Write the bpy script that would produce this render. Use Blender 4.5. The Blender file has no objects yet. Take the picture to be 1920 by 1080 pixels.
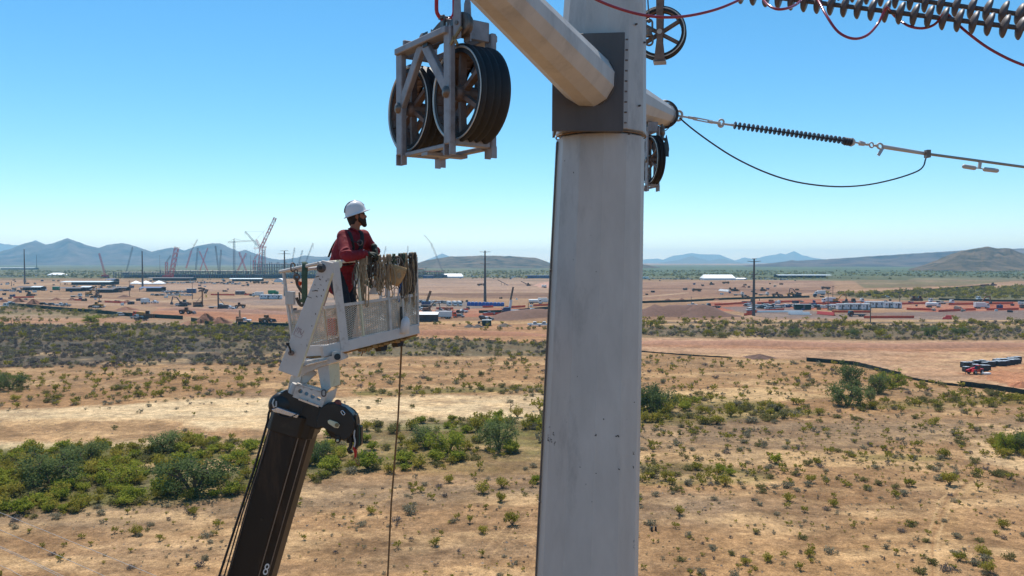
import bpy, bmesh, math, random
import numpy as np
from mathutils import Vector, Matrix, Quaternion
random.seed(7)
R = math.radians
scene = bpy.context.scene
COL = scene.collection

# ------------------------------------------------------------------ camera
F = 1493.0                       # focal length in pixels of a 1920 wide picture
CAMZ = 26.0
PITCH = math.atan(50 / F)
cd = bpy.data.cameras.new('camera')
cd.sensor_width = 36.0
cd.lens = 36.0 * F / 1920.0
cd.clip_start, cd.clip_end = 0.1, 90000
cam = bpy.data.objects.new('camera', cd)
COL.objects.link(cam)
cam.location = (0, 0, CAMZ)
cam.rotation_euler = (math.pi / 2 - PITCH, 0, 0)
scene.camera = cam

# ------------------------------------------------------------------ sky, sun, exposure
SUN_EL, SUN_AZ = 62.0, -14.0     # azimuth from straight ahead (+Y), positive to the right
world = bpy.data.worlds.new('World')
scene.world = world
world.use_nodes = True
wn, wl = world.node_tree.nodes, world.node_tree.links
wn.clear()
sky = wn.new('ShaderNodeTexSky')
sky.sky_type = 'NISHITA'
sky.sun_disc = False
sky.sun_elevation = R(SUN_EL)
sky.sun_rotation = R(SUN_AZ)
sky.altitude = 300
sky.air_density = 0.8
sky.dust_density = 0.15
sky.ozone_density = 2.8
hs = wn.new('ShaderNodeHueSaturation')
hs.inputs['Hue'].default_value = 0.486
hs.inputs['Saturation'].default_value = 1.28
hs.inputs['Value'].default_value = 1.0
bg = wn.new('ShaderNodeBackground')
bg.inputs['Strength'].default_value = 0.107
wo = wn.new('ShaderNodeOutputWorld')
wl.new(sky.outputs[0], hs.inputs['Color'])
wl.new(hs.outputs[0], bg.inputs['Color'])
wl.new(bg.outputs[0], wo.inputs['Surface'])

sd = bpy.data.lights.new('sun', 'SUN')
sd.energy = 3.8
sd.angle = R(0.53)
sd.color = (1.0, 0.95, 0.87)
sun = bpy.data.objects.new('sun', sd)
COL.objects.link(sun)
tosun = Vector((math.sin(R(SUN_AZ)) * math.cos(R(SUN_EL)), math.cos(R(SUN_AZ)) * math.cos(R(SUN_EL)), math.sin(R(SUN_EL))))
sun.rotation_euler = tosun.to_track_quat('Z', 'Y').to_euler()
sun.location = (0, 0, 80)

vs = scene.view_settings
scene.display_settings.display_device = 'sRGB'
vs.view_transform = 'Standard'
vs.look = 'None'
vs.exposure = 0.6
vs.gamma = 1.0
vs.use_curve_mapping = False
scene.render.engine = 'CYCLES'
scene.cycles.use_denoising = True
scene.cycles.max_bounces = 8
scene.cycles.diffuse_bounces = 4
scene.cycles.transparent_max_bounces = 16
scene.cycles.volume_bounces = 3

# ------------------------------------------------------------------ geometry of the view
FW = Vector((0, math.cos(PITCH), -math.sin(PITCH)))
UP = Vector((0, math.sin(PITCH), math.cos(PITCH)))
RT = Vector((1, 0, 0))
C0 = Vector((0, 0, CAMZ))
def P(x, y, d):
    return C0 + FW * d + RT * ((x - 960) / F * d) + UP * ((540 - y) / F * d)
def G(x, y, z=0.0):
    v = FW + RT * ((x - 960) / F) + UP * ((540 - y) / F)
    return C0 + v * ((z - CAMZ) / v.z)
def GD(y):                       # camera depth of the ground at image row y
    return (G(960, y) - C0).dot(FW)

# ------------------------------------------------------------------ materials
def lin(c):
    return tuple(((v / 255) / 12.92 if v / 255 <= 0.04045 else ((v / 255 + 0.055) / 1.055) ** 2.4) for v in c)
def inp(n, *names):
    for k in names:
        if k in n.inputs: return n.inputs[k]
def mat(name, rgb, rough=0.6, metal=0.0, var=0.25, scale=4.0, bump=0.0, bscale=40.0, dirt=None, dirt_amt=0.5, dscale=3.0, stretch=None, emit=0, spec=None):
    """procedural material: base colour broken up by noise, optional dirt or rust patches and fine relief"""
    m = bpy.data.materials.new(name)
    m.use_nodes = True
    n, l = m.node_tree.nodes, m.node_tree.links
    b = n['Principled BSDF']
    b.inputs['Roughness'].default_value = rough
    b.inputs['Metallic'].default_value = metal
    if spec is not None: inp(b, 'Specular IOR Level', 'Specular').default_value = spec
    tc = n.new('ShaderNodeTexCoord')
    mp = n.new('ShaderNodeMapping')
    l.new(tc.outputs['Object'], mp.inputs[0])
    if stretch: mp.inputs['Scale'].default_value = stretch
    nz = n.new('ShaderNodeTexNoise')
    nz.inputs['Scale'].default_value = scale
    nz.inputs['Detail'].default_value = 6
    nz.inputs['Roughness'].default_value = 0.65
    l.new(mp.outputs[0], nz.inputs['Vector'])
    r = n.new('ShaderNodeValToRGB')
    c = lin(rgb)
    r.color_ramp.elements[0].position = 0.3
    r.color_ramp.elements[1].position = 0.7
    r.color_ramp.elements[0].color = tuple(max(0, v * (1 - var)) for v in c) + (1,)
    r.color_ramp.elements[1].color = tuple(min(1, v * (1 + var * 0.7)) for v in c) + (1,)
    l.new(nz.outputs[0], r.inputs[0])
    out = r.outputs[0]
    if dirt:
        n2 = n.new('ShaderNodeTexNoise')
        n2.inputs['Scale'].default_value = dscale
        n2.inputs['Detail'].default_value = 10
        n2.inputs['Roughness'].default_value = 0.75
        l.new(mp.outputs[0], n2.inputs['Vector'])
        r2 = n.new('ShaderNodeValToRGB')
        r2.color_ramp.elements[0].position = 0.62 - 0.3 * dirt_amt
        r2.color_ramp.elements[1].position = 0.86 - 0.3 * dirt_amt
        r2.color_ramp.elements[0].color = (0, 0, 0, 1)
        r2.color_ramp.elements[1].color = (1, 1, 1, 1)
        l.new(n2.outputs[0], r2.inputs[0])
        mx = n.new('ShaderNodeMix')
        mx.data_type = 'RGBA'
        l.new(r2.outputs[0], mx.inputs['Factor'])
        l.new(out, mx.inputs[6])
        mx.inputs[7].default_value = lin(dirt) + (1,)
        out = mx.outputs[2]
    l.new(out, b.inputs['Base Color'])
    if bump:
        n3 = n.new('ShaderNodeTexNoise')
        n3.inputs['Scale'].default_value = bscale
        n3.inputs['Detail'].default_value = 5
        l.new(mp.outputs[0], n3.inputs['Vector'])
        bp = n.new('ShaderNodeBump')
        bp.inputs['Strength'].default_value = bump
        bp.inputs['Distance'].default_value = 0.02
        l.new(n3.outputs[0], bp.inputs['Height'])
        l.new(bp.outputs[0], b.inputs['Normal'])
    return m

def leaf_mat(name, a, b_, trans=0.25):
    m = bpy.data.materials.new(name)
    m.use_nodes = True
    n, l = m.node_tree.nodes, m.node_tree.links
    n.clear()
    o = n.new('ShaderNodeOutputMaterial')
    g = n.new('ShaderNodeNewGeometry')
    oi = n.new('ShaderNodeObjectInfo')
    ad = n.new('ShaderNodeMath'); ad.operation = 'MULTIPLY_ADD'
    ad.inputs[1].default_value = 0.6
    l.new(g.outputs['Random Per Island'], ad.inputs[0])
    m2 = n.new('ShaderNodeMath'); m2.operation = 'MULTIPLY'
    m2.inputs[1].default_value = 0.4
    l.new(oi.outputs['Random'], m2.inputs[0])
    l.new(m2.outputs[0], ad.inputs[2])
    r = n.new('ShaderNodeValToRGB')
    r.color_ramp.elements[0].color = lin(a) + (1,)
    r.color_ramp.elements[1].color = lin(b_) + (1,)
    l.new(ad.outputs[0], r.inputs[0])
    d = n.new('ShaderNodeBsdfDiffuse')
    t = n.new('ShaderNodeBsdfTranslucent')
    l.new(r.outputs[0], d.inputs[0]); l.new(r.outputs[0], t.inputs[0])
    mx = n.new('ShaderNodeMixShader')
    mx.inputs[0].default_value = trans
    l.new(d.outputs[0], mx.inputs[1]); l.new(t.outputs[0], mx.inputs[2])
    l.new(mx.outputs[0], o.inputs['Surface'])
    return m

M = {}
def defmats():
    M['galv'] = mat('galvanised_steel', (190, 186, 182), 0.6, 0.1, 0.12, 2.6, 0.06, 25, dirt=(150, 147, 145), dirt_amt=0.30, dscale=1.7, stretch=(1, 1, 0.35))
    M['galv_dark'] = mat('weathered_zinc_plate', (92, 86, 84), 0.6, 0.2, 0.18, 3, 0.05, 30, stretch=(1, 1, 0.3))
    M['rust_line'] = mat('rusty_weld', (138, 112, 88), 0.85, 0, 0.35, 12)
    M['alu'] = mat('dull_cast_aluminium', (150, 144, 145), 0.5, 0.2, 0.22, 9, 0.08, 60, dirt=(116, 98, 84), dirt_amt=0.3, dscale=6)
    M['alu_brown'] = mat('stained_wheel_casting', (128, 108, 98), 0.6, 0.3, 0.25, 10, 0.06, 60, dirt=(70, 56, 48), dirt_amt=0.4, dscale=6)
    M['rim'] = mat('bare_rim_edge', (196, 190, 182), 0.4, 0.5, 0.15, 8)
    M['rubber'] = mat('black_rubber', (30, 30, 32), 0.62, 0, 0.3, 12, 0.05, 80)
    M['red'] = mat('red_paint', (186, 26, 24), 0.35, 0, 0.15, 8)
    M['steel'] = mat('shackle_steel', (120, 108, 100), 0.45, 0.6, 0.25, 20, 0.05, 60)
    M['brass'] = mat('yellowed_casting', (150, 120, 78), 0.5, 0.3, 0.3, 20)
    M['black'] = mat('black_paint', (26, 25, 25), 0.42, 0, 0.3, 5, 0.04, 50, dirt=(62, 54, 46), dirt_amt=0.25, dscale=5)
    M['boom'] = mat('oily_boom_steel', (32, 26, 22), 0.55, 0.25, 0.35, 3, 0.04, 40, dirt=(78, 60, 46), dirt_amt=0.36, dscale=4, stretch=(1, 1, 0.15))
    M['boom_edge'] = mat('worn_boom_edge', (122, 112, 104), 0.4, 0.5, 0.3, 6)
    M['white'] = mat('chipped_white_paint', (208, 199, 190), 0.5, 0, 0.12, 3, 0.03, 40, dirt=(150, 134, 118), dirt_amt=0.40, dscale=5)
    M['white_rust'] = mat('white_paint_with_rust', (208, 198, 190), 0.5, 0, 0.12, 3, 0.03, 40, dirt=(132, 96, 66), dirt_amt=0.16, dscale=9)
    M['cream'] = mat('yellowed_white_paint', (216, 208, 176), 0.5, 0, 0.1, 4, dirt=(150, 132, 96), dirt_amt=0.25, dscale=7)
    M['rusty'] = mat('rusty_floor_edge', (176, 126, 66), 0.85, 0, 0.4, 9, 0.2, 50, dirt=(96, 60, 30), dirt_amt=0.5, dscale=9)
    M['mesh_steel'] = mat('expanded_steel', (196, 188, 172), 0.4, 0.4, 0.2, 6)
    M['mesh_back'] = mat('rear_expanded_steel', (196, 190, 176), 0.5, 0.2, 0.2, 6)  # slightly paler, rougher steel for the back and end mesh
    M['bright'] = mat('bright_sheet_metal', (214, 218, 224), 0.18, 0.75, 0.15, 8)
    M['rope'] = mat('weathered_rope', (168, 146, 118), 0.9, 0, 0.35, 30, 0.3, 200)
    M['rope_dark'] = mat('dirty_webbing', (92, 82, 72), 0.9, 0, 0.35, 25, 0.2, 150)
    M['tag_rope'] = mat('tag_line_fibre', (128, 96, 62), 0.9, 0, 0.3, 30)
    M['strap_green'] = mat('green_webbing', (70, 92, 76), 0.85, 0, 0.25, 25)
    M['canvas'] = mat('tan_canvas', (190, 154, 110), 0.9, 0, 0.2, 14, 0.2, 120, dirt=(120, 88, 52), dirt_amt=0.4, dscale=14)
    M['blue'] = mat('blue_plastic', (36, 84, 140), 0.45, 0, 0.2, 10)
    M['orange'] = mat('orange_plastic', (226, 84, 34), 0.5, 0, 0.2, 10)
    M['insul'] = mat('grey_silicone_rubber', (88, 82, 84), 0.5, 0, 0.12, 10)
    M['insul_dark'] = mat('dark_silicone_rubber', (62, 66, 74), 0.5, 0, 0.12, 10)
    M['cable_red'] = mat('red_insulated_cable', (150, 52, 66), 0.22, 0, 0.15, 8)
    M['wire'] = mat('bare_aluminium_wire', (150, 146, 140), 0.4, 0.6, 0.15, 20)
    M['wire_dark'] = mat('dark_stranded_wire', (70, 68, 70), 0.5, 0.4, 0.2, 20)
    M['wire_pale'] = mat('pale_line_wire', (170, 168, 166), 0.4, 0.2, 0.1, 10)
    M['skin'] = mat('weathered_skin', (150, 96, 70), 0.6, 0, 0.12, 20)
    M['shirt'] = mat('red_work_shirt', (132, 24, 36), 0.85, 0, 0.22, 9, 0.5, 16)
    M['jeans'] = mat('dark_denim', (42, 50, 60), 0.9, 0, 0.3, 20, 0.2, 60)
    M['boots'] = mat('brown_boot_leather', (70, 48, 34), 0.7, 0, 0.25, 20)
    M['glove'] = mat('dark_green_glove', (40, 50, 42), 0.75, 0, 0.25, 30, 0.2, 100)
    M['hair'] = mat('dark_brown_hair', (44, 32, 26), 0.8, 0, 0.4, 60, 0.5, 200)
    M['helmet'] = mat('white_helmet_shell', (228, 226, 226), 0.28, 0, 0.05, 6, dirt=(176, 170, 166), dirt_amt=0.15, dscale=14)
    M['harness'] = mat('black_harness_webbing', (34, 36, 40), 0.8, 0, 0.25, 40)
    M['glass'] = mat('dark_vehicle_glass', (28, 34, 40), 0.08, 0, 0.1, 3)
    M['tyre'] = mat('dusty_tyre', (44, 40, 38), 0.85, 0, 0.2, 6)
    M['trailer'] = mat('white_trailer_panel', (214, 216, 220), 0.5, 0, 0.06, 1)
    M['tent'] = mat('white_tent_fabric', (240, 240, 238), 0.6, 0, 0.03, 0.3)
    M['roof_blue'] = mat('blue_roof_sheet', (58, 78, 120), 0.5, 0, 0.15, 0.5)
    M['roof_pale'] = mat('pale_metal_roof', (206, 212, 214), 0.4, 0.2, 0.08, 0.3)
    M['dark_steel'] = mat('dark_structural_steel', (78, 74, 80), 0.7, 0.2, 0.2, 0.2)
    M['building_steel'] = mat('haze_tinted_building_steel', (116, 114, 128), 0.7, 0.2, 0.2, 0.2)  # distance haze mixed into the base colour: paler and bluer than dark_steel
    M['rust_steel'] = mat('red_oxide_steel', (134, 72, 60), 0.75, 0.1, 0.2, 0.2)
    M['slab'] = mat('raw_concrete', (168, 160, 146), 0.85, 0, 0.15, 0.2)
    M['silt'] = mat('green_fence_fabric', (26, 56, 48), 0.85, 0, 0.25, 0.8)
    M['silt_dark'] = mat('dark_green_fence_fabric', (34, 50, 44), 0.85, 0, 0.25, 1.2)
    M['net'] = mat('orange_safety_net', (226, 92, 62), 0.8, 0, 0.2, 0.8)
    M['machine_yellow'] = mat('dusty_yellow_paint', (176, 128, 48), 0.6, 0, 0.2, 0.8, dirt=(110, 84, 56), dirt_amt=0.4, dscale=1.0)
    M['machine_brown'] = mat('dusty_brown_machine_paint', (128, 88, 56), 0.7, 0, 0.25, 0.8, dirt=(80, 60, 46), dirt_amt=0.45, dscale=1.0)
    M['crane_red'] = mat('faded_red_crane_paint', (190, 40, 48), 0.6, 0, 0.15, 0.2)
    M['crane_grey'] = mat('grey_crane_steel', (104, 108, 116), 0.6, 0.2, 0.15, 0.2)
    M['crane_white'] = mat('white_crane_paint', (224, 222, 220), 0.6, 0, 0.1, 0.2)
    M['tank_blue'] = mat('bright_blue_poly', (24, 88, 176), 0.35, 0, 0.12, 1)
    M['bin'] = mat('black_bin_panel', (42, 44, 52), 0.6, 0, 0.2, 1.5)
    M['bin_top'] = mat('pale_bin_lid', (188, 194, 200), 0.5, 0, 0.15, 2)
    M['wood_pole'] = mat('weathered_pole_wood', (104, 90, 78), 0.9, 0, 0.2, 1)
    M['pipe_white'] = mat('white_pipe_plastic', (236, 236, 234), 0.4, 0, 0.05, 1)
    M['pipe_red'] = mat('red_pipe', (186, 36, 40), 0.5, 0, 0.1, 1)
    M['bark'] = mat('grey_brown_bark', (96, 82, 66), 0.9, 0, 0.3, 8)
    M['twig'] = mat('dry_grey_twig', (110, 98, 86), 0.9, 0, 0.3, 8)
    M['green'] = mat('green_panel', (20, 130, 80), 0.5, 0, 0.1, 1)
    M['yellow'] = mat('yellow_panel', (222, 196, 44), 0.5, 0, 0.1, 1)
    for nm, c in (('white', (226, 228, 230)), ('silver', (160, 164, 168)), ('black', (34, 36, 40)), ('red', (140, 30, 32)), ('grey', (98, 102, 108)), ('blue', (44, 66, 110))):
        M['car_' + nm] = mat('car_paint_' + nm, c, 0.25, 0.1 if nm == 'silver' else 0.0, 0.06, 1)
    M['leaf_creo'] = leaf_mat('creosote_leaf', (112, 110, 40), (182, 166, 78), 0.4)
    M['leaf_olive'] = leaf_mat('olive_leaf', (96, 96, 56), (146, 136, 86), 0.32)
    M['leaf_grey'] = leaf_mat('grey_sage_leaf', (112, 108, 86), (160, 150, 124), 0.25)
    M['leaf_dead'] = leaf_mat('dead_brush_twig', (86, 80, 78), (128, 119, 114), 0.15)
    M['leaf_palo'] = leaf_mat('palo_verde_leaf', (78, 96, 58), (122, 130, 80), 0.42)
    M['leaf_pale'] = leaf_mat('pale_palo_verde_leaf', (96, 112, 66), (140, 146, 92), 0.35)
    M['leaf_bright'] = leaf_mat('bright_green_leaf', (104, 120, 40), (170, 168, 72), 0.46)
defmats()

# ------------------------------------------------------------------ mesh building
class MB:
    def __init__(s): s.v, s.f, s.m, s.sm = [], [], [], []
    def add(s, vs, fs, mi=0, smooth=False):
        o = len(s.v)
        s.v.extend([tuple(v) for v in vs])
        for f in fs:
            s.f.append(tuple(o + i for i in f)); s.m.append(mi); s.sm.append(smooth)
        return s
    def box(s, c, size, rotz=0.0, mi=0, mtx=None):
        c = Vector(c); hx, hy, hz = size[0] / 2, size[1] / 2, size[2] / 2
        q = mtx if mtx is not None else Matrix.Rotation(rotz, 3, 'Z')
        vs = [c + q @ Vector((sx * hx, sy * hy, sz * hz)) for sz in (-1, 1) for sy in (-1, 1) for sx in (-1, 1)]
        return s.add(vs, [(0, 2, 3, 1), (4, 5, 7, 6), (0, 1, 5, 4), (2, 6, 7, 3), (0, 4, 6, 2), (1, 3, 7, 5)], mi)
    def bar(s, a, b, w, h=None, up=Vector((0, 0, 1)), mi=0):
        a, b = Vector(a), Vector(b); h = h or w
        z = b - a; L = z.length
        if L < 1e-6: return s
        z.normalize()
        x = z.cross(up)
        if x.length < 1e-4: x = z.cross(Vector((1, 0, 0)))
        x.normalize(); y = z.cross(x)
        vs = [p + x * (sx * w / 2) + y * (sy * h / 2) for p in (a, b) for sx, sy in ((-1, -1), (1, -1), (1, 1), (-1, 1))]
        return s.add(vs, [(3, 2, 1, 0), (4, 5, 6, 7), (0, 1, 5, 4), (1, 2, 6, 5), (2, 3, 7, 6), (3, 0, 4, 7)], mi)
    def cyl(s, a, b, r0, r1=None, n=12, mi=0, cap=True, smooth=True, ph=0.0):
        a, b = Vector(a), Vector(b); r1 = r0 if r1 is None else r1
        z = (b - a).normalized()
        x = z.cross(Vector((0, 0, 1)))
        if x.length < 1e-3: x = Vector((1, 0, 0))
        x.normalize(); y = z.cross(x)
        vs = []
        for p, r in ((a, r0), (b, r1)):
            for i in range(n):
                t = 2 * math.pi * i / n + ph
                vs.append(p + x * (math.cos(t) * r) + y * (math.sin(t) * r))
        s.add(vs, [(i, (i + 1) % n, n + (i + 1) % n, n + i) for i in range(n)], mi, smooth)
        if cap:
            s.add(vs[:n], [tuple(range(n - 1, -1, -1))], mi); s.add(vs[n:], [tuple(range(n))], mi)
        return s
    def tube(s, pts, r, n=8, mi=0, closed=False, flat=None):
        pts = [Vector(p) for p in pts]; k = len(pts); vs = []
        rr = r if isinstance(r, (list, tuple)) else [r] * k
        ref = None
        for i, p in enumerate(pts):
            a = pts[(i - 1) % k] if (closed or i > 0) else pts[i]
            b = pts[(i + 1) % k] if (closed or i < k - 1) else pts[i]
            z = (b - a)
            if z.length < 1e-7: z = Vector((0, 0, 1))
            z.normalize()
            if ref is None:
                ref = z.cross(Vector((0, 0, 1)))
                if ref.length < 1e-3: ref = Vector((1, 0, 0))
            x = (ref - z * ref.dot(z))
            if x.length < 1e-5: x = z.cross(Vector((0.3, 0.8, 0.5)))
            x.normalize(); ref = x; y = z.cross(x)
            fx = flat if flat else 1.0
            for j in range(n):
                t = 2 * math.pi * j / n
                vs.append(p + x * (math.cos(t) * rr[i]) + y * (math.sin(t) * rr[i] * fx))
        fs = []
        for i in range(k if closed else k - 1):
            i2 = (i + 1) % k
            for j in range(n):
                j2 = (j + 1) % n
                fs.append((i * n + j, i * n + j2, i2 * n + j2, i2 * n + j))
        s.add(vs, fs, mi, True)
        if not closed:
            s.add(vs[:n], [tuple(range(n - 1, -1, -1))], mi); s.add(vs[-n:], [tuple(range(n))], mi)
        return s
    def sphere(s, c, r, n=12, m=8, mi=0, sc=(1, 1, 1), q=None):
        c = Vector(c); vs, fs = [], []
        for i in range(1, m):
            ph = math.pi * i / m
            for j in range(n):
                t = 2 * math.pi * j / n
                p = Vector((math.sin(ph) * math.cos(t) * r * sc[0], math.sin(ph) * math.sin(t) * r * sc[1], math.cos(ph) * r * sc[2]))
                vs.append(c + (q @ p if q is not None else p))
        tp, bt = Vector((0, 0, r * sc[2])), Vector((0, 0, -r * sc[2]))
        vs.append(c + (q @ tp if q is not None else tp)); vs.append(c + (q @ bt if q is not None else bt))
        T, B = len(vs) - 2, len(vs) - 1
        for j in range(n):
            j2 = (j + 1) % n
            fs.append((T, j, j2)); fs.append((B, (m - 2) * n + j2, (m - 2) * n + j))
            for i in range(m - 2):
                fs.append((i * n + j, (i + 1) * n + j, (i + 1) * n + j2, i * n + j2))
        return s.add(vs, fs, mi, True)
    def capsule(s, a, b, ra, rb, n=14):
        a, b = Vector(a), Vector(b)
        s.sphere(a, ra, n, 8); s.sphere(b, rb, n, 8)
        return s.cyl(a, b, ra, rb, n)
    def lathe(s, prof, n, o, ax, mi=0, smooth=True, mis=None):
        """prof: (radius, offset along ax)"""
        o, z = Vector(o), Vector(ax).normalized()
        x = z.cross(Vector((0, 0, 1)))
        if x.length < 1e-3: x = Vector((1, 0, 0))
        x.normalize(); y = z.cross(x); vs = []
        for r, h in prof:
            for j in range(n):
                t = 2 * math.pi * j / n
                vs.append(o + z * h + x * (math.cos(t) * r) + y * (math.sin(t) * r))
        for i in range(len(prof) - 1):
            s.add([], [], 0)
        base = len(s.v); s.v.extend([tuple(v) for v in vs])
        for i in range(len(prof) - 1):
            for j in range(n):
                j2 = (j + 1) % n
                s.f.append((base + i * n + j, base + i * n + j2, base + (i + 1) * n + j2, base + (i + 1) * n + j))
                s.m.append(mis[i] if mis else mi); s.sm.append(smooth)
        return s
    def prism(s, poly, ext, mi=0):
        """extrude a 3D polygon by the vector ext"""
        poly = [Vector(p) for p in poly]; e = Vector(ext); n = len(poly)
        vs = poly + [p + e for p in poly]
        s.add(vs, [tuple(range(n - 1, -1, -1)), tuple(range(n, 2 * n))] + [(i, (i + 1) % n, n + (i + 1) % n, n + i) for i in range(n)], mi)
        return s
    def build(s, name, mats, parent=None, loc=None, rotz=0.0, bevel=0.0):
        me = bpy.data.meshes.new(name)
        me.from_pydata(s.v, [], s.f)
        for m_ in (mats if isinstance(mats, (list, tuple)) else [mats]): me.materials.append(m_)
        me.polygons.foreach_set('material_index', s.m)
        me.polygons.foreach_set('use_smooth', s.sm)
        bm = bmesh.new(); bm.from_mesh(me)
        bmesh.ops.recalc_face_normals(bm, faces=bm.faces)
        if bevel:
            bmesh.ops.remove_doubles(bm, verts=bm.verts, dist=1e-5)
            es = [e for e in bm.edges if len(e.link_faces) == 2 and e.calc_face_angle(0) > 0.6]
            bmesh.ops.bevel(bm, geom=es, offset=bevel, segments=1, affect='EDGES', profile=0.5)
        bm.to_mesh(me); bm.free()
        me.update()
        o = bpy.data.objects.new(name, me)
        COL.objects.link(o)
        if parent: o.parent = parent
        if loc is not None: o.location = loc
        o.rotation_euler.z = rotz
        return o

def tag(o, label=None, cat=None, group=None, kind=None):
    if label: o['label'] = label
    if cat: o['category'] = cat
    if group: o['group'] = group
    if kind: o['kind'] = kind
    return o
def empty(name, loc, label, cat, group=None, rotz=0.0):
    o = bpy.data.objects.new(name, None)
    o.empty_display_size = 0.2
    COL.objects.link(o)
    o.location = loc; o.rotation_euler.z = rotz
    return tag(o, label, cat, group)
CHILDREN = {}
def kids(o): return [c for c in bpy.data.objects if c.parent == o]
def rel(mb, org):
    """shift a builder from world space to the local space of a thing at org (no rotation)"""
    o = Vector(org)
    mb.v = [(v[0] - o.x, v[1] - o.y, v[2] - o.z) for v in mb.v]
    return mb
def copy_tree(o, parent=None, depth=0):
    c = o.copy(); COL.objects.link(c); c.parent = parent
    for k in (o.children if depth < 3 else ()): copy_tree(k, c, depth + 1)
    return c

def smooth(pts, k=4):
    out = []
    n = len(pts)
    for i in range(n - 1):
        p0, p1, p2, p3 = pts[max(i - 1, 0)], pts[i], pts[i + 1], pts[min(i + 2, n - 1)]
        for j in range(k):
            t = j / k
            out.append(.5 * ((2 * p1) + (p2 - p0) * t + (2 * p0 - 5 * p1 + 4 * p2 - p3) * t * t + (3 * p1 - p0 - 3 * p2 + p3) * t ** 3))
    out.append(pts[-1]); return out

# ------------------------------------------------------------------ value noise
def _hash(ix, iy, seed):
    h = (ix.astype(np.int64) * 374761393 + iy.astype(np.int64) * 668265263 + seed * 144665) & 0xffffffff
    h = ((h ^ (h >> 13)) * 1274126177) & 0xffffffff
    return ((h ^ (h >> 16)) & 0xffff).astype(np.float64) / 65535.0
def vnoise(x, y, seed=0):
    ix, iy = np.floor(x), np.floor(y)
    fx, fy = x - ix, y - iy
    fx, fy = fx * fx * (3 - 2 * fx), fy * fy * (3 - 2 * fy)
    a, b = _hash(ix, iy, seed), _hash(ix + 1, iy, seed)
    c, d = _hash(ix, iy + 1, seed), _hash(ix + 1, iy + 1, seed)
    return (a * (1 - fx) + b * fx) * (1 - fy) + (c * (1 - fx) + d * fx) * fy
def fbm(x, y, seed=0, oct=4, gain=0.5):
    t, a, n = 0, 1.0, 0
    for i in range(oct):
        t = t + a * vnoise(x * 2 ** i + 17.3 * i, y * 2 ** i - 9.1 * i, seed + i); n += a; a *= gain
    return t / n

# ------------------------------------------------------------------ ground sheet with soil, gravel and grass zones
def proj(X, Y, Z=0.0):
    dx, dy, dz = X, Y, Z - CAMZ
    dep = np.maximum(dy * FW.y + dz * FW.z, 1e-3)
    return 960 + F * dx / dep, 540 - F * (dy * UP.y + dz * UP.z) / dep
def pip(px, py, poly):
    inside = np.zeros(px.shape, bool)
    xs = [p[0] for p in poly]; ys = [p[1] for p in poly]
    sel = np.where((px > min(xs)) & (px < max(xs)) & (py > min(ys)) & (py < max(ys)))[0]
    if len(sel) == 0: return inside
    x, y = px[sel], py[sel]; ins = np.zeros(x.shape, bool)
    n = len(poly); j = n - 1
    for i in range(n):
        xi, yi = poly[i]; xj, yj = poly[j]
        if yi != yj:
            ins ^= ((yi > y) != (yj > y)) & (x < (xj - xi) * (y - yi) / (yj - yi) + xi)
        j = i
    inside[sel] = ins
    return inside
def distpoly(px, py, line, w):
    d = np.full(px.shape, 1e9)
    xs = [p[0] for p in line]; ys = [p[1] for p in line]
    sel = np.where((px > min(xs) - 4 * w) & (px < max(xs) + 4 * w) & (py > min(ys) - 4 * w) & (py < max(ys) + 4 * w))[0]
    x, y = px[sel], py[sel]; dd = np.full(x.shape, 1e9)
    for (ax, ay), (bx, by) in zip(line[:-1], line[1:]):
        ux, uy = bx - ax, by - ay
        t = np.clip(((x - ax) * ux + (y - ay) * uy) / (ux * ux + uy * uy), 0, 1)
        dd = np.minimum(dd, np.hypot(x - ax - t * ux, y - ay - t * uy))
    d[sel] = dd
    return d
GND = np.array((0.595, 0.56, 0.495))                        # picture colour to surface colour
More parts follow.
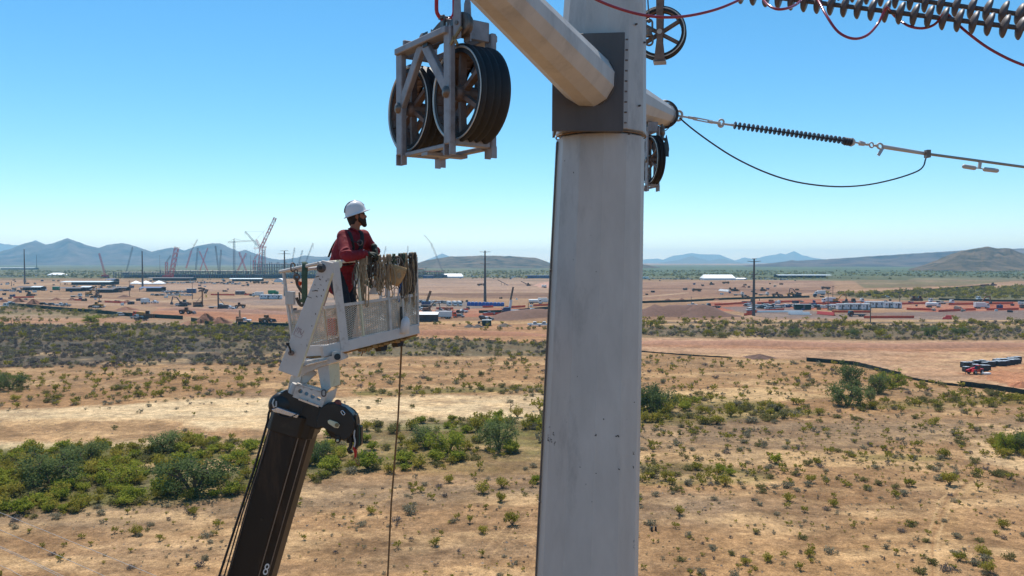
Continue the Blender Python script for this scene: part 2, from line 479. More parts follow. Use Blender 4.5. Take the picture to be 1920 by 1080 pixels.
# (colour, polygon in photograph pixels, edge wander, strength)
ZONES = [
 ((186, 152, 122), [(-900, 523), (3000, 523), (3000, 640), (-900, 640)], 6, .9),                 # graded site earth
 ((168, 132, 114), [(1116, 530), (1560, 526), (1570, 548), (1450, 552), (1116, 566)], 3, .8),
 ((198, 168, 150), [(300, 533), (1030, 533), (1030, 549), (560, 551), (300, 545)], 3, .8),        # pale graded field
 ((190, 164, 150), [(770, 512), (1060, 512), (1060, 536), (770, 536)], 2, .7),
 ((150, 118, 102), [(700, 548), (1200, 547), (1200, 560), (860, 559)], 2, .8),
 ((122, 128, 92), [(-900, 497), (3000, 497), (3000, 523), (1560, 526), (1116, 523), (1116, 520), (-900, 523)], 3, .9),  # far green plain
 ((108, 126, 94), [(1116, 500), (3000, 500), (3000, 516), (1116, 518)], 2, .7),
 ((190, 174, 144), [(1720, 521), (2600, 519), (2600, 526), (1700, 525)], 2, .6),
 ((106, 114, 82), [(1545, 551), (1700, 546), (1780, 540), (2600, 534), (2600, 562), (1800, 566), (1620, 560)], 3, .9),
 ((112, 120, 84), [(1600, 527), (1900, 527), (1800, 536), (1620, 540)], 2, .7),
 ((198, 92, 72), [(1330, 566), (1560, 560), (1680, 566), (1600, 580), (1330, 584)], 3, .55),      # red ground in the laydown yard
 ((196, 84, 66), [(1690, 566), (1900, 563), (1930, 582), (1790, 588), (1690, 580)], 3, .6),
 ((196, 108, 84), [(780, 581), (960, 577), (1030, 580), (1020, 592), (780, 596)], 3, .6),
 ((146, 132, 132), [(1350, 576), (1440, 572), (1560, 588), (2600, 570), (2600, 606), (1440, 597)], 3, .9),      # grey yard
 ((148, 138, 136), [(770, 560), (900, 566), (920, 578), (770, 582)], 2, .9),
 ((150, 140, 140), [(400, 562), (560, 552), (640, 560), (640, 576), (470, 572)], 2, .85),
 ((158, 122, 100), [(-900, 551), (280, 558), (340, 575), (-900, 569)], 5, .6),
 ((204, 142, 108), [(300, 576), (560, 584), (560, 606), (440, 600), (280, 588)], 4, .85),
 ((140, 104, 86), [(250, 566), (560, 580), (560, 586), (400, 578), (250, 573)], 2, .8),
 ((216, 178, 134), [(600, 604), (1116, 600), (1116, 606), (600, 612)], 2, .9),
 ((202, 156, 118), [(560, 606), (1116, 608), (1116, 646), (760, 636), (560, 640)], 3, .9),        # haul road in the middle
 ((178, 152, 128), [(-900, 584), (60, 578), (200, 588), (300, 600), (560, 606), (560, 613), (-900, 613)], 3, .9),
 ((150, 138, 104), [(-900, 574), (30, 574), (190, 584), (230, 596), (120, 601), (-900, 604)], 5, .8),
 ((206, 158, 126), [(-900, 603), (230, 596), (240, 600), (300, 604), (-900, 614)], 2, .8),
 ((118, 110, 92), [(-900, 613), (560, 610), (620, 640), (560, 690), (380, 684), (200, 692), (-900, 690)], 5, .9),   # dark scrub
 ((100, 96, 90), [(-900, 645), (420, 640), (400, 682), (200, 690), (-900, 688)], 5, .8),
 ((126, 118, 96), [(700, 640), (780, 634), (1116, 648), (1116, 668), (640, 668)], 3, .9),
 ((158, 138, 108), [(1116, 606), (3000, 602), (3000, 642), (1700, 640), (1116, 632)], 3, .9),     # scrub right of the pole
 ((248, 212, 172), [(1350, 624), (1430, 622), (1440, 635), (1370, 637)], 3, .8),
 ((124, 114, 98), [(1116, 612), (1500, 618), (3000, 612), (3000, 634), (1500, 632), (1116, 626)], 5, .7),
 ((216, 176, 146), [(1116, 632), (1700, 639), (3000, 634), (3000, 760), (1920, 736), (1700, 708), (1650, 690), (1525, 676), (1116, 658)], 2, .95),   # borrow area
 ((186, 134, 106), [(1116, 638), (1700, 646), (3000, 640), (3000, 652), (1700, 660), (1116, 648)], 3, .7),
 ((214, 172, 138), [(1640, 668), (1760, 660), (1800, 690), (1920, 720), (1800, 716), (1690, 700)], 5, .6),
 ((214, 146, 108), [(1800, 700), (1850, 684), (2600, 672), (2600, 728), (1900, 724)], 4, .75),
 ((244, 208, 166), [(-900, 688), (200, 690), (480, 680), (560, 690), (480, 700), (220, 700), (-900, 704)], 4, .8),
 ((188, 148, 108), [(-900, 700), (1116, 668), (1116, 760), (-900, 790)], 8, .75),                 # tan with shrubs
 ((170, 134, 98), [(-900, 706), (300, 712), (500, 730), (200, 748), (-900, 742)], 12, .6),
 ((255, 228, 188), [(-900, 786), (120, 768), (380, 748), (640, 750), (1116, 734), (1116, 790), (820, 812), (640, 818), (420, 800), (330, 832), (60, 848), (-900, 852)], 8, .95),  # wash
 ((190, 148, 106), [(-900, 800), (100, 790), (330, 790), (420, 812), (200, 830), (-900, 836)], 8, .8),
 ((124, 126, 62), [(660, 735), (1116, 718), (1116, 726), (800, 740), (680, 744)], 3, .7),
 ((104, 112, 60), [(-900, 850), (200, 838), (420, 822), (620, 826), (780, 790), (1116, 778), (1116, 850), (800, 868), (640, 900), (440, 936), (140, 962), (-900, 985)], 12, .85),  # green flats
 ((160, 142, 96), [(620, 800), (1116, 820), (1116, 880), (800, 890), (640, 880)], 12, .6),
 ((158, 142, 122), [(-900, 968), (150, 958), (420, 940), (640, 905), (1116, 890), (1116, 915), (560, 965), (200, 1000), (-900, 1010)], 14, .55),
 ((192, 152, 110), [(1116, 660), (1525, 676), (1650, 692), (1700, 712), (1920, 740), (3000, 790), (3000, 800), (1116, 760)], 6, .7),
 ((250, 214, 164), [(1116, 742), (1420, 726), (1560, 742), (1500, 752), (1116, 762)], 5, .7),
 ((118, 122, 64), [(1116, 752), (1330, 742), (1560, 776), (1440, 792), (1250, 800), (1116, 792)], 7, .7),
 ((130, 124, 74), [(1640, 754), (1800, 742), (3000, 744), (3000, 756), (1900, 758), (1700, 766), (1600, 764)], 4, .6),
 ((158, 138, 116), [(1116, 800), (1500, 796), (1900, 780), (3000, 790), (3000, 830), (1700, 830), (1400, 850), (1116, 840)], 16, .6),   # gravel
 ((240, 204, 156), [(1116, 850), (1560, 842), (1760, 856), (1700, 880), (1440, 874), (1116, 884)], 8, .6),
 ((250, 216, 172), [(1790, 860), (1840, 820), (1920, 800), (3000, 790), (3000, 880), (1900, 886)], 10, .85),
 ((122, 122, 66), [(1116, 872), (1320, 868), (1440, 886), (1460, 904), (1300, 912), (1116, 908)], 6, .7),
 ((148, 140, 80), [(1580, 850), (1760, 856), (1780, 866), (1600, 862)], 4, .6),
 ((146, 112, 82), [(1500, 930), (1820, 900), (3000, 910), (3000, 960), (1850, 950), (1740, 935), (1620, 985), (1560, 975)], 12, .5),
 ((158, 138, 118), [(1116, 930), (1450, 930), (1560, 980), (1400, 990), (1116, 980)], 18, .5),
 ((206, 164, 118), [(1420, 1010), (1700, 960), (1800, 1080), (1900, 1200), (1300, 1200)], 30, .5),
 ((212, 172, 126), [(1740, 1200), (1736, 985), (1770, 930), (1820, 890), (1850, 880), (1800, 990), (1820, 1080), (1840, 1200)], 6, .6),
 ((200, 160, 116), [(560, 1060), (900, 960), (1010, 950), (1010, 1200), (300, 1200)], 40, .4),
 ((158, 130, 104), [(740, 985), (960, 950), (1010, 990), (860, 1040), (700, 1030)], 25, .5),
 ((152, 126, 98), [(560, 1020), (800, 1010), (820, 1045), (600, 1050)], 16, .5),
]
STROKES = [  # wheel tracks and thin roads: colour, polyline, half width, strength
 ((226, 190, 146), [(1738, 1200), (1740, 1000), (1760, 940), (1810, 896)], 2.2, .7),
 ((226, 190, 146), [(1764, 1200), (1760, 1000), (1784, 944), (1840, 890)], 2.2, .7),
 ((164, 124, 90), [(1751, 1200), (1750, 1000), (1772, 942), (1826, 892)], 2.0, .5),
 ((224, 186, 140), [(1190, 820), (1300, 832), (1500, 850), (1700, 846)], 2.0, .5),
 ((224, 186, 140), [(1560, 790), (1640, 770), (1700, 790), (1900, 812)], 1.6, .4),
 ((222, 184, 140), [(900, 1040), (950, 985), (985, 950)], 1.4, .5),
 ((222, 184, 140), [(925, 1040), (968, 985), (1000, 955)], 1.4, .5),
 ((220, 180, 136), [(400, 1060), (560, 980), (720, 920), (980, 900)], 2.0, .45),
 ((220, 180, 136), [(430, 1075), (590, 992), (745, 930)], 2.0, .45),
 ((220, 180, 136), [(60, 1075), (330, 1010), (480, 960)], 2.2, .4),
 ((222, 190, 150), [(1190, 601), (1400, 602), (3000, 600)], 0.9, .9),
 ((110, 112, 104), [(1190, 604.5), (1400, 605), (3000, 603)], 0.7, .8),
 ((224, 188, 146), [(1190, 608), (1500, 609), (3000, 606)], 1.2, .8),
 ((220, 190, 160), [(-400, 541), (100, 532), (240, 536)], 0.7, .7),
 ((222, 196, 168), [(-300, 556), (150, 560), (300, 565), (560, 552)], 0.9, .7),
 ((222, 196, 168), [(780, 549), (1030, 548)], 0.6, .7),
 ((222, 196, 168), [(1200, 557), (1290, 549)], 0.8, .7),
 ((216, 176, 150), [(1350, 569), (1560, 546), (1840, 537), (1990, 533)], 1.0, .8),
 ((110, 84, 72), [(1200, 541), (1560, 545)], 0.9, .5),
 ((110, 84, 72), [(800, 552), (1030, 554)], 0.8, .5),
 ((218, 186, 150), [(1660, 690), (1720, 678), (1790, 686), (1850, 705)], 1.0, .7),
 ((218, 186, 150), [(1670, 695), (1720, 684), (1790, 692), (1850, 710)], 1.0, .6),
 ((190, 140, 112), [(1680, 668), (1700, 664), (1800, 676)], 0.8, .5),
]
def build_ground():
    rows = list(np.arange(2300, 1120, -20)) + list(np.arange(1120, 640, -2.1)) + list(np.arange(640, 505, -1.0)) + list(np.arange(505, 491.5, -0.6))
    rad = [2.0, 8.0] + [float(np.hypot(G(960, y).y, 0)) for y in rows]
    rad = sorted(set(r for r in rad if r < 16500)) + [17200.0]
    fine = np.arange(-38.5, 38.51, 0.085)
    coarse = np.concatenate([np.arange(42, 318, 6.0)])
    ang = np.radians(np.concatenate([fine, coarse]))
    A, Rr = np.meshgrid(ang, np.array(rad))
    X, Y = (Rr * np.sin(A)).ravel(), (Rr * np.cos(A)).ravel()
    front = Y > 1.0
    px, py = proj(np.where(front, X, 0), np.where(front, Y, 50.0))
    py = np.where(front, py, 5000)
    w = np.clip((py - 488) / 300, 0.02, 1.6)
    base = np.array(lin((190, 152, 114)))
    col = np.tile(base, (len(X), 1))
    far = (np.hypot(X, Y) > 1300) | ~front
    col[far & ~front] = np.array(lin((176, 142, 108)))
    n1, n2 = fbm(X / 22, Y / 22, 3, 5) - .5, fbm(X / 22, Y / 22, 33, 5) - .5
    n3, n4 = fbm(X / 4.0, Y / 4.0, 63, 3) - .5, fbm(X / 4.0, Y / 4.0, 93, 3) - .5
    jx, jy = (n1 * 2.4 + n3 * 0.8), (n2 * 2.4 + n4 * 0.8)
    for c, poly, wob, st in ZONES:
        c = np.array(lin(c)); acc = np.zeros(len(X))
        for k, (ox, oy) in enumerate(((0, 0), (.45, .2), (-.45, -.2), (.1, -.45), (-.1, .45))):
            qx = px + (jx + ox) * wob * 2.0 * np.maximum(w, .3) * 2.2
            qy = py + (jy + oy) * wob * 0.8 * np.maximum(w, .12)
            acc += pip(qx, qy, poly)
        acc = acc / 5 * st
        col = col * (1 - acc[:, None]) + c * acc[:, None]
    # broad natural variation: gravelly grey patches, pale silt, dark damp soil
    nearw = (py > 525) & front
    g = np.clip((fbm(X / 16, Y / 7, 7, 5, .6) - .50) * 5, 0, 1) * nearw * (py > 660)
    col = col * (1 - .32 * g[:, None]) + np.array(lin((150, 134, 118))) * (.32 * g)[:, None]
    g = np.clip((fbm(X / 13, Y / 5, 17, 5, .6) - .53) * 6, 0, 1) * nearw * (py > 660)
    col = col * (1 - .5 * g[:, None]) + np.array(lin((250, 212, 164))) * (.5 * g)[:, None]
    g = np.clip((fbm(X / 7, Y / 4, 27, 5, .6) - .54) * 7, 0, 1) * nearw * (py > 600)
    col = col * (1 - .42 * g[:, None]) + np.array(lin((128, 98, 72))) * (.42 * g)[:, None]
    g = np.clip((fbm(X / 90, Y / 30, 47, 5, .6) - .5) * 5, 0, 1) * nearw * (py < 606)
    col = col * (1 - .45 * g[:, None]) + np.array(lin((142, 104, 86))) * (.45 * g)[:, None]
    g = np.clip((fbm(X / 60, Y / 40, 57, 5, .6) - .52) * 6, 0, 1) * nearw * (py < 606)
    col = col * (1 - .5 * g[:, None]) + np.array(lin((214, 182, 160))) * (.5 * g)[:, None]
    g = np.clip((fbm(X / 260, Y / 120, 67, 5, .65) - .45) * 5, 0, 1) * (py < 527)
    col = col * (1 - .5 * g[:, None]) + np.array(lin((78, 92, 66))) * (.5 * g)[:, None]
    for c, line, hw, st in STROKES:
        c = np.array(lin(c))
        d = distpoly(px + jx * 3.0 * w, py + jy * 2.0 * w, line, max(hw, 1.5))
        a = np.clip(1.5 - d / hw, 0, 1) * st * (0.65 + 0.7 * np.clip(n3 + .5, 0, 1))
        a = np.clip(a, 0, 1)
        col = col * (1 - a[:, None]) + c * a[:, None]
    col = np.clip(col * GND * (1 + 0.25 * n3[:, None] + 0.15 * n1[:, None]), 0.01, 0.9)
    nz = fbm(X / 6, Y / 6, 5, 4) - .5
    Z = nz * 0.25 * (np.hypot(X, Y) > 30) * np.clip(1 - np.hypot(X, Y) / 900, 0, 1)
    na, nr = len(ang), len(rad)
    idx = np.arange(na * nr).reshape(nr, na)
    a_, b_ = idx[:-1], np.roll(idx, -1, 1)[:-1]
    c_, d_ = np.roll(idx, -1, 1)[1:], idx[1:]
    quads = np.stack([a_, d_, c_, b_], -1).reshape(-1, 4)
    ctr = len(X)
    tri = np.stack([np.full(na, ctr), idx[0], np.roll(idx[0], -1)], -1)
    verts = np.concatenate([np.stack([X, Y, Z], 1), [[0, 0, 0]]])
    col = np.concatenate([col, [base * GND]])
    me = bpy.data.meshes.new('ground')
    nl = quads.size + tri.size
    me.vertices.add(len(verts)); me.vertices.foreach_set('co', verts.ravel())
    me.loops.add(nl); me.loops.foreach_set('vertex_index', np.concatenate([quads.ravel(), tri.ravel()]).astype(np.int32))
    nq, nt = len(quads), len(tri)
    me.polygons.add(nq + nt)
    me.polygons.foreach_set('loop_start', np.concatenate([np.arange(nq) * 4, nq * 4 + np.arange(nt) * 3]).astype(np.int32))
    me.update(calc_edges=True)
    at = me.color_attributes.new('soil', 'FLOAT_COLOR', 'POINT')
    at.data.foreach_set('color', np.concatenate([col, np.ones((len(col), 1))], 1).astype(np.float32).ravel())
    me.validate()
    m = bpy.data.materials.new('desert_soil'); m.use_nodes = True
    n, l = m.node_tree.nodes, m.node_tree.links
    b = n['Principled BSDF']; b.inputs['Roughness'].default_value = 0.95
    inp(b, 'Specular IOR Level', 'Specular').default_value = 0.1
    at = n.new('ShaderNodeAttribute'); at.attribute_name = 'soil'
    tc = n.new('ShaderNodeTexCoord')
    mult = at.outputs['Color']
    for sc, det, lo, hi, p0, p1 in ((8.0, 5, 0.52, 1.32, .32, .66), (2.6, 5, 0.74, 1.2, .32, .66), (0.8, 6, 0.70, 1.24, .33, .67), (0.2, 6, 0.76, 1.2, .33, .67)):
        t = n.new('ShaderNodeTexNoise'); t.inputs['Scale'].default_value = sc; t.inputs['Detail'].default_value = det
        t.inputs['Roughness'].default_value = .7
        l.new(tc.outputs['Object'], t.inputs['Vector'])
        mr = n.new('ShaderNodeMapRange'); mr.inputs[1].default_value = p0; mr.inputs[2].default_value = p1
        mr.inputs[3].default_value = lo; mr.inputs[4].default_value = hi
        l.new(t.outputs[0], mr.inputs[0])
        vm = n.new('ShaderNodeVectorMath'); vm.operation = 'SCALE'
        l.new(mult, vm.inputs[0]); l.new(mr.outputs[0], vm.inputs['Scale'])
        mult = vm.outputs[0]
    l.new(mult, b.inputs['Base Color'])
    t = n.new('ShaderNodeTexNoise'); t.inputs['Scale'].default_value = 2.2; t.inputs['Detail'].default_value = 8
    l.new(tc.outputs['Object'], t.inputs['Vector'])
    bp = n.new('ShaderNodeBump'); bp.inputs['Strength'].default_value = .55; bp.inputs['Distance'].default_value = .25
    l.new(t.outputs[0], bp.inputs['Height']); l.new(bp.outputs[0], b.inputs['Normal'])
    me.materials.append(m)
    o = bpy.data.objects.new('ground', me); COL.objects.link(o)
    tag(o, 'tan desert floor with graded earth, sandy washes and gravel patches', None, None, 'structure')
    return o
build_ground()

# ------------------------------------------------------------------ mountains
def hill_mat(name, a, b_, sc):
    m = bpy.data.materials.new(name); m.use_nodes = True
    n, l = m.node_tree.nodes, m.node_tree.links
    b = n['Principled BSDF']; b.inputs['Roughness'].default_value = 1.0
    inp(b, 'Specular IOR Level', 'Specular').default_value = 0.0
    tc = n.new('ShaderNodeTexCoord')
    t = n.new('ShaderNodeTexNoise'); t.inputs['Scale'].default_value = sc; t.inputs['Detail'].default_value = 9; t.inputs['Roughness'].default_value = .7
    l.new(tc.outputs['Object'], t.inputs['Vector'])
    r = n.new('ShaderNodeValToRGB')
    r.color_ramp.elements[0].position, r.color_ramp.elements[1].position = .36, .64
    r.color_ramp.elements[0].color = lin(a) + (1,); r.color_ramp.elements[1].color = lin(b_) + (1,)
    l.new(t.outputs[0], r.inputs[0]); l.new(r.outputs[0], b.inputs['Base Color'])
    return m
def ridge(name, pts, depth, half, m, label, seed, spur=0.35, base_y=None):
    xs = np.array([p[0] for p in pts], float); ys = np.array([p[1] for p in pts], float)
    hy = 490.0
    step = max(1.2, (xs[-1] - xs[0]) / 420)
    u = np.arange(xs[0], xs[-1] + step, step)
    yy = np.interp(u, xs, ys) + (fbm(u / 9, u * 0, seed, 4) - .5) * 1.5
    Hh = np.maximum(CAMZ + (hy - yy) / F * depth, 0.0)
    v = np.linspace(-1, 1, 61)
    verts = []
    U, V = np.meshgrid(u, v)
    H = np.tile(Hh, (len(v), 1))
    X = (U - 960) / F * depth
    wx = X / half; 
    rn = 1 - np.abs(2 * fbm(wx * 2.6, V * 1.3 + 4, seed + 5, 5, .55) - 1)      # ridged spurs
    prof = np.clip(1 - np.abs(V), 0, 1) ** 1.25
    edge = np.minimum(1, 4 * np.abs(V))
    Zz = H * prof * (1 + spur * (rn - .72) * 2.2 * edge) + (fbm(wx * 9, V * 9, seed + 9, 4) - .5) * H * .10 * edge * prof ** .5
    Zz = np.where(Zz < 1.0, -4.0, Zz)
    Yw = depth + V * half + (fbm(wx * 1.5, V * 0 + 2, seed + 2, 3) - .5) * half * .0
    nv, nu = U.shape
    idx = np.arange(nv * nu).reshape(nv, nu)
    q = np.stack([idx[:-1, :-1], idx[:-1, 1:], idx[1:, 1:], idx[1:, :-1]], -1).reshape(-1, 4)
    me = bpy.data.meshes.new(name)
    co = np.stack([X * Yw / depth * 1.0, Yw, Zz], -1).reshape(-1, 3)
    me.from_pydata(co.tolist(), [], q.tolist())
    me.polygons.foreach_set('use_smooth', [True] * len(me.polygons))
    me.materials.append(m); me.update()
    o = bpy.data.objects.new(name, me); COL.objects.link(o)
    return tag(o, label, None, None, 'structure')
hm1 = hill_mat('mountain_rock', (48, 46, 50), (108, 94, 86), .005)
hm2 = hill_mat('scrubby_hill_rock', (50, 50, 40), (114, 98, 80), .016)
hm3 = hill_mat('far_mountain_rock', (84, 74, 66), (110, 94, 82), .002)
ridge('mountains', [(-260, 500), (-180, 484), (-100, 478), (-40, 476), (0, 472), (20, 467), (45, 457), (68, 452.5), (88, 459), (104, 455), (128, 446.5), (146, 453), (168, 461), (186, 465), (205, 458.5), (228, 456), (242, 458), (265, 465), (285, 472), (302, 468), (322, 464), (338, 467), (347, 470), (370, 461), (398, 456.5), (415, 456.5), (430, 464), (448, 472), (460, 468), (480, 476), (505, 484), (525, 487), (545, 485), (560, 482), (573, 479), (590, 481), (612, 481), (640, 484), (680, 486), (720, 488), (760, 492), (800, 500)], 6800, 1500, hm1, 'dark purple brown mountain range behind the building site', 11, .5)
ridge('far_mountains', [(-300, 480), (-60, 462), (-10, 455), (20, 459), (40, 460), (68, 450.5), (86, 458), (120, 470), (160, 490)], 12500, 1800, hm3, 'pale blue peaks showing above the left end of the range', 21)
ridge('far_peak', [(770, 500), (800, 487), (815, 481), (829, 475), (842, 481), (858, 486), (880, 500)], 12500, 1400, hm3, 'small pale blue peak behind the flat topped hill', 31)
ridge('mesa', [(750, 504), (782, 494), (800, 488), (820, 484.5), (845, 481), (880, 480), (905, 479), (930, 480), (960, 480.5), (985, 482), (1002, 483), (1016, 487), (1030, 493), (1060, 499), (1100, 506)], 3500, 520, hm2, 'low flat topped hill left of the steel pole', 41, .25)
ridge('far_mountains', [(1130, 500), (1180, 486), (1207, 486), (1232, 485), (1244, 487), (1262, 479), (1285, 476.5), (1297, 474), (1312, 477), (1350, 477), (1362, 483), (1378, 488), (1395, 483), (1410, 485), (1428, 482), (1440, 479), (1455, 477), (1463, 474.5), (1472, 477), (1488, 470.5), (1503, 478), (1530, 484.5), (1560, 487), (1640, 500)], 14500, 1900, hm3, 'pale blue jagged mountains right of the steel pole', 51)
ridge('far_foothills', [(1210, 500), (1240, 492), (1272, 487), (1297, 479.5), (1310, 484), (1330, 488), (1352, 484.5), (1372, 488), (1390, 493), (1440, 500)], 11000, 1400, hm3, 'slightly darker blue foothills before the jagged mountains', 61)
ridge('long_ridge', [(1330, 508), (1400, 497), (1440, 494), (1466, 491), (1482, 488), (1500, 488.5), (1530, 487), (1580, 484), (1640, 480), (1700, 476), (1760, 472.5), (1800, 469.5), (1850, 467), (1910, 466), (1960, 462), (2040, 470), (2140, 500)], 4600, 760, hm1, 'long dark ridge sloping up behind the brown hill', 71, .3)
ridge('brown_hill', [(1640, 516), (1700, 506), (1735, 496), (1760, 486), (1782, 476), (1806, 469.5), (1830, 465.5), (1852, 462), (1870, 466), (1885, 465.5), (1893, 465.5), (1905, 471), (1920, 476), (1945, 482), (1980, 492), (2040, 508)], 2500, 420, hm2, 'brown scrubby hill at the right edge of the plain', 81, .45)
ridge('low_rise', [(1130, 506), (1190, 497), (1206, 496), (1225, 499), (1260, 505)], 3300, 300, hm2, 'tip of a low dark rise beside the pole edge', 91, .2)

# ------------------------------------------------------------------ air
hz = MB().box((0, 0, 134), (36000, 36000, 270)).build('haze', [])
hzm = bpy.data.materials.new('hazy_air'); hzm.use_nodes = True
hn, hl = hzm.node_tree.nodes, hzm.node_tree.links
hn.clear()
ho = hn.new('ShaderNodeOutputMaterial'); hv = hn.new('ShaderNodeVolumePrincipled')
hv.inputs['Color'].default_value = (0.30, 0.68, 1.0, 1)
hv.inputs['Absorption Color'].default_value = (.2, .2, .2, 1)
hv.inputs['Density'].default_value = 0.95e-4
hv.inputs['Anisotropy'].default_value = 0.22
hl.new(hv.outputs[0], ho.inputs['Volume'])
hz.data.materials.append(hzm)
tag(hz, 'pale blue haze over the plain', None, None, 'stuff')

# ================================================================== vegetation
rng = np.random.default_rng(11)
def leaf_quads(c, size, rs):
    """two-triangle leaf sprays at the centres c"""
    n = len(c)
    a = rs.normal(size=(n, 3)); a /= np.linalg.norm(a, axis=1)[:, None]
    b = np.cross(a, rs.normal(size=(n, 3))); b /= np.linalg.norm(b, axis=1)[:, None]
    s = (size * rs.uniform(.6, 1.3, n))[:, None]
    return np.stack([c - a * s - b * s * .45, c + a * s * .2 - b * s * .6, c + a * s + b * s * .45, c - a * s * .2 + b * s * .6], 1)
def tube_np(p0, p1, r0, r1):
    z = (p1 - p0) / np.linalg.norm(p1 - p0); x = np.cross(z, [.3, .9, .2]); x /= np.linalg.norm(x); y = np.cross(z, x)
    v = []
    for p, r in ((p0, r0), (p1, r1)):
        for t in (0, 2.094, 4.189): v.append(p + x * math.cos(t) * r + y * math.sin(t) * r)
    return np.array(v), [(0, 1, 4, 3), (1, 2, 5, 4), (2, 0, 3, 5)]
def bush_arrays(kind, seed, nl, lsize, nstem):
    rs = np.random.default_rng(seed)
    V, Fq, Mi = [], [], []; off = 0
    tips = []
    for i in range(nstem):
        az = 2 * math.pi * (i + rs.uniform(-.4, .4)) / nstem
        tilt = {'creosote': rs.uniform(.25, .95), 'bursage': rs.uniform(.3, 1.25), 'sage': rs.uniform(.3, 1.2), 'dead': rs.uniform(.3, 1.2)}[kind]
        L = rs.uniform(.65, 1.05) * (1.0 if kind == 'creosote' else .85)
        d = np.array([math.sin(tilt) * math.cos(az), math.sin(tilt) * math.sin(az), math.cos(tilt)])
        m = d * L * .5 + rs.normal(size=3) * .05; t = d * L + rs.normal(size=3) * .06; t[2] = max(t[2], .12)
        for p, q, r0, r1 in ((np.zeros(3), m, .022, .015), (m, t, .015, .006)):
            v, f = tube_np(p, q, r0, r1)
            V.append(v); Fq += [tuple(off + k for k in ff) for ff in f]; Mi += [1] * 3; off += 6
        tips.append((m, t))
    cs = []
    per = nl // nstem
    for m, t in tips:
        k = max(1, per)
        s = rs.uniform(0, 1, k) ** .6
        c = m + (t - m) * s[:, None] * 1.05
        c = c + rs.normal(size=(k, 3)) * np.array([.13, .13, .09])
        cs.append(c)
    c = np.concatenate(cs); c[:, 2] = np.maximum(c[:, 2], .03)
    q = leaf_quads(c, lsize, rs)
    n = len(q); V.append(q.reshape(-1, 3))
    Fq += [(off + 4 * i, off + 4 * i + 1, off + 4 * i + 2, off + 4 * i + 3) for i in range(n)]; Mi += [0] * n
    return np.concatenate(V), Fq, Mi
def mesh_of(name, V, Fq, Mi, mats):
    me = bpy.data.meshes.new(name); me.from_pydata(V.tolist(), [], Fq)
    for m in mats: me.materials.append(m)
    me.polygons.foreach_set('material_index', Mi); me.update()
    return me
KINDS = {'creosote': ('creosote_bush', 'leaf_creo'), 'bursage': ('bursage_bush', 'leaf_olive'), 'sage': ('sage_shrub', 'leaf_grey'), 'dead': ('dead_shrub', 'leaf_dead')}
NEAR, FARV = {}, {}
for k, (nm, lm) in KINDS.items():
    nl = {'creosote': 520, 'bursage': 460, 'sage': 360, 'dead': 260}[k]
    NEAR[k] = [mesh_of(nm, *bush_arrays(k, 100 + i * 7 + len(k), nl, .075, 15), [M[lm], M['twig']]) for i in range(7)]
    FARV[k] = [bush_arrays(k, 500 + i * 3 + len(k), 98, .13, 7) for i in range(4)]
NEAR['green'] = [mesh_of('creosote_bush', *bush_arrays('creosote', 900 + i, 900, .075, 20), [M['leaf_bright'], M['twig']]) for i in range(4)]

def scatter(poly, dens, sizes, weights, clump=0.0, cscale=9.0, seed=0, tagx='', maxn=4000):
    w = [G(x, y) for x, y in poly]; xs = [p.x for p in w]; ys = [p.y for p in w]
    ar = abs(sum(w[i].x * w[(i + 1) % len(w)].y - w[(i + 1) % len(w)].x * w[i].y for i in range(len(w)))) / 2
    box = (max(xs) - min(xs)) * (max(ys) - min(ys))
    n = int(min(maxn * 6, dens * box))
    rs = np.random.default_rng(seed + 1)
    X, Y = rs.uniform(min(xs), max(xs), n), rs.uniform(min(ys), max(ys), n)
    px, py = proj(X, Y)
    ok = pip(X, Y, [(p.x, p.y) for p in w])
    if clump: ok &= fbm(X / cscale, Y / cscale, seed + 40, 3) + rs.normal(size=n) * .06 > clump
    X, Y, px, py = X[ok], Y[ok], px[ok], py[ok]
    ks = rs.choice(list(weights), len(X), p=np.array(list(weights.values())) / sum(weights.values()))
    sz = (rs.uniform(0, 1, len(X)) ** 1.7 * (sizes[1] - sizes[0]) + sizes[0]) * 1.2
    return [(x, y, s, k, tagx) for x, y, s, k in zip(X, Y, sz, ks)][:maxn]
B = []
cr, bu, sa, de, gr = 'creosote', 'bursage', 'sage', 'dead', 'green'
B += scatter([(-80, 612), (560, 610), (640, 640), (560, 690), (380, 684), (200, 692), (-80, 690)], .24, (.5, 1.2), {de: 7, sa: 4, bu: 1.2, cr: .5}, .41, 14, 1, 'in the dark scrub belt')
B += scatter([(-80, 610), (560, 608), (560, 640), (-80, 642)], .05, (.8, 1.7), {cr: 3, bu: 3}, .42, 12, 2, 'in the dark scrub belt')
B += scatter([(640, 638), (780, 634), (1118, 646), (1118, 668), (640, 668)], .18, (.5, 1.3), {de: 3, sa: 3, cr: 2, bu: 2}, .36, 10, 3, 'in the middle scrub belt')
B += scatter([(1118, 606), (1980, 603), (1980, 640), (1700, 638), (1118, 630)], .12, (.5, 1.3), {bu: 2.6, sa: 4, cr: 1.6, de: 3.4}, .40, 13, 4, 'in the right scrub belt')
B += scatter([(1118, 606), (1980, 603), (1980, 640), (1700, 638), (1118, 630)], .012, (1.4, 2.4), {bu: 3, cr: 2}, .40, 20, 24, 'in the right scrub belt')
B += scatter([(-80, 700), (560, 690), (1118, 666), (1118, 745), (560, 745), (200, 760), (-80, 775)], .085, (.45, 1.05), {cr: 4, bu: 3, sa: 2, de: .6}, .40, 11, 5, 'above the sandy wash')
B += scatter([(-80, 700), (300, 700), (520, 715), (300, 755), (-80, 768)], .05, (.6, 1.3), {cr: 5, bu: 3}, .42, 9, 25, 'above the sandy wash')
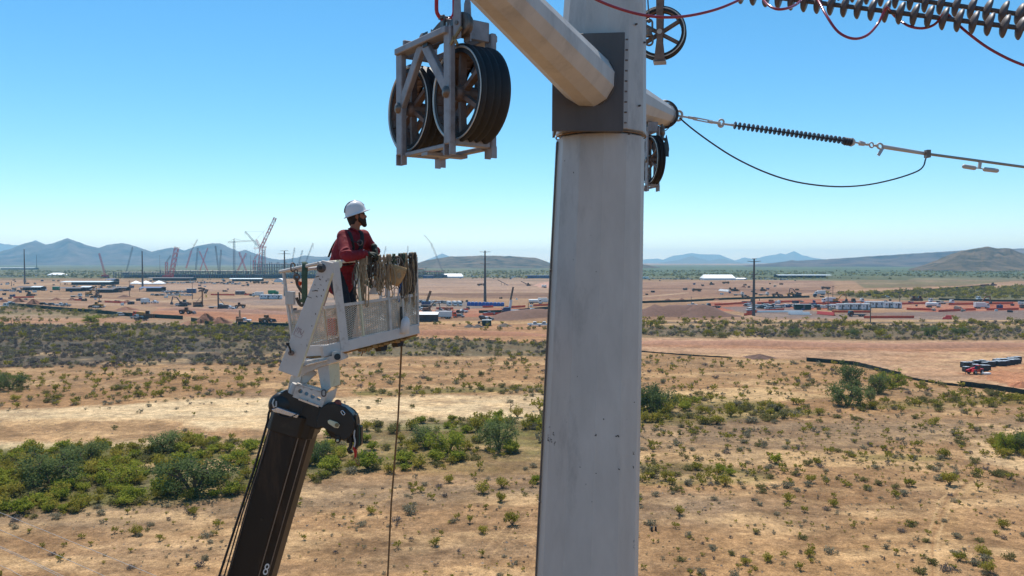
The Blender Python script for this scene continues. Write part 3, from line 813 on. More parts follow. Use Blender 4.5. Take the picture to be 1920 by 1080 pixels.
B += scatter([(-80, 775), (200, 760), (560, 745), (1118, 735), (1118, 790), (600, 815), (-80, 850)], .012, (.35, .9), {cr: 2, bu: 3, sa: 3}, .42, 8, 6, 'along the pale sandy wash')
B += scatter([(660, 732), (1118, 718), (1118, 727), (800, 742), (680, 746)], .10, (.5, 1.1), {cr: 4, bu: 2}, .36, 8, 26, 'along the pale sandy wash')
B += scatter([(-80, 850), (200, 838), (420, 822), (620, 826), (650, 900), (440, 930), (140, 958), (-80, 985)], .36, (.55, 1.35), {gr: 4, cr: 4, bu: 3}, .30, 9, 7, 'in the green thicket')
B += scatter([(600, 805), (780, 790), (1118, 775), (1118, 850), (800, 880), (640, 900)], .17, (.55, 1.4), {gr: 3, cr: 4, bu: 3, sa: 1}, .40, 8, 8, 'in the green brush')
B += scatter([(600, 850), (1118, 840), (1118, 930), (640, 940)], .06, (.35, .9), {cr: 4, sa: 3, bu: 2}, .42, 7, 28, 'on the bare ground')
B += scatter([(-80, 960), (440, 935), (1118, 890), (1118, 1110), (-80, 1110)], .11, (.25, .72), {cr: 5, sa: 3, de: 2, bu: 1}, .425, 6, 9, 'on bare lower ground')
B += scatter([(-80, 960), (440, 935), (600, 910), (560, 960), (100, 1010), (-80, 1020)], .07, (.3, .7), {cr: 4, sa: 3}, .42, 6, 29, 'on bare lower ground')
B += scatter([(1118, 662), (1525, 680), (1650, 696), (1720, 716), (1980, 758), (1980, 800), (1118, 800)], .10, (.40, 1.0), {cr: 4, bu: 2.5, sa: 2, de: .6}, .41, 10, 10, 'below the fabric fence')
B += scatter([(1118, 752), (1330, 742), (1560, 776), (1440, 792), (1250, 800), (1118, 792)], .20, (.6, 1.5), {gr: 2, cr: 4, bu: 3, sa: 1}, .36, 7, 11, 'in the green strip')
B += scatter([(1640, 754), (1800, 742), (1980, 744), (1980, 760), (1700, 768), (1600, 768)], .22, (.5, 1.2), {cr: 5, bu: 3}, .33, 7, 12, 'in the lower green strip')
B += scatter([(1650, 698), (1720, 714), (1980, 748), (1980, 762), (1760, 730), (1660, 722)], .16, (.5, 1.2), {cr: 4, gr: 1, bu: 3}, .38, 6, 13, 'along the green fabric fence')
B += scatter([(1118, 800), (1980, 800), (1980, 1110), (1118, 1110)], .20, (.24, .72), {cr: 5, sa: 3, de: 1.4, bu: 1.6}, .43, 6, 14, 'on bare lower ground')
B += scatter([(1118, 800), (1860, 800), (1860, 900), (1118, 930)], .13, (.32, .85), {cr: 4, sa: 3, bu: 2}, .45, 7, 34, 'on bare lower ground')
B += scatter([(1118, 868), (1320, 866), (1440, 886), (1460, 904), (1300, 912), (1118, 908)], .20, (.5, 1.2), {gr: 3, cr: 4, bu: 2}, .34, 6, 15, 'in the green strip')
B += scatter([(1850, 828), (1980, 815), (1980, 858), (1870, 860)], .40, (.6, 1.4), {cr: 4, gr: 1, bu: 2}, .2, 6, 16, 'in the right clump')
B += scatter([(1830, 890), (1980, 884), (1980, 908), (1840, 906)], .28, (.4, .9), {cr: 4, bu: 2}, .3, 6, 17, 'in the right clump')
B += scatter([(-80, 574), (30, 574), (190, 584), (230, 596), (120, 603), (-80, 606)], .05, (.7, 1.7), {cr: 3, bu: 4, sa: 2}, .40, 16, 18, 'in the left scrub patch')
B += scatter([(790, 608), (1118, 610), (1118, 622), (880, 620)], .04, (.6, 1.5), {cr: 3, bu: 3}, .40, 16, 19, 'beside the haul road')
FARB = scatter([(1545, 551), (1700, 546), (1990, 534), (1990, 562), (1620, 560)], .03, (1.3, 2.6), {bu: 3, gr: 2}, .38, 30, 20, '', 1500)
FARB += scatter([(1118, 597), (1600, 597), (1600, 601), (1118, 602)], .02, (.6, 1.4), {cr: 3, bu: 3}, .4, 16, 21, '', 60)
FARB += scatter([(-60, 508), (1990, 508), (1990, 524), (-60, 522)], .004, (1.6, 3.4), {bu: 4, gr: 1}, .47, 120, 22, '', 3200)
# bushes the photograph shows one by one
for x, y, wpx, k in ((770, 962, 44, sa), (842, 905, 30, cr), (905, 925, 40, cr), (960, 985, 40, cr), (745, 1028, 24, cr), (570, 1012, 22, cr), (678, 985, 30, sa), (500, 0, 0, 0), (850, 980, 22, sa), (1500, 1070, 26, cr), (1725, 1075, 36, bu), (1840, 1040, 34, cr), (1880, 990, 30, cr), (1855, 1075, 40, cr), (1385, 1066, 18, cr), (1415, 1068, 16, cr), (1295, 1078, 20, cr), (1470, 1045, 22, cr), (1360, 910, 36, cr), (1455, 868, 34, gr), (1520, 905, 30, cr), (1550, 908, 20, cr), (1710, 912, 26, gr), (1780, 910, 46, cr), (1560, 846, 20, gr), (1620, 856, 26, gr), (1665, 862, 26, gr), (1720, 0, 0, 0), (1770, 858, 34, cr), (1290, 800, 24, gr), (120, 1025, 18, cr), (245, 1035, 16, cr), (55, 1000, 16, cr), (215, 1000, 20, cr), (255, 1002, 34, cr), (405, 985, 18, cr), (285, 985, 18, sa), (470, 0, 0, 0), (140, 0, 0, 0), (900, 880, 26, gr), (1005, 905, 30, gr), (760, 868, 60, gr), (690, 880, 70, gr), (620, 885, 60, gr), (500, 880, 60, gr), (1012, 770, 40, cr), (930, 800, 50, gr), (520, 835, 50, cr)):
    if not wpx: continue
    p = G(x, y); B.append((p.x, p.y, wpx / 2 / F * (p - C0).dot(FW), k, 'standing alone on the desert floor' if y > 900 else 'in the green brush'))
PALO = [(95, 908, 92, 62, 'dark'), (362, 924, 108, 66, 'dark'), (20, 730, 46, 30, 'dark'), (172, 604, 30, 14, 'bright'), (935, 842, 58, 58, 'pale'), (1593, 727, 40, 46, 'dark'), (1590, 760, 56, 42, 'dark'), (1646, 737, 32, 36, 'dark'), (1238, 772, 52, 42, 'dark'), (1216, 768, 44, 48, 'dark'), (590, 868, 54, 40, 'dark'), (310, 846, 52, 36, 'pale'), (230, 905, 60, 36, 'bright'), (160, 870, 60, 40, 'dark'), (842, 850, 60, 44, 'bright'), (795, 836, 44, 38, 'dark'), (1345, 0, 0, 0, ''), (1632, 752, 18, 22, 'pale'), (1672, 727, 40, 30, 'bright'), (1890, 848, 36, 36, 'bright'), (1925, 850, 44, 40, 'dark'), (1490, 628, 20, 13, 'dark'), (1745, 630, 26, 18, 'dark'), (1800, 628, 24, 14, 'dark'), (1600, 630, 20, 12, 'dark')]
PALO = [p for p in PALO if p[2]]
keep = []
for b in B:
    ok = True
    for (x, y, wp, hp_, kd) in PALO:
        g_ = G(x, y)
        if (b[0] - g_.x) ** 2 + (b[1] - g_.y) ** 2 < (wp / 2.6 / F * g_.y) ** 2: ok = False
    if ok: keep.append(b)
B = keep
byk = {}
for b in B: byk.setdefault('creosote' if b[3] == 'green' else b[3], []).append(b)
ADJ = {'creosote': 'yellow green creosote bush', 'green': 'full bright green bush', 'bursage': 'low olive bursage bush', 'sage': 'grey leafy shrub', 'dead': 'bare grey brown shrub'}
far_list = []
def gz(x, y): return float((fbm(np.array([x / 6]), np.array([y / 6]), 5, 4)[0] - .5) * .25 * max(0, 1 - math.hypot(x, y) / 900))
for k, lst in byk.items():
    def vis(b):
        qx, qy = proj(np.array(b[0]), np.array(b[1])); sc = b[2] / b[1]
        inside = -10 < qx < 1930 and qy < 1095
        hidden = (1010 < qx < 1195 and qy > 600)
        return sc if inside and not hidden else sc * .001
    lst.sort(key=vis, reverse=True)
    for i, (x, y, s, kk, where) in enumerate(lst):
        if i < 290:
            ms = NEAR[kk]; me = ms[int(rng.integers(len(ms)))]
            o = bpy.data.objects.new(KINDS[k][0], me); COL.objects.link(o)
            o.location = (x, y, gz(x, y) - .03); o.rotation_euler.z = rng.uniform(0, 6.28)
            o.scale = (s, s, s * rng.uniform(.9, 1.3) * {'creosote': 1.0, 'green': .82}.get(kk, .8))
            qx = float(proj(np.array(x), np.array(y))[0])
            spot = next(t for lim, t in ((130, 'by the left edge'), (320, 'far left of the boom'), (520, 'just left of the boom'), (720, 'just right of the boom'), (880, 'right of the hanging rope'), (1100, 'by the pole left side'), (1320, 'by the pole right side'), (1520, 'at the middle right'), (1740, 'far right'), (9999, 'by the right edge')) if qx < lim)
            big = 'small' if s < .5 else 'middling' if s < .9 else 'large'
            tag(o, big + ' ' + ADJ[kk] + ' ' + where + ' ' + spot, 'bush', (ADJ[kk] + 's ' + where).replace('bushs', 'bushes'))
        else: far_list.append((x, y, s, kk))
def build_far(name, lst, label):
    per = {}
    for x, y, s, k in lst: per.setdefault('creosote' if k == 'green' else k, []).append((x, y, s))
    for k, l in per.items():
        Vs, Fs, Ms, off = [], [], [], 0
        for x, y, s in l:
            V, Fq, Mi = FARV[k][int(rng.integers(4))]
            a = rng.uniform(0, 6.28); c, sn = math.cos(a), math.sin(a)
            W = np.stack([(V[:, 0] * c - V[:, 1] * sn) * s + x, (V[:, 0] * sn + V[:, 1] * c) * s + y, V[:, 2] * s * rng.uniform(.85, 1.3)], 1)
            Vs.append(W); Fs.append(np.array(Fq) + off); Ms += Mi; off += len(V)
        V = np.concatenate(Vs); Fq = np.concatenate(Fs)
        me = bpy.data.meshes.new(name); me.vertices.add(len(V)); me.vertices.foreach_set('co', V.ravel())
        me.loops.add(Fq.size); me.loops.foreach_set('vertex_index', Fq.ravel().astype(np.int32))
        me.polygons.add(len(Fq)); me.polygons.foreach_set('loop_start', (np.arange(len(Fq)) * 4).astype(np.int32))
        me.materials.append(M[KINDS[k][1]]); me.materials.append(M['twig'])
        me.update(calc_edges=True); me.polygons.foreach_set('material_index', Ms)
        o = bpy.data.objects.new(name, me); COL.objects.link(o)
        tag(o, label + ' of ' + KINDS[k][0].replace('_', ' ') + ' kind', None, None, 'stuff')
build_far('scrub', far_list, 'mass of small desert shrubs')
SM = scatter([(1118, 790), (1985, 790), (1985, 1110), (1118, 1110)], .42, (.10, .26), {cr: 3, sa: 4, de: 2}, .40, 7, 51, '', 2600) + scatter([(-80, 955), (440, 932), (1118, 885), (1118, 1110), (-80, 1110)], .36, (.10, .26), {cr: 3, sa: 4, de: 2}, .41, 7, 52, '', 1500) + scatter([(-80, 700), (1118, 668), (1118, 745), (-80, 775)], .05, (.2, .4), {cr: 3, sa: 3, de: 2}, .38, 9, 53, '', 900) + scatter([(1118, 664), (1525, 682), (1985, 770), (1985, 800), (1118, 800)], .10, (.16, .36), {cr: 3, sa: 3, de: 2}, .38, 9, 54, '', 1100)
build_far('small_scrub', [b[:4] for b in SM], 'tiny low growth speckling the desert floor')
build_far('distant_scrub', [b[:4] for b in FARB], 'distant scrub dotting the plain')

# trees: trunk with limbs and a leafy crown
def tree_meshes(seed, leafm, nleaf):
    rs = np.random.default_rng(seed)
    V, Fq, off = [], [], 0; ends = []
    def limb(p, q, r0, r1):
        nonlocal off
        v, f = tube_np(p, q, r0, r1); V.append(v); Fq.extend([tuple(off + k for k in ff) for ff in f]); off += 6
    for i in range(4):
        az = i * 1.57 + rs.uniform(-.5, .5); d = np.array([math.cos(az) * .16, math.sin(az) * .16, .34])
        limb(np.array([math.cos(az) * .02, math.sin(az) * .02, -.05]), d, .045, .032)
        for j in range(4):
            a2 = az + rs.uniform(-.9, .9); q = d + np.array([math.cos(a2) * rs.uniform(.12, .42), math.sin(a2) * rs.uniform(.12, .42), rs.uniform(.05, .45)])
            limb(d, q, .03, .015)
            for _ in range(3):
                e = q + rs.normal(size=3) * np.array([.16, .16, .12]); limb(q, e, .014, .005); ends.append(e)
    tr = mesh_of('trunk', np.concatenate(V), Fq, [0] * len(Fq), [M['bark']])
    ends = np.array(ends)
    low = rs.uniform(0, 6.28, 16)
    skirt = np.stack([np.cos(low) * .40, np.sin(low) * .40, rs.uniform(.10, .34, 16)], 1)
    ends = np.concatenate([ends, skirt])
    ce = ends[rs.integers(0, len(ends), nleaf)] + rs.normal(size=(nleaf, 3)) * np.array([.085, .085, .07])
    ce[:, 2] = np.maximum(ce[:, 2], .02)
    q = leaf_quads(ce, .030, rs)
    cr_ = mesh_of('crown', q.reshape(-1, 3), [(4 * i, 4 * i + 1, 4 * i + 2, 4 * i + 3) for i in range(nleaf)], [0] * nleaf, [M[leafm]])
    return tr, cr_
TREES = {k: [tree_meshes(70 + i + len(k), lm, 3600) for i in range(2)] for k, lm in (('dark', 'leaf_palo'), ('pale', 'leaf_pale'), ('bright', 'leaf_bright'))}
TL = {'dark': 'blue green palo verde tree', 'pale': 'pale airy palo verde tree', 'bright': 'bright green palo verde tree'}
WHERE = ['left of the boom at the far edge of the thicket', 'the largest round one in the thicket left of the boom', 'at the left edge above the wash', 'alone beside the dirt road below the left fence', 'tallest in the green brush left of the pole', 'upper one of the group before the borrow pit fence', 'lower front one of the group before the borrow pit fence', 'spiky one just right of the group before the fence', 'at the pole edge, right hand of two', 'touching the pole edge in the green strip', 'low one just right of the boom', 'at the upper edge of the thicket', 'in the middle of the thicket', 'upper left in the thicket', 'in the brush left of the tallest pale tree', 'in the brush nearest the hanging rope', 'small one below the group before the fence', 'bushy one against the fence', 'front one of the clump at the right edge', 'cut by the right picture edge in the clump', 'tall one in the scrub belt nearest the pole', 'widest one in the scrub belt under the brown hill', 'last one in the scrub belt at the right', 'in the scrub belt below the site trailers']
for i, (x, y, wp, hp_, kd) in enumerate(PALO):
    p = G(x, y); dep = (p - C0).dot(FW)
    t = empty('palo_verde_tree', p, TL[kd] + ' ' + WHERE[i], 'tree', 'palo verde trees', rng.uniform(0, 6.28))
    w_, h_ = wp / F * dep / 1.12, hp_ / F * dep / 1.0
    t.scale = (w_, w_, h_)
    for me in TREES[kd][i % 2]:
        o = bpy.data.objects.new(me.name.split('.')[0], me); COL.objects.link(o); o.parent = t
# bare snags
for x, y, h_, lab in ((957, 772, 22, 'small bare dead tree on the sandy wash left of the pole'), (21, 607, 13, 'dark forked snag in the scrub patch at the left edge'), (1830, 880, 16, 'bare twiggy shrub on the pale sand at the right')):
    p = G(x, y); dep = (p - C0).dot(FW); s = h_ / F * dep
    rs = np.random.default_rng(int(x)); mb = MB()
    def br(a, d, l, r, n):
        b = a + d * l; mb.cyl(a, b, r, r * .6, 5)
        if n:
            for _ in range(3):
                e = (d + Vector(rs.normal(size=3) * .55)).normalized(); e.z = abs(e.z) * .8 + .15
                br(b, e.normalized(), l * .62, r * .6, n - 1)
    br(Vector((0, 0, -.05)), Vector((.05, 0, 1)), s * .36, s * .05, 3)
    o = mb.build('dead_tree', M['bark'], None, p); tag(o, lab, 'dead tree')
# stones and dry tufts in the near field
def sprinkle(name, n, m, smin, smax, label, kind_):
    rs = np.random.default_rng(len(name)); Vs, Fs, off = [], [], 0
    X = rs.uniform(-1, 1, n); D = 58 + 110 * rs.uniform(0, 1, n) ** 1.3
    X = X * D * .68; sz = rs.uniform(0, 1, n) ** 3 * (smax - smin) + smin
    pb = fbm(X / 9, D / 6, 77, 4) + rs.normal(size=n) * .05 > .47
    octv = np.array([(1, 0, 0), (0, 1, 0), (-1, 0, 0), (0, -1, 0), (0, 0, .8)])
    for x, y, s in zip(X[pb], D[pb], sz[pb]):
        if kind_ == 'stone':
            v = octv * s * rs.uniform(.6, 1.2, (5, 3)); f = [(0, 1, 4), (1, 2, 4), (2, 3, 4), (3, 0, 4)]
        else:
            v, f = [], []
            for j in range(5):
                a = rs.uniform(0, 6.28); l = rs.uniform(.4, 1) * s
                v += [(-.12 * s * math.sin(a), .12 * s * math.cos(a), 0), (.12 * s * math.sin(a), -.12 * s * math.cos(a), 0), (math.cos(a) * l, math.sin(a) * l, l * .8)]; f.append((3 * j, 3 * j + 1, 3 * j + 2))
            v = np.array(v)
        Vs.append(v + np.array([x, y, gz(x, y) - .01])); Fs += [tuple(off + k for k in ff) for ff in f]; off += len(v)
    me = bpy.data.meshes.new(name); me.from_pydata(np.concatenate(Vs).tolist(), [], Fs); me.materials.append(m); me.update()
    o = bpy.data.objects.new(name, me); COL.objects.link(o); tag(o, label, None, None, 'stuff')
sprinkle('gravel', 4200, mat('desert_stone', (150, 130, 112), .95, 0, .4, 2), .04, .20, 'loose stones on the bare desert floor', 'stone')
sprinkle('dry_grass', 4200, M['leaf_grey'], .08, .30, 'dry grass tufts on the bare desert floor', 'tuft')

# ================================================================== vehicles, machines and the far building site
PROTO = {}
def proto(name, parts):
    """parts: list of (part name, MB, materials); stored as meshes"""
    out = []
    for pn, mb, ms in parts:
        o = mb.build(pn, ms); out.append((pn, o.data)); bpy.data.objects.remove(o)
    PROTO[name] = out
def put(pname, name, loc, rz, label, cat, group=None, scale=1.0):
    parts = PROTO[pname]
    if len(parts) == 1:
        o = bpy.data.objects.new(name, parts[0][1]); COL.objects.link(o)
    else:
        o = bpy.data.objects.new(name, None); o.empty_display_size = .5; COL.objects.link(o)
        for pn, me in parts:
            c = bpy.data.objects.new(pn, me); COL.objects.link(c); c.parent = o
    o.location = loc; o.rotation_euler.z = rz; o.scale = (scale,) * 3
    return tag(o, label, cat, group)
def wheel(x, y, r, w_=.26): return ('wheel', MB().cyl((x, y - w_ / 2, r), (x, y + w_ / 2, r), r, r, 12).cyl((x, y - w_ / 2 - .01, r), (x, y + w_ / 2 + .01, r), r * .5, r * .5, 8, 1), [M['tyre'], M['galv']])
def xz(mb, pts, y0, y1, mi=0): return mb.prism([(x, y0, z) for x, z in pts], Vector((0, y1 - y0, 0)), mi)
for c in ('white', 'silver', 'black', 'red', 'grey'):
    b = MB()
    xz(b, [(-2.9, .5), (-2.9, .82), (-.95, .82), (-.95, 1.15), (1.05, 1.15), (2.65, 1.08), (2.85, .9), (2.85, .48)], -.95, .95)
    for y in (-.92, .92): b.box((-1.95, y, 1.0), (1.9, .07, .38))
    b.box((-2.87, 0, 1.0), (.07, 1.84, .38))
    xz(b, [(-.85, 1.15), (-.70, 1.86), (.45, 1.88), (1.0, 1.15)], -.84, .84)
    gl = MB()
    xz(gl, [(-.70, 1.22), (-.60, 1.72), (.38, 1.74), (.80, 1.22)], -.865, .865)
    gl.add([(1.01, -.72, 1.2), (1.01, .72, 1.2), (.56, .72, 1.80), (.56, -.72, 1.80)], [(0, 1, 2, 3)])
    lt = MB().box((2.86, -.7, .86), (.04, .3, .16)).box((2.86, .7, .86), (.04, .3, .16))
    proto('pickup_' + c, [('body', b, [M['car_' + c]]), ('windows', gl, [M['glass']]), ('bumper', MB().box((2.88, 0, .52), (.1, 1.9, .16)).box((-2.92, 0, .55), (.1, 1.8, .14)), [M['galv']]), ('headlights', lt, [M['crane_white']])] + [wheel(x, y, .38) for x in (-1.85, 1.85) for y in (-.86, .86)])
    v = MB()
    xz(v, [(-2.3, .42), (-2.32, 1.0), (-1.2, 1.02), (1.0, 1.0), (2.2, .86), (2.3, .42)], -.9, .9)
    xz(v, [(-2.05, 1.0), (-1.75, 1.62), (.2, 1.64), (1.0, 1.0)], -.78, .78)
    g2 = MB(); xz(g2, [(-1.85, 1.05), (-1.62, 1.54), (.14, 1.56), (.82, 1.05)], -.805, .805); g2.add([(1.0, -.68, 1.05), (1.0, .68, 1.05), (.32, .68, 1.60), (.32, -.68, 1.60)], [(0, 1, 2, 3)])
    proto('wagon_' + c, [('body', v, [M['car_' + c]]), ('windows', g2, [M['glass']])] + [wheel(x, y, .34) for x in (-1.4, 1.4) for y in (-.82, .82)])
    # small car whose parts are too far off to show singly
    s_ = MB(); s_.v = []; o0 = MB()
    xz(o0, [(-2.2, .35), (-2.2, .9), (-.9, .95), (1.0, .95), (2.2, .8), (2.2, .35)], -.9, .9, 0)
    xz(o0, [(-1.5, .95), (-1.1, 1.5), (.4, 1.5), (1.0, .95)], -.76, .76, 1); xz(o0, [(-1.1, 1.5), (-1.05, 1.56), (.35, 1.56), (.4, 1.5)], -.74, .74, 0)
    for x in (-1.35, 1.35):
        for y in (-.8, .8): o0.cyl((x, y - .11, .33), (x, y + .11, .33), .33, .33, 8, 2)
    proto('car_' + c, [('parked_car', o0, [M['car_' + c], M['glass'], M['tyre']])])
# flat bed and box trucks
def truck(cab_m, kind, bed_m):
    c = MB(); xz(c, [(1.9, .7), (1.9, 2.7), (3.4, 2.7), (3.75, 1.7), (3.8, .6)], -1.1, 1.1)
    w_ = MB(); xz(w_, [(2.3, 1.75), (2.3, 2.45), (3.3, 2.45), (3.52, 1.75)], -1.12, 1.12); w_.add([(3.77, -.95, 1.75), (3.77, .95, 1.75), (3.45, .95, 2.58), (3.45, -.95, 2.58)], [(0, 1, 2, 3)])
    ch = MB().box((-.6, 0, .8), (6.6, .9, .25))
    parts = [('cab', c, [M[cab_m]]), ('windows', w_, [M['glass']]), ('chassis', ch, [M['black']])]
    if kind == 'box': parts.append(('box', MB().box((-1.2, 0, 2.2), (5.8, 2.3, 2.5)), [M[bed_m]]))
    elif kind == 'flat': parts.append(('flat_bed', MB().box((-1.2, 0, 1.05), (6.0, 2.3, .18)).box((1.75, 0, 1.6), (.1, 2.2, 1.0)), [M[bed_m]]))
    elif kind == 'dump':
        d = MB(); xz(d, [(-4.2, 1.5), (-3.6, 1.0), (1.5, 1.0), (1.7, 2.6), (-4.3, 2.3)], -1.2, 1.2); parts.append(('dump_bed', d, [M[bed_m]]))
    elif kind == 'tank':
        parts.append(('tank', MB().cyl((-4.1, 0, 1.9), (1.5, 0, 1.9), 1.05, 1.05, 16), [M[bed_m]]))
    elif kind == 'mixer':
        parts.append(('mixing_drum', MB().cyl((1.4, 0, 1.9), (-1.0, 0, 2.4), .7, 1.2, 16).cyl((-1.0, 0, 2.4), (-3.8, 0, 3.0), 1.2, .55, 16), [M[bed_m]]))
    return parts + [wheel(x, y, .5, .3) for x in (-3.0, -1.8, 2.8) for y in (-.95, .95)]
proto('box_truck', truck('car_white', 'box', 'crane_white')); proto('flat_truck', truck('car_white', 'flat', 'galv')); proto('dark_truck', truck('car_black', 'flat', 'black'))
proto('dump_truck', truck('machine_brown', 'dump', 'machine_brown')); proto('water_truck', truck('car_white', 'tank', 'crane_white')); proto('mixer_truck', truck('car_white', 'mixer', 'dark_steel')); proto('orange_truck', truck('orange', 'dump', 'machine_yellow')); proto('green_truck', truck('green', 'box', 'green'))
# excavator, loader, bulldozer, haul truck, drill rig
def tracks(l, w_, g): return [('track', MB().prism([(-l / 2, y - w_ / 2, .3), (-l / 2 + .3, y - w_ / 2, 0), (l / 2 - .3, y - w_ / 2, 0), (l / 2, y - w_ / 2, .3), (l / 2, y - w_ / 2, .7), (l / 2 - .3, y - w_ / 2, .95), (-l / 2 + .3, y - w_ / 2, .95), (-l / 2, y - w_ / 2, .7)], Vector((0, w_, 0))), [M['black']]) for y in (-g, g)]
def arm(p, q, w_, h_, m_): return MB().bar(p, q, w_, h_, up=Vector((0, 1, 0))), [M[m_]]
def excavator(m_):
    h = MB().box((-.6, 0, 1.75), (3.2, 2.7, 1.3)).box((-2.0, 0, 1.6), (.7, 2.6, 1.1))
    c = MB(); xz(c, [(.2, 1.1), (.2, 3.0), (1.3, 3.0), (1.7, 1.8), (1.7, 1.1)], .35, 1.35)
    w_ = MB(); xz(w_, [(.4, 2.0), (.4, 2.85), (1.2, 2.85), (1.5, 2.0)], .33, 1.37)
    b = MB(); b.bar((1.0, -.2, 1.7), (3.6, -.2, 5.2), .5, .7, up=Vector((0, 1, 0))); b.bar((3.6, -.2, 5.2), (6.0, -.2, 5.6), .45, .6, up=Vector((0, 1, 0)))
    s_ = MB().bar((5.9, -.2, 5.8), (6.6, -.2, 2.4), .4, .55, up=Vector((0, 1, 0)))
    k = MB(); xz(k, [(6.2, 2.5), (7.0, 2.5), (7.2, 1.2), (6.2, 1.0), (5.8, 1.6)], -.9, .5)
    return tracks(4.4, .65, 1.25) + [('house', h, [M[m_]]), ('cab', c, [M['car_white' if m_ == 'black' else m_]]), ('windows', w_, [M['glass']]), ('boom', b, [M[m_]]), ('stick', s_, [M[m_]]), ('bucket', k, [M['dark_steel']])]
proto('excavator_dark', excavator('dark_steel')); proto('excavator_yellow', excavator('machine_yellow')); proto('excavator_brown', excavator('machine_brown'))
def loader(m_):
    b = MB(); xz(b, [(-3.3, .9), (-3.3, 2.1), (-.6, 2.3), (-.6, 1.0)], -.9, .9); b.box((1.2, 0, 1.3), (2.4, 1.3, .8))
    c = MB(); xz(c, [(-.6, 1.2), (-.5, 3.3), (.8, 3.3), (1.0, 1.2)], -.75, .75)
    w_ = MB(); xz(w_, [(-.4, 2.2), (-.36, 3.1), (.7, 3.1), (.82, 2.2)], -.77, .77)
    a = MB(); [a.bar((1.2, y, 2.0), (3.6, y, .9), .25, .4, up=Vector((0, 1, 0))) for y in (-.6, .6)]
    k = MB(); xz(k, [(3.4, .2), (3.4, 1.5), (4.0, 1.3), (4.7, .1)], -1.5, 1.5)
    return [('body', b, [M[m_]]), ('cab', c, [M[m_]]), ('windows', w_, [M['glass']]), ('lift_arm', a, [M[m_]]), ('bucket', k, [M['dark_steel']])] + [wheel(x, y, .85, .6) for x in (-2.0, 1.6) for y in (-1.1, 1.1)]
proto('loader', loader('machine_brown')); proto('loader_yellow', loader('machine_yellow'))
def dozer(m_):
    b = MB(); xz(b, [(-2, .8), (-2, 1.9), (1.9, 1.8), (2.1, .8)], -.75, .75)
    c = MB(); xz(c, [(-1.3, 1.9), (-1.2, 3.2), (.3, 3.2), (.5, 1.9)], -.75, .75)
    k = MB(); xz(k, [(2.8, .05), (2.6, .7), (2.75, 1.5), (3.0, 1.5), (2.85, .7), (3.1, .05)], -1.9, 1.9)
    return tracks(4.2, .6, 1.05) + [('body', b, [M[m_]]), ('cab', c, [M['glass']]), ('roof', MB().box((-.45, 0, 3.25), (2.0, 1.7, .12)), [M[m_]]), ('blade', k, [M[m_]]), ('push_arm', MB().bar((0, -1.45, .6), (2.7, -1.45, .5), .2, .2).bar((0, 1.45, .6), (2.7, 1.45, .5), .2, .2), [M[m_]])]
proto('bulldozer', dozer('machine_brown'))
def drill(m_):
    return tracks(5, .7, 1.3) + [('house', MB().box((-.6, 0, 1.9), (4.2, 2.6, 1.6)), [M[m_]]), ('cab', MB().box((1.7, .7, 2.1), (1.1, 1.1, 1.9)), [M['glass']]), ('mast', MB().bar((2.4, -.2, .4), (2.4, -.2, 9.5), .6, .6), [M[m_]]), ('stay', MB().bar((-1, -.2, 2.7), (2.2, -.2, 6.5), .2, .2), [M[m_]])]
proto('drill_rig', drill('dark_steel')); proto('drill_rig_brown', drill('machine_brown'))
th = MB(); xz(th, [(-2.2, .6), (-2.2, 1.5), (1.8, 1.4), (2.2, .7)], -.85, .85)
proto('telehandler', [('body', th, [M['red']]), ('cab', MB().prism([(-.6, .25, 1.4), (-.5, .25, 2.5), (.6, .25, 2.5), (.9, .25, 1.4)], Vector((0, .8, 0))), [M['glass']]), ('cab_roof', MB().box((.05, .65, 2.53), (1.2, .85, .08)), [M['red']]), ('boom', MB().bar((-2.0, -.3, 2.0), (3.4, -.3, 1.1), .4, .5, up=Vector((0, 1, 0))), [M['red']]), ('fork', MB().bar((3.4, -.6, 1.2), (3.4, -.6, .2), .1, .1).bar((3.4, .1, 1.2), (3.4, .1, .2), .1, .1).bar((3.4, -.6, .2), (4.6, -.6, .2), .1, .06).bar((3.4, .1, .2), (4.6, .1, .2), .1, .06), [M['dark_steel']])] + [wheel(x, y, .62, .42) for x in (-1.5, 1.5) for y in (-.95, .95)])
def face(rz_deg): return R(rz_deg)
def at(pn, name, x, y, deg, label, cat, group=None, scale=1.0): return put(pn, name, G(x, y), R(deg), label, cat, group, scale)

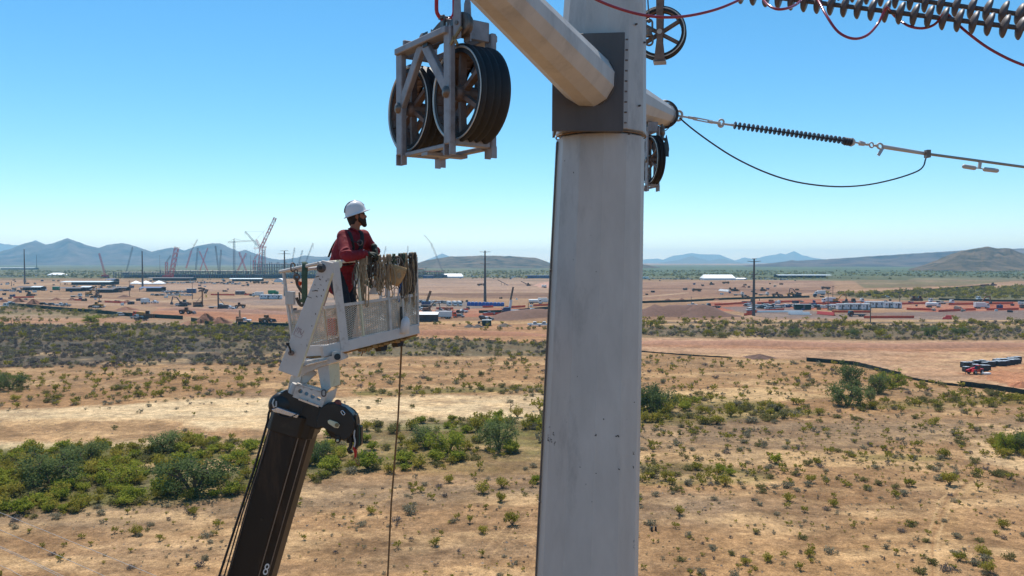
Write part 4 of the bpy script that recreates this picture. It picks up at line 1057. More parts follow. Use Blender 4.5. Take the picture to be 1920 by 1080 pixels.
# pickups, trucks and machines one by one
for pn, nm, x, y, dg, lab, cat in (
 ('flat_truck', 'flatbed_truck', 1, 577, 8, 'pale flatbed truck cut by the left picture edge near the green fence', 'truck'),
 ('wagon_white', 'parked_car', 61.5, 570.5, 90, 'small white car in front of the second dirt pile', 'car'), ('wagon_white', 'parked_car', 21, 570, 85, 'white car at the left end of the long green fence', 'car'),
 ('wagon_black', 'parked_car', 82, 572, 0, 'black car behind the green fence right of the dirt pile', 'car'), ('wagon_grey', 'parked_car', 98, 573, 0, 'grey car behind the green fence between a black car and white pickup', 'car'),
 ('pickup_white', 'pickup_truck', 114, 573.5, 10, 'white pickup behind the green fence, left of a silver one', 'pickup truck'), ('pickup_silver', 'pickup_truck', 123, 574.5, 175, 'silver pickup behind the green fence, right of a white one', 'pickup truck'),
 ('bulldozer', 'bulldozer', 56, 555, 0, 'brown bulldozer behind the left orange net fence', 'bulldozer'), ('excavator_yellow', 'excavator', 167, 553.5, 0, 'yellow excavator reaching right, left of the wooden pole', 'excavator'),
 ('loader', 'wheel_loader', 182, 558.5, 170, 'brown loader just left of the wooden pole', 'loader'), ('flat_truck', 'flatbed_truck', 143, 557, 0, 'grey flatbed truck left of the yellow excavator', 'truck'),
 ('loader_yellow', 'wheel_loader', 182, 577, 175, 'yellow loader parked behind the long green fence', 'loader'), ('pickup_white', 'pickup_truck', 187, 577, 60, 'white pickup beside the yellow loader behind the green fence', 'pickup truck'),
 ('wagon_white', 'parked_car', 228, 592.5, 25, 'white car on the dirt road below the green fence', 'car'), ('pickup_silver', 'pickup_truck', 255.5, 597.5, 160, 'silver pickup behind the black pickup on the dirt road', 'pickup truck'),
 ('pickup_black', 'pickup_truck', 265, 601, 172, 'black pickup in front on the dirt road below the green fence', 'pickup truck'), ('orange_truck', 'dump_truck', 264, 594.5, 160, 'orange truck behind the pickups at the green fence', 'truck'),
 ('bulldozer', 'bulldozer', 279, 596, 10, 'brown bulldozer right of the orange truck at the green fence', 'bulldozer'), ('loader', 'wheel_loader', 349, 588.5, 0, 'brown loader standing alone on the orange earth', 'loader'),
 ('excavator_dark', 'excavator', 343, 574.5, 180, 'dark excavator with raised arm reaching left in the trench', 'excavator'), ('wagon_white', 'parked_car', 336, 573.5, 0, 'white car in front of the dark excavator in the trench', 'car'),
 ('bulldozer', 'bulldozer', 347.5, 572, 0, 'dark bulldozer right of the dark excavator', 'bulldozer'), ('pickup_white', 'pickup_truck', 290, 568.5, 150, 'white pickup left of the trench with the dark excavator', 'pickup truck'),
 ('box_truck', 'box_truck', 273, 569.5, 90, 'small white box truck left of the white pickup by the trench', 'truck'), ('drill_rig_brown', 'drill_rig', 372, 575, 0, 'brown drill rig with short mast right of the trench', 'drill rig'),
 ('drill_rig', 'drill_rig', 417.5, 581, 180, 'dark drill rig with upright mast among the white trucks', 'drill rig'), ('flat_truck', 'flatbed_truck', 405, 578, 10, 'white flatbed truck left of the dark drill rig', 'truck'),
 ('pickup_white', 'pickup_truck', 430, 579, 165, 'white pickup just right of the dark drill rig', 'pickup truck'), ('pickup_white', 'pickup_truck', 438, 583.5, 5, 'white pickup nearest the viewer in the drill rig group', 'pickup truck'),
 ('loader', 'wheel_loader', 449, 578, 200, 'brown loader at the right end of the drill rig group', 'loader'), ('excavator_brown', 'excavator', 449, 607, 110, 'brown excavator left of the white pickup at the near green fence', 'excavator'),
 ('pickup_white', 'pickup_truck', 458, 604, 0, 'white pickup behind the near green fence', 'pickup truck'), ('loader', 'wheel_loader', 499, 605, 60, 'brown loader behind the right part of the near green fence', 'loader'),
 ('box_truck', 'box_truck', 483, 556, 180, 'white truck left of the long office trailer', 'truck'), ('green_truck', 'box_truck', 513, 552.5, 0, 'bright green truck behind the long office trailer', 'truck'),
 ('dump_truck', 'dump_truck', 481, 531.5, 0, 'brown dump truck, left of two below the white dome', 'dump truck'), ('dump_truck', 'dump_truck', 496, 532, 0, 'brown dump truck, right of two below the white dome', 'dump truck'),
 ('dark_truck', 'flatbed_truck', 460, 536.5, 0, 'dark truck alone on the pale field below the dump trucks', 'truck'), ('loader', 'wheel_loader', 383, 547, 180, 'dark brown loader right of the pale blue containers', 'loader'),
 ('bulldozer', 'bulldozer', 552, 590, 180, 'dark brown bulldozer just left of the slanting boom plate', 'bulldozer'),
 ('box_truck', 'box_truck', 830, 597.5, 175, 'white box truck right of the white canopy', 'truck'), ('orange_truck', 'dump_truck', 841, 595.5, 0, 'orange truck right behind the white box truck', 'truck'),
 ('wagon_grey', 'parked_car', 862, 595.5, 0, 'dark grey car alone right of the orange truck', 'car'), ('pickup_silver', 'pickup_truck', 827, 586, 175, 'silver pickup, left of four in the row by the orange netting', 'pickup truck'),
 ('pickup_red', 'pickup_truck', 841, 587, 175, 'dark red pickup, second in the row by the orange netting', 'pickup truck'), ('pickup_black', 'pickup_truck', 859, 588, 175, 'black pickup, third in the row by the orange netting', 'pickup truck'), ('pickup_white', 'pickup_truck', 867, 586.5, 20, 'white pickup at the right end of the row by the orange netting', 'pickup truck'),
 ('excavator_brown', 'excavator', 801, 585.5, 0, 'brown excavator reaching right below the brown crane', 'excavator'), ('pickup_silver', 'pickup_truck', 917, 590.5, 180, 'silver pickup right of the mixer truck', 'pickup truck'),
 ('mixer_truck', 'mixer_truck', 906, 606, 70, 'concrete mixer truck with big dark drum on the site road', 'mixer truck'), ('wagon_black', 'parked_car', 917, 600.5, 0, 'black car right of the mixer truck', 'car'),
 ('dump_truck', 'dump_truck', 902, 536, 0, 'brown dump truck behind the tall pole on the pale field', 'dump truck'), ('bulldozer', 'bulldozer', 991, 536, 0, 'dusty bulldozer on the pale field left of the steel pole', 'bulldozer'),
 ('wagon_white', 'parked_car', 1001, 584, 10, 'white car on the slope left of the steel pole', 'car'), ('pickup_white', 'pickup_truck', 1003, 612, 0, 'white pickup in the scrub left of the steel pole', 'pickup truck'), ('pickup_white', 'pickup_truck', 1020, 612, 180, 'white pickup touching the steel pole edge', 'pickup truck'),
 ('water_truck', 'water_truck', 1004, 570, 0, 'pale tank truck left of the steel pole', 'tank truck'), ('box_truck', 'box_truck', 1021, 569, 0, 'pale box truck touching the left edge of the steel pole', 'truck'),
 ('water_truck', 'water_truck', 1018, 539.5, 90, 'white tank truck, left of two on the pale field by the pole', 'tank truck'), ('water_truck', 'water_truck', 1022.5, 539.5, 90, 'white tank truck, right of two on the pale field by the pole', 'tank truck'),
 ('dark_truck', 'flatbed_truck', 1338, 577.5, 180, 'dark truck left of the tall pole, longest of two', 'truck'), ('pickup_black', 'pickup_truck', 1318, 576.5, 180, 'black pickup left of the dark flatbed truck', 'pickup truck'), ('pickup_white', 'pickup_truck', 1299, 574, 0, 'white pickup at the foot of the wooden pole right of the pole', 'pickup truck'),
 ('dark_truck', 'flatbed_truck', 1403, 568, 0, 'black truck just left of the tall pole on the red earth', 'truck'), ('bulldozer', 'bulldozer', 1334, 534, 0, 'brown bulldozer on the far pale field right of the pole', 'bulldozer'), ('dump_truck', 'dump_truck', 1361, 532, 0, 'dump truck on the far pale field right of the bulldozer', 'dump truck'),
 ('dump_truck', 'dump_truck', 1306, 546.5, 180, 'dump truck alone on the brown field right of the pole', 'dump truck'), ('loader', 'wheel_loader', 1369, 546, 180, 'brown loader beside the dust trail', 'loader'), ('bulldozer', 'bulldozer', 1379, 546, 0, 'brown bulldozer pushing right of the dust trail', 'bulldozer'),
 ('flat_truck', 'flatbed_truck', 1385, 554, 0, 'white truck left of the tall pole on the brown field', 'truck'), ('pickup_black', 'pickup_truck', 1397.5, 557.5, 0, 'black pickup left of the tall pole on the brown field', 'pickup truck'), ('bulldozer', 'bulldozer', 1430, 545.5, 0, 'brown bulldozer right of the tall pole', 'bulldozer'),
 ('flat_truck', 'flatbed_truck', 1432, 554, 0, 'white truck right of the tall pole on the brown field', 'truck'), ('loader', 'wheel_loader', 1456, 555.5, 0, 'brown loader behind the dark fence line right of the tall pole', 'loader'), ('loader_yellow', 'wheel_loader', 1484, 555, 0, 'yellow loader left of the excavator behind the dark fence line', 'loader'), ('excavator_dark', 'excavator', 1496, 555, 180, 'dark excavator reaching left over the yellow loader', 'excavator'),
 ('box_truck', 'box_truck', 1537, 553, 180, 'white truck right of the dark excavator', 'truck'), ('dark_truck', 'flatbed_truck', 1535, 557.5, 180, 'black flatbed truck in front of the white truck', 'truck'), ('dump_truck', 'dump_truck', 1548, 542.5, 180, 'dark dump truck on the far brown field', 'dump truck'),
 ('box_truck', 'box_truck', 1553, 567.5, 180, 'silver box truck left of the yellow equipment row', 'truck'), ('excavator_yellow', 'excavator', 1567, 567.5, 0, 'yellow excavator at the left end of the equipment row', 'excavator'), ('dark_truck', 'flatbed_truck', 1592, 567.5, 0, 'dark truck in the middle of the equipment row', 'truck'), ('flat_truck', 'flatbed_truck', 1608, 567, 0, 'white flatbed truck at the right end of the equipment row', 'truck'),
 ('dark_truck', 'flatbed_truck', 1606, 593.5, 180, 'dark truck towing out of the grey yard', 'truck'), ('pickup_black', 'pickup_truck', 1661, 569, 0, 'black pickup behind the long site trailers', 'pickup truck'), ('pickup_white', 'pickup_truck', 1662, 558.5, 0, 'white pickup before the green thicket', 'pickup truck'), ('bulldozer', 'bulldozer', 1714, 564, 0, 'dark bulldozer left of two before the green thicket', 'bulldozer'), ('bulldozer', 'bulldozer', 1723, 564, 180, 'dark bulldozer right of two before the green thicket', 'bulldozer'),
 ('flat_truck', 'flatbed_truck', 1753, 567, 180, 'white flatbed truck on the red earth right of the bulldozers', 'truck'), ('flat_truck', 'flatbed_truck', 1776, 570, 0, 'pale flatbed truck on the red earth left of the excavator', 'truck'), ('water_truck', 'water_truck', 1750, 576.5, 0, 'small tank truck on the red earth', 'tank truck'), ('box_truck', 'box_truck', 1841, 578.5, 0, 'white box truck at the right on the red earth', 'truck'), ('excavator_brown', 'excavator', 1836, 573, 0, 'brown excavator behind the white box truck at the right', 'excavator'), ('flat_truck', 'flatbed_truck', 1842, 563, 180, 'white truck against the green thicket at the right', 'truck'),
 ('dump_truck', 'dump_truck', 1847, 537.5, 0, 'white topped dump truck on the far road at the right', 'dump truck'), ('bulldozer', 'bulldozer', 1862, 535.5, 0, 'brown bulldozer on the far road at the right', 'bulldozer'), ('wagon_white', 'parked_car', 1884, 540, 90, 'white car on the far pad, left of three', 'car'), ('wagon_white', 'parked_car', 1902, 542, 90, 'white car on the far pad, middle of three', 'car'), ('wagon_white', 'parked_car', 1917, 542, 90, 'white car on the far pad at the picture edge', 'car')):
    at(pn, nm, x, y, dg, lab, cat)
at('telehandler', 'telehandler', 1829, 701, 205, 'red telehandler in front of the black bins at the right', 'telehandler', None, .82)

# rows of parked cars too far away to tell apart
random.seed(15)
def row(x0, y0, x1, y1, n, label, group, jx=1.5, jy=.35, cols=('white', 'white', 'white', 'silver', 'grey', 'black'), deg=90, sc=1.0, kind='car_'):
    for i in range(n):
        t = (i + random.uniform(.1, .9)) / n
        c = random.choice(cols)
        p = G(x0 + (x1 - x0) * t + random.uniform(-jx, jx), y0 + (y1 - y0) * t + random.uniform(-jy, jy))
        put(kind + c, 'parked_car', p, R(deg + random.uniform(-12, 12)), label % c if '%s' in label else label, 'car', group, sc)
row(-6, 518, 70, 518, 26, '%s car in the far parking rows at the left edge', 'cars in the far left parking rows', jy=.9)
row(156, 518, 172, 517.5, 6, '%s car in the short far row right of the white tent', 'cars in the short far row')
row(292, 530, 345, 531.5, 14, '%s car parked right of the white peaked tents', 'cars right of the peaked tents', jy=.9)
row(345, 530, 452, 533, 32, '%s car parked below the unfinished building', 'cars below the unfinished building', jy=1.2)
row(306, 548.5, 350, 549, 15, '%s car beside the pale blue containers', 'cars beside the blue containers', jy=.8)
row(284, 554.5, 362, 554.5, 14, '%s car in the front row below the blue roofed shed', 'cars below the blue roofed shed', jy=.5)
row(0, 546, 34, 547, 10, '%s car among the dark sheds at the left edge', 'cars among the dark sheds', jy=.8)
row(190, 537, 250, 542, 12, '%s car between the long pale roof and the dark sheds', 'cars between roof and sheds', jy=1.2)
row(775, 567, 838, 569, 15, '%s car in the row on the grey pad right of the basket', 'cars on the grey pad', jy=.4)
row(774, 577, 800, 583, 10, '%s car parked below the brown crane', 'cars below the brown crane', jy=1.2)
row(872, 518, 986, 519.5, 34, '%s car in the far rows right of the white tent', 'cars right of the far white tent', jy=.7)
row(1208, 523, 1300, 524, 24, '%s car in the far row left of the big white tent', 'cars left of the big white tent', jy=.6)
row(1400, 523.5, 1480, 525, 16, '%s car in the far row right of the big white tent', 'cars right of the big white tent', jy=.6)
row(1394, 574.5, 1566, 577.5, 52, '%s car in the crowded row of the red laydown yard', 'cars in the laydown yard row', jy=1.3)
row(1402, 583, 1412, 581, 5, 'white car left of the tall pole foot', 'white cars left of the tall pole foot', cols=('white',))
row(1425, 578, 1446, 580, 6, '%s car in front of the crowded row', 'cars in front of the crowded row', jy=.5, deg=0)

# blue tanks, bins, containers
tk = MB()
tk.prism([(-1.25, -1.2, 0), (1.25, -1.2, 0), (1.25, -1.2, 2.1), (.9, -1.2, 2.7), (-.9, -1.2, 2.7), (-1.25, -1.2, 2.1)], Vector((0, 3.6, 0)))
lid = MB().cyl((0, .6, 2.7), (0, .6, 2.95), .45, .45, 14)
rb_ = MB()
for y in (-.8, 0.6, 2.0): rb_.box((0, y, 1.05), (2.56, .12, 2.1))
proto('blue_tank', [('shell', tk, [M['tank_blue']]), ('lid', lid, [M['roof_pale']]), ('rib', rb_, [M['tank_blue']])])
for i in range(10): at('blue_tank', 'blue_tank', 879 + i * 7.0, 573.2 + .12 * i, random.uniform(-6, 6), 'bright blue plastic tank in the row left of the crane truck', 'tank', 'blue tanks standing in a row', .80)
for i, x in enumerate((842, 852.5, 862)): at('box_truck', 'box_truck', x, 573.5, -75, ('white truck facing out, left of three beside the blue tanks', 'white truck facing out, middle of three beside the blue tanks', 'white truck facing out, right of three beside the blue tanks')[i], 'truck', None, .8)
bn = MB().prism([(-.62, -.62, 0), (.62, -.62, 0), (.62, .62, 0), (-.62, .62, 0)], Vector((0, 0, 1.15)))
bt = MB()
for k in range(4): bt.box((-.45 + .3 * k, 0, 1.19), (.2, 1.2, .06))
br_ = MB()
for s in (-1, 1):
    br_.box((s * .63, 0, .6), (.04, 1.28, .1)); br_.box((0, s * .63, .6), (1.28, .04, .1)); br_.box((s * .6, -.63, .55), (.1, .04, 1.1))
proto('storage_bin', [('bin_body', bn, [M['bin']]), ('lid_slats', bt, [M['bin_top']]), ('frame', br_, [M['black']])])
k = 0
for x0, y0, x1, y1, n in ((1809, 689, 1842, 684, 4), (1812, 697, 1818, 697, 1), (1829, 693.5, 1829, 693.5, 1), (1844, 695, 1850, 693.5, 2), (1846, 688, 1874, 684.5, 5), (1858, 687, 1874, 686, 2), (1868, 683, 1908, 677.5, 7), (1880, 686, 1908, 681.5, 5)):
    for i in range(n):
        t = i / max(1, n - 1)
        nearb = x0 < 1840 and y0 < 692
        at('storage_bin', 'storage_bin', x0 + (x1 - x0) * t + random.uniform(-.6, .6), y0 + (y1 - y0) * t, random.uniform(-12, 12), 'black storage bin with pale lid ' + ('left of the red telehandler' if x0 + (x1 - x0) * t < 1824 else 'in the long line right of the red telehandler' if x0 > 1855 else 'close behind the red telehandler'), 'bin', 'black storage bins on the borrow pit floor', random.uniform(.95, 1.15))
p = G(1849, 702)
o = MB().box((0, 0, .25), (1.9, .9, .3)).box((0, 0, .08), (1.6, .7, .14)).build('pallet_load', M['crane_white'], None, p, .2); tag(o, 'white wrapped pallet right of the red telehandler', 'pallet')

# office trailers and sheds
def trailer(x0, x1, y, h, label, name='office_trailer', m_='trailer', nwin=4, dep=3.2, cat='trailer'):
    a, b = G(x0, y), G(x1, y); L = (b - a).length; c = (a + b) / 2; ang = math.atan2(b.y - a.y, b.x - a.x)
    t = empty(name, c, label, cat, None, ang)
    MB().box((0, dep / 2, h / 2 + .35), (L, dep, h)).build('wall', M[m_], t)
    MB().box((0, dep / 2, h + .40), (L + .3, dep + .3, .10)).build('roof', M['roof_pale'], t)
    MB().box((0, dep / 2, .18), (L * .96, dep * .9, .34)).build('skirt', M['dark_steel'], t)
    for i in range(nwin):
        x = -L / 2 + L * (i + .5) / nwin
        w_ = MB().box((x, -.02, h * .6 + .35), (L / nwin * .24, .05, h * .28)).build('window', M['glass'], t)
        MB().box((x, -.035, h * .6 + .35 - h * .18), (L / nwin * .40, .06, .06)).build('sill', M['trailer'], w_)
    MB().box((L * .06, -.03, h * .42 + .35), (.95, .05, h * .8)).build('door', M['car_grey'], t)
    return t
trailer(487, 515, 561, 2.7, 'long pale office trailer left of the basket')
trailer(515.5, 527, 561, 2.6, 'short pale office trailer joined to the long one', nwin=2)
trailer(1558, 1570, 580, 2.2, 'smallest pale site trailer at the left of the trailer row', nwin=2)
trailer(1571.5, 1586, 581, 2.8, 'white site trailer, second in the row', nwin=2); trailer(1587, 1601, 581, 3.0, 'white site trailer, third in the row', nwin=2); trailer(1602, 1616, 581, 3.0, 'white site trailer, fourth in the row', nwin=2); trailer(1617, 1633, 581.5, 3.0, 'white site trailer, fifth in the row', nwin=3)
trailer(1625, 1657, 577.5, 3.2, 'long grey white site trailer standing behind the row', nwin=4); trailer(1658, 1676, 578, 3.0, 'grey white site trailer in the middle of the back row', nwin=2); trailer(1677, 1691, 578.5, 3.0, 'bright white site trailer at the right end', nwin=2)
trailer(350, 366, 549.5, 3.2, 'pale blue container right of the parked cars', 'container', 'roof_blue', 0, 2.6, 'container'); trailer(441, 457, 552.5, 2.4, 'grey block shed left of the office trailer', 'shed', 'galv_dark', 1, 3, 'shed')
trailer(98, 110, 544, 2.8, 'bright green container among the dark sheds', 'container', 'green', 0, 2.6, 'container')
trailer(1491, 1521, 581, 2.6, 'long dark green container in front of the crowded row', 'container', 'silt', 0, 2.5, 'container'); trailer(904, 921, 611, 1.9, 'dark green dumpster beside the dark rock piles', 'dumpster', 'silt', 0, 2.2, 'dumpster')
trailer(1200, 1216, 523, 3, 'pale blue shed at the right edge of the steel pole', 'shed', 'roof_pale', 0, 5, 'shed')
trailer(985, 1033, 522, 4.5, 'long dark blue shed far left of the steel pole', 'shed', 'roof_blue', 6, 10, 'shed'); trailer(789, 812, 522, 4, 'blue shed below the unfinished building', 'shed', 'roof_blue', 3, 8, 'shed')
def shed(x0, x1, y, h, dep, label, roof='roof_pale', wall='dark_steel', open_=True, name='open_shed'):
    a, b = G(x0, y), G(x1, y); L = (b - a).length; c = (a + b) / 2; ang = math.atan2(b.y - a.y, b.x - a.x)
    t = empty(name, c, label, 'shed', None, ang)
    MB().prism([(-L / 2 - .5, -.6, h), (L / 2 + .5, -.6, h), (L / 2 + .5, dep * .5, h + .9), (-L / 2 - .5, dep * .5, h + .9)], Vector((0, 0, .12))).build('roof', M[roof], t)
    MB().prism([(-L / 2 - .5, dep * .5, h + .9), (L / 2 + .5, dep * .5, h + .9), (L / 2 + .5, dep + .5, h), (-L / 2 - .5, dep + .5, h)], Vector((0, 0, .12))).build('roof', M[roof], t)
    MB().box((0, dep, h / 2), (L, .15, h)).build('wall', M[wall], t)
    n = max(3, int(L / 7))
    for i in range(n + 1): MB().box((-L / 2 + L * i / n, 0, h / 2), (.25, .25, h)).build('post', M['dark_steel'], t)
    return t
shed(113, 205, 534.5, 3.2, 22, 'very long pale roofed shed behind the dark rows'); shed(262, 300, 547, 3.2, 12, 'blue grey roofed shed with parked cars in front', 'roof_blue'); shed(198, 213, 530.5, 4, 14, 'short blue roofed shed right of the long pale roof', 'roof_blue')
shed(30, 57, 544.5, 2.6, 10, 'long black roofed shed, left of three dark ones', 'dark_steel'); shed(58, 76, 544.5, 2.8, 9, 'pale roofed shed between the dark ones at the left'); shed(111, 150, 546.5, 2.6, 10, 'black roofed shed right of the green container', 'dark_steel'); shed(151, 168, 545.5, 3.2, 9, 'pale grey shed among the dark sheds'); shed(169, 211, 549, 2.6, 10, 'longest black roofed shed near the wooden pole', 'dark_steel'); shed(212, 236, 545.5, 2.6, 9, 'black roofed shed at the right end of the dark rows', 'dark_steel')
shed(276, 360, 526.5, 3.5, 16, 'long dark roofed shed below the unfinished building', 'dark_steel')
shed(-10, 62, 505.5, 5, 30, 'far long white roofed shed at the left edge'); shed(430, 490, 527.5, 3, 10, 'long thin pale canopy below the red crane')
shed(776, 819, 603.5, 3.1, 7, 'bright white canopy over parked trucks right of the basket', 'tent')
shed(1460, 1560, 521, 4, 24, 'far long pale roofed shed behind the brown field')

# tents
def tent(x0, x1, y, h, dep, label, wallh=.45, hip=.0, name='tent'):
    a, b = G(x0, y), G(x1, y); L = (b - a).length; c = (a + b) / 2
    t = empty(name, c, label, 'tent', None, 0)
    w = h * wallh; hx = L / 2; ins = hip * L
    MB().add([(-hx, 0, w), (hx, 0, w), (hx - ins, dep / 2, h), (-hx + ins, dep / 2, h), (hx, dep, w), (-hx, dep, w)], [(0, 1, 2, 3), (3, 2, 4, 5), (0, 3, 5), (1, 4, 2)]).build('roof', M['tent'], t)
    MB().box((0, dep / 2, w / 2), (L * .985, dep * .97, w - .02)).build('wall', M['trailer'], t)
    return t
tent(88, 119, 516.8, 5.2, 14, 'white hip roofed tent at the left of the far site', .30, .25); tent(260, 278, 533.3, 4.2, 12, 'white peaked tent, left of two touching the tall left pole', .22, .48); tent(284, 303, 533.3, 4.4, 12, 'white peaked tent, right of two', .22, .48); tent(243, 258, 533, 4, 12, 'white peaked tent left of the tall left pole', .22, .48)
tent(812, 868, 521, 6.5, 20, 'long white tent right of the unfinished building', .35, .06); tent(1320, 1380, 525.3, 7.5, 26, 'big white tent right of the steel pole', .36, .05); tent(1381, 1400, 525, 3, 10, 'low white annex tent joined to the big white tent', .5, .1)
dm_ = empty('dome_tent', G(522, 529), 'white rounded dome tent left of the basket', 'tent')
q = MB(); W_ = 18 / F * GD(529) / 2
for i in range(13):
    a = math.pi * i / 12
    for y in (0, 14): q.v.append((math.cos(a) * W_, y, math.sin(a) * 4.6))
for i in range(12): q.f.append((2 * i, 2 * i + 2, 2 * i + 3, 2 * i + 1)); q.m.append(0); q.sm.append(True)
q.build('roof', M['tent'], dm_)
MB().prism([(math.cos(math.pi * i / 12) * W_ * .98, .05, math.sin(math.pi * i / 12) * 4.5) for i in range(13)], Vector((0, .1, 0))).build('end_wall', M['trailer'], dm_)

# unfinished steel framed building
def frame_building(x0, x1, y, floors, fh, dep, bays, label, red=False, name='unfinished_building'):
    a, b = G(x0, y), G(x1, y); L = (b - a).length; c = (a + b) / 2
    t = empty(name, c, label, 'building')
    col = None; H = floors * fh
    for i in range(bays + 1):
        for j, yy in enumerate((0, dep)):
            pos = Vector((-L / 2 + L * i / bays, yy, 0)); ext = 1.0 if (i * 7 + j) % 3 else 1.12
            if col is None:
                o = MB().box((0, 0, H / 2), (.8, .8, H)).build('column', M['building_steel'], t); col = o.data
            else:
                o = bpy.data.objects.new('column', col); COL.objects.link(o); o.parent = t
            o.location = pos; o.scale.z = ext
    for f in range(1, floors + 1):
        MB().box((0, dep / 2, f * fh), (L + 1, dep + 1, .35)).build('floor_slab', M['slab' if f < floors or not red else 'rust_steel'], t)
        MB().box((0, -.7, f * fh - .7), (L + 1, .35, .5)).build('edge_beam', M['rust_steel' if red else 'building_steel'], t)
    MB().box((0, dep * .8, fh * .45), (L, .4, fh * .9)).build('back_wall', M['building_steel'], t)
    br = MB()
    for i in range(0, bays, 3):
        br.bar((-L / 2 + L * i / bays, -.5, 0), (-L / 2 + L * (i + 1) / bays, -.5, fh), .3, .3); br.bar((-L / 2 + L * (i + 1) / bays, -.5, fh), (-L / 2 + L * i / bays, -.5, 2 * fh if floors > 1 else 0), .3, .3)
    tag(br.build('brace', M['dark_steel'], t), kind='stuff')
frame_building(213, 300, 521, 2, 4.4, 40, 18, 'left low section of the dark steel framed building')
frame_building(301, 470, 521.5, 2, 5.6, 50, 36, 'long dark steel framed building behind the cranes')
frame_building(478, 600, 522, 4, 5.6, 60, 26, 'tall steel framed building at the foot of the big red crane')
frame_building(700, 792, 522, 3, 4.8, 50, 20, 'right end of the steel framed building seen past the ropes', True)
frame_building(792, 828, 521.5, 2, 5.2, 40, 8, 'low red topped steel framed section left of the long white tent', True)

# cranes
def lattice(mb, p, q, w_, mi=0, seg=None, two=False):
    p, q = Vector(p), Vector(q); z = (q - p); L = z.length; z.normalize()
    x = z.cross(Vector((0, 1, 0)));
    if x.length < .01: x = Vector((1, 0, 0))
    x.normalize(); y = z.cross(x); t = w_ * (.16 if two else .115)
    cs = [x * (a * w_ / 2) + y * (b * w_ / 2) for a, b in ((-1, -1), (1, -1), (1, 1), (-1, 1))]
    n = seg or max(4, int(L / (w_ * 1.5)))
    for k in range(n):
        A_, B_ = p + z * (L * k / n), p + z * (L * (k + 1) / n)
        m_ = int(k % 4 == 3) if two else mi
        for i in range(4):
            mb.bar(A_ + cs[i], B_ + cs[i], t, t, mi=m_)
            j = (i + 1) % 4
            mb.bar(A_ + cs[i], B_ + cs[j], t * .7, t * .7, mi=m_)
    return mb
def crane(base, segs, m_, label, cables=(), body=True, name='crawler_crane'):
    bx_, by_ = base; o = G(bx_, by_); d = (o - C0).dot(FW)
    root = empty(name, o, label, 'crane', 'cranes over the building site')
    def q(x, y, dd=0): return P(x, y, d + dd) - o
    for pn, a, b, w_, kw in segs:
        mb = MB(); lattice(mb, q(*a), q(*b), w_, two=kw == 'two')
        mb.build(pn, [M[m_], M['crane_white']] if kw == 'two' else [M[kw or m_]], root)
    for a, b in cables: MB().bar(q(*a), q(*b), .22, .22).build('cable', M['crane_grey'], root)
    if body:
        tr = MB(); tr.box((0, -2.6, .9), (9, 1.6, 1.8)).box((0, 2.6, .9), (9, 1.6, 1.8)); tr.build('tracks', M['black'], root)
        MB().box((-1.5, 0, 3.4), (8, 4, 2.8)).box((3.0, 1.6, 3.4), (2, 1.5, 2.6)).build('house', M[m_], root)
    return root
crane((486, 520), [('mast', (486, 519), (489.5, 465), 4.2, ''), ('boom', (489.5, 465), (516.3, 408), 3.8, 'two'), ('strut', (489.5, 465), (480, 449), 2.2, ''), ('gantry', (476, 466), (500, 463), 1.8, ''), ('back_mast', (476.5, 518), (477, 487), 3.4, ''), ('back_jib', (477, 486), (483.5, 476), 1.8, '')], 'crane_red', 'tallest red and white lattice crane behind the basket', [((480, 449), (515, 412)), ((480, 449), (476, 466)), ((477, 487), (480, 450)), ((516.5, 409), (517, 420))])
crane((492, 520), [('mast', (493, 519), (494.5, 468), 2.2, ''), ('boom', (487, 465), (459.5, 434), 1.9, '')], 'crane_grey', 'grey lattice crane crossing behind the tallest red crane', [((459.5, 434), (459.5, 444)), ((494, 468), (494, 434)), ((459.5, 434), (494, 434))])
crane((439, 521), [('tower', (439, 519), (439, 452), 2.4, ''), ('tower_top', (439, 452), (439, 447.5), 1.4, ''), ('jib', (439, 453.5), (478, 451), 1.6, ''), ('counter_jib', (427.5, 454.5), (439, 453.8), 2.0, '')], 'crane_grey', 'grey tower crane with level jib left of the tallest crane', [((439, 447.5), (462, 452.5)), ((439, 447.5), (428, 454))], False, 'tower_crane')
crane((320, 523), [('boom', (320, 520), (331.5, 463), 5.0, '')], 'crane_red', 'thick red lattice boom crane left of the tower crane', [((331.5, 463), (332.5, 500))])
crane((312, 522), [('boom', (312, 520), (312.3, 491), 3.0, ''), ('jib', (312.3, 491), (320.5, 479), 1.4, 'crane_grey')], 'crane_red', 'short red crane with dark jib beside the thick red boom')
crane((349, 521), [('boom', (349, 503), (359, 470), 1.8, ''), ('jib', (359, 470), (370.2, 449), 1.2, 'crane_grey')], 'crane_red', 'thin red crane with grey jib over the long building', [((357.5, 455), (364, 461))])
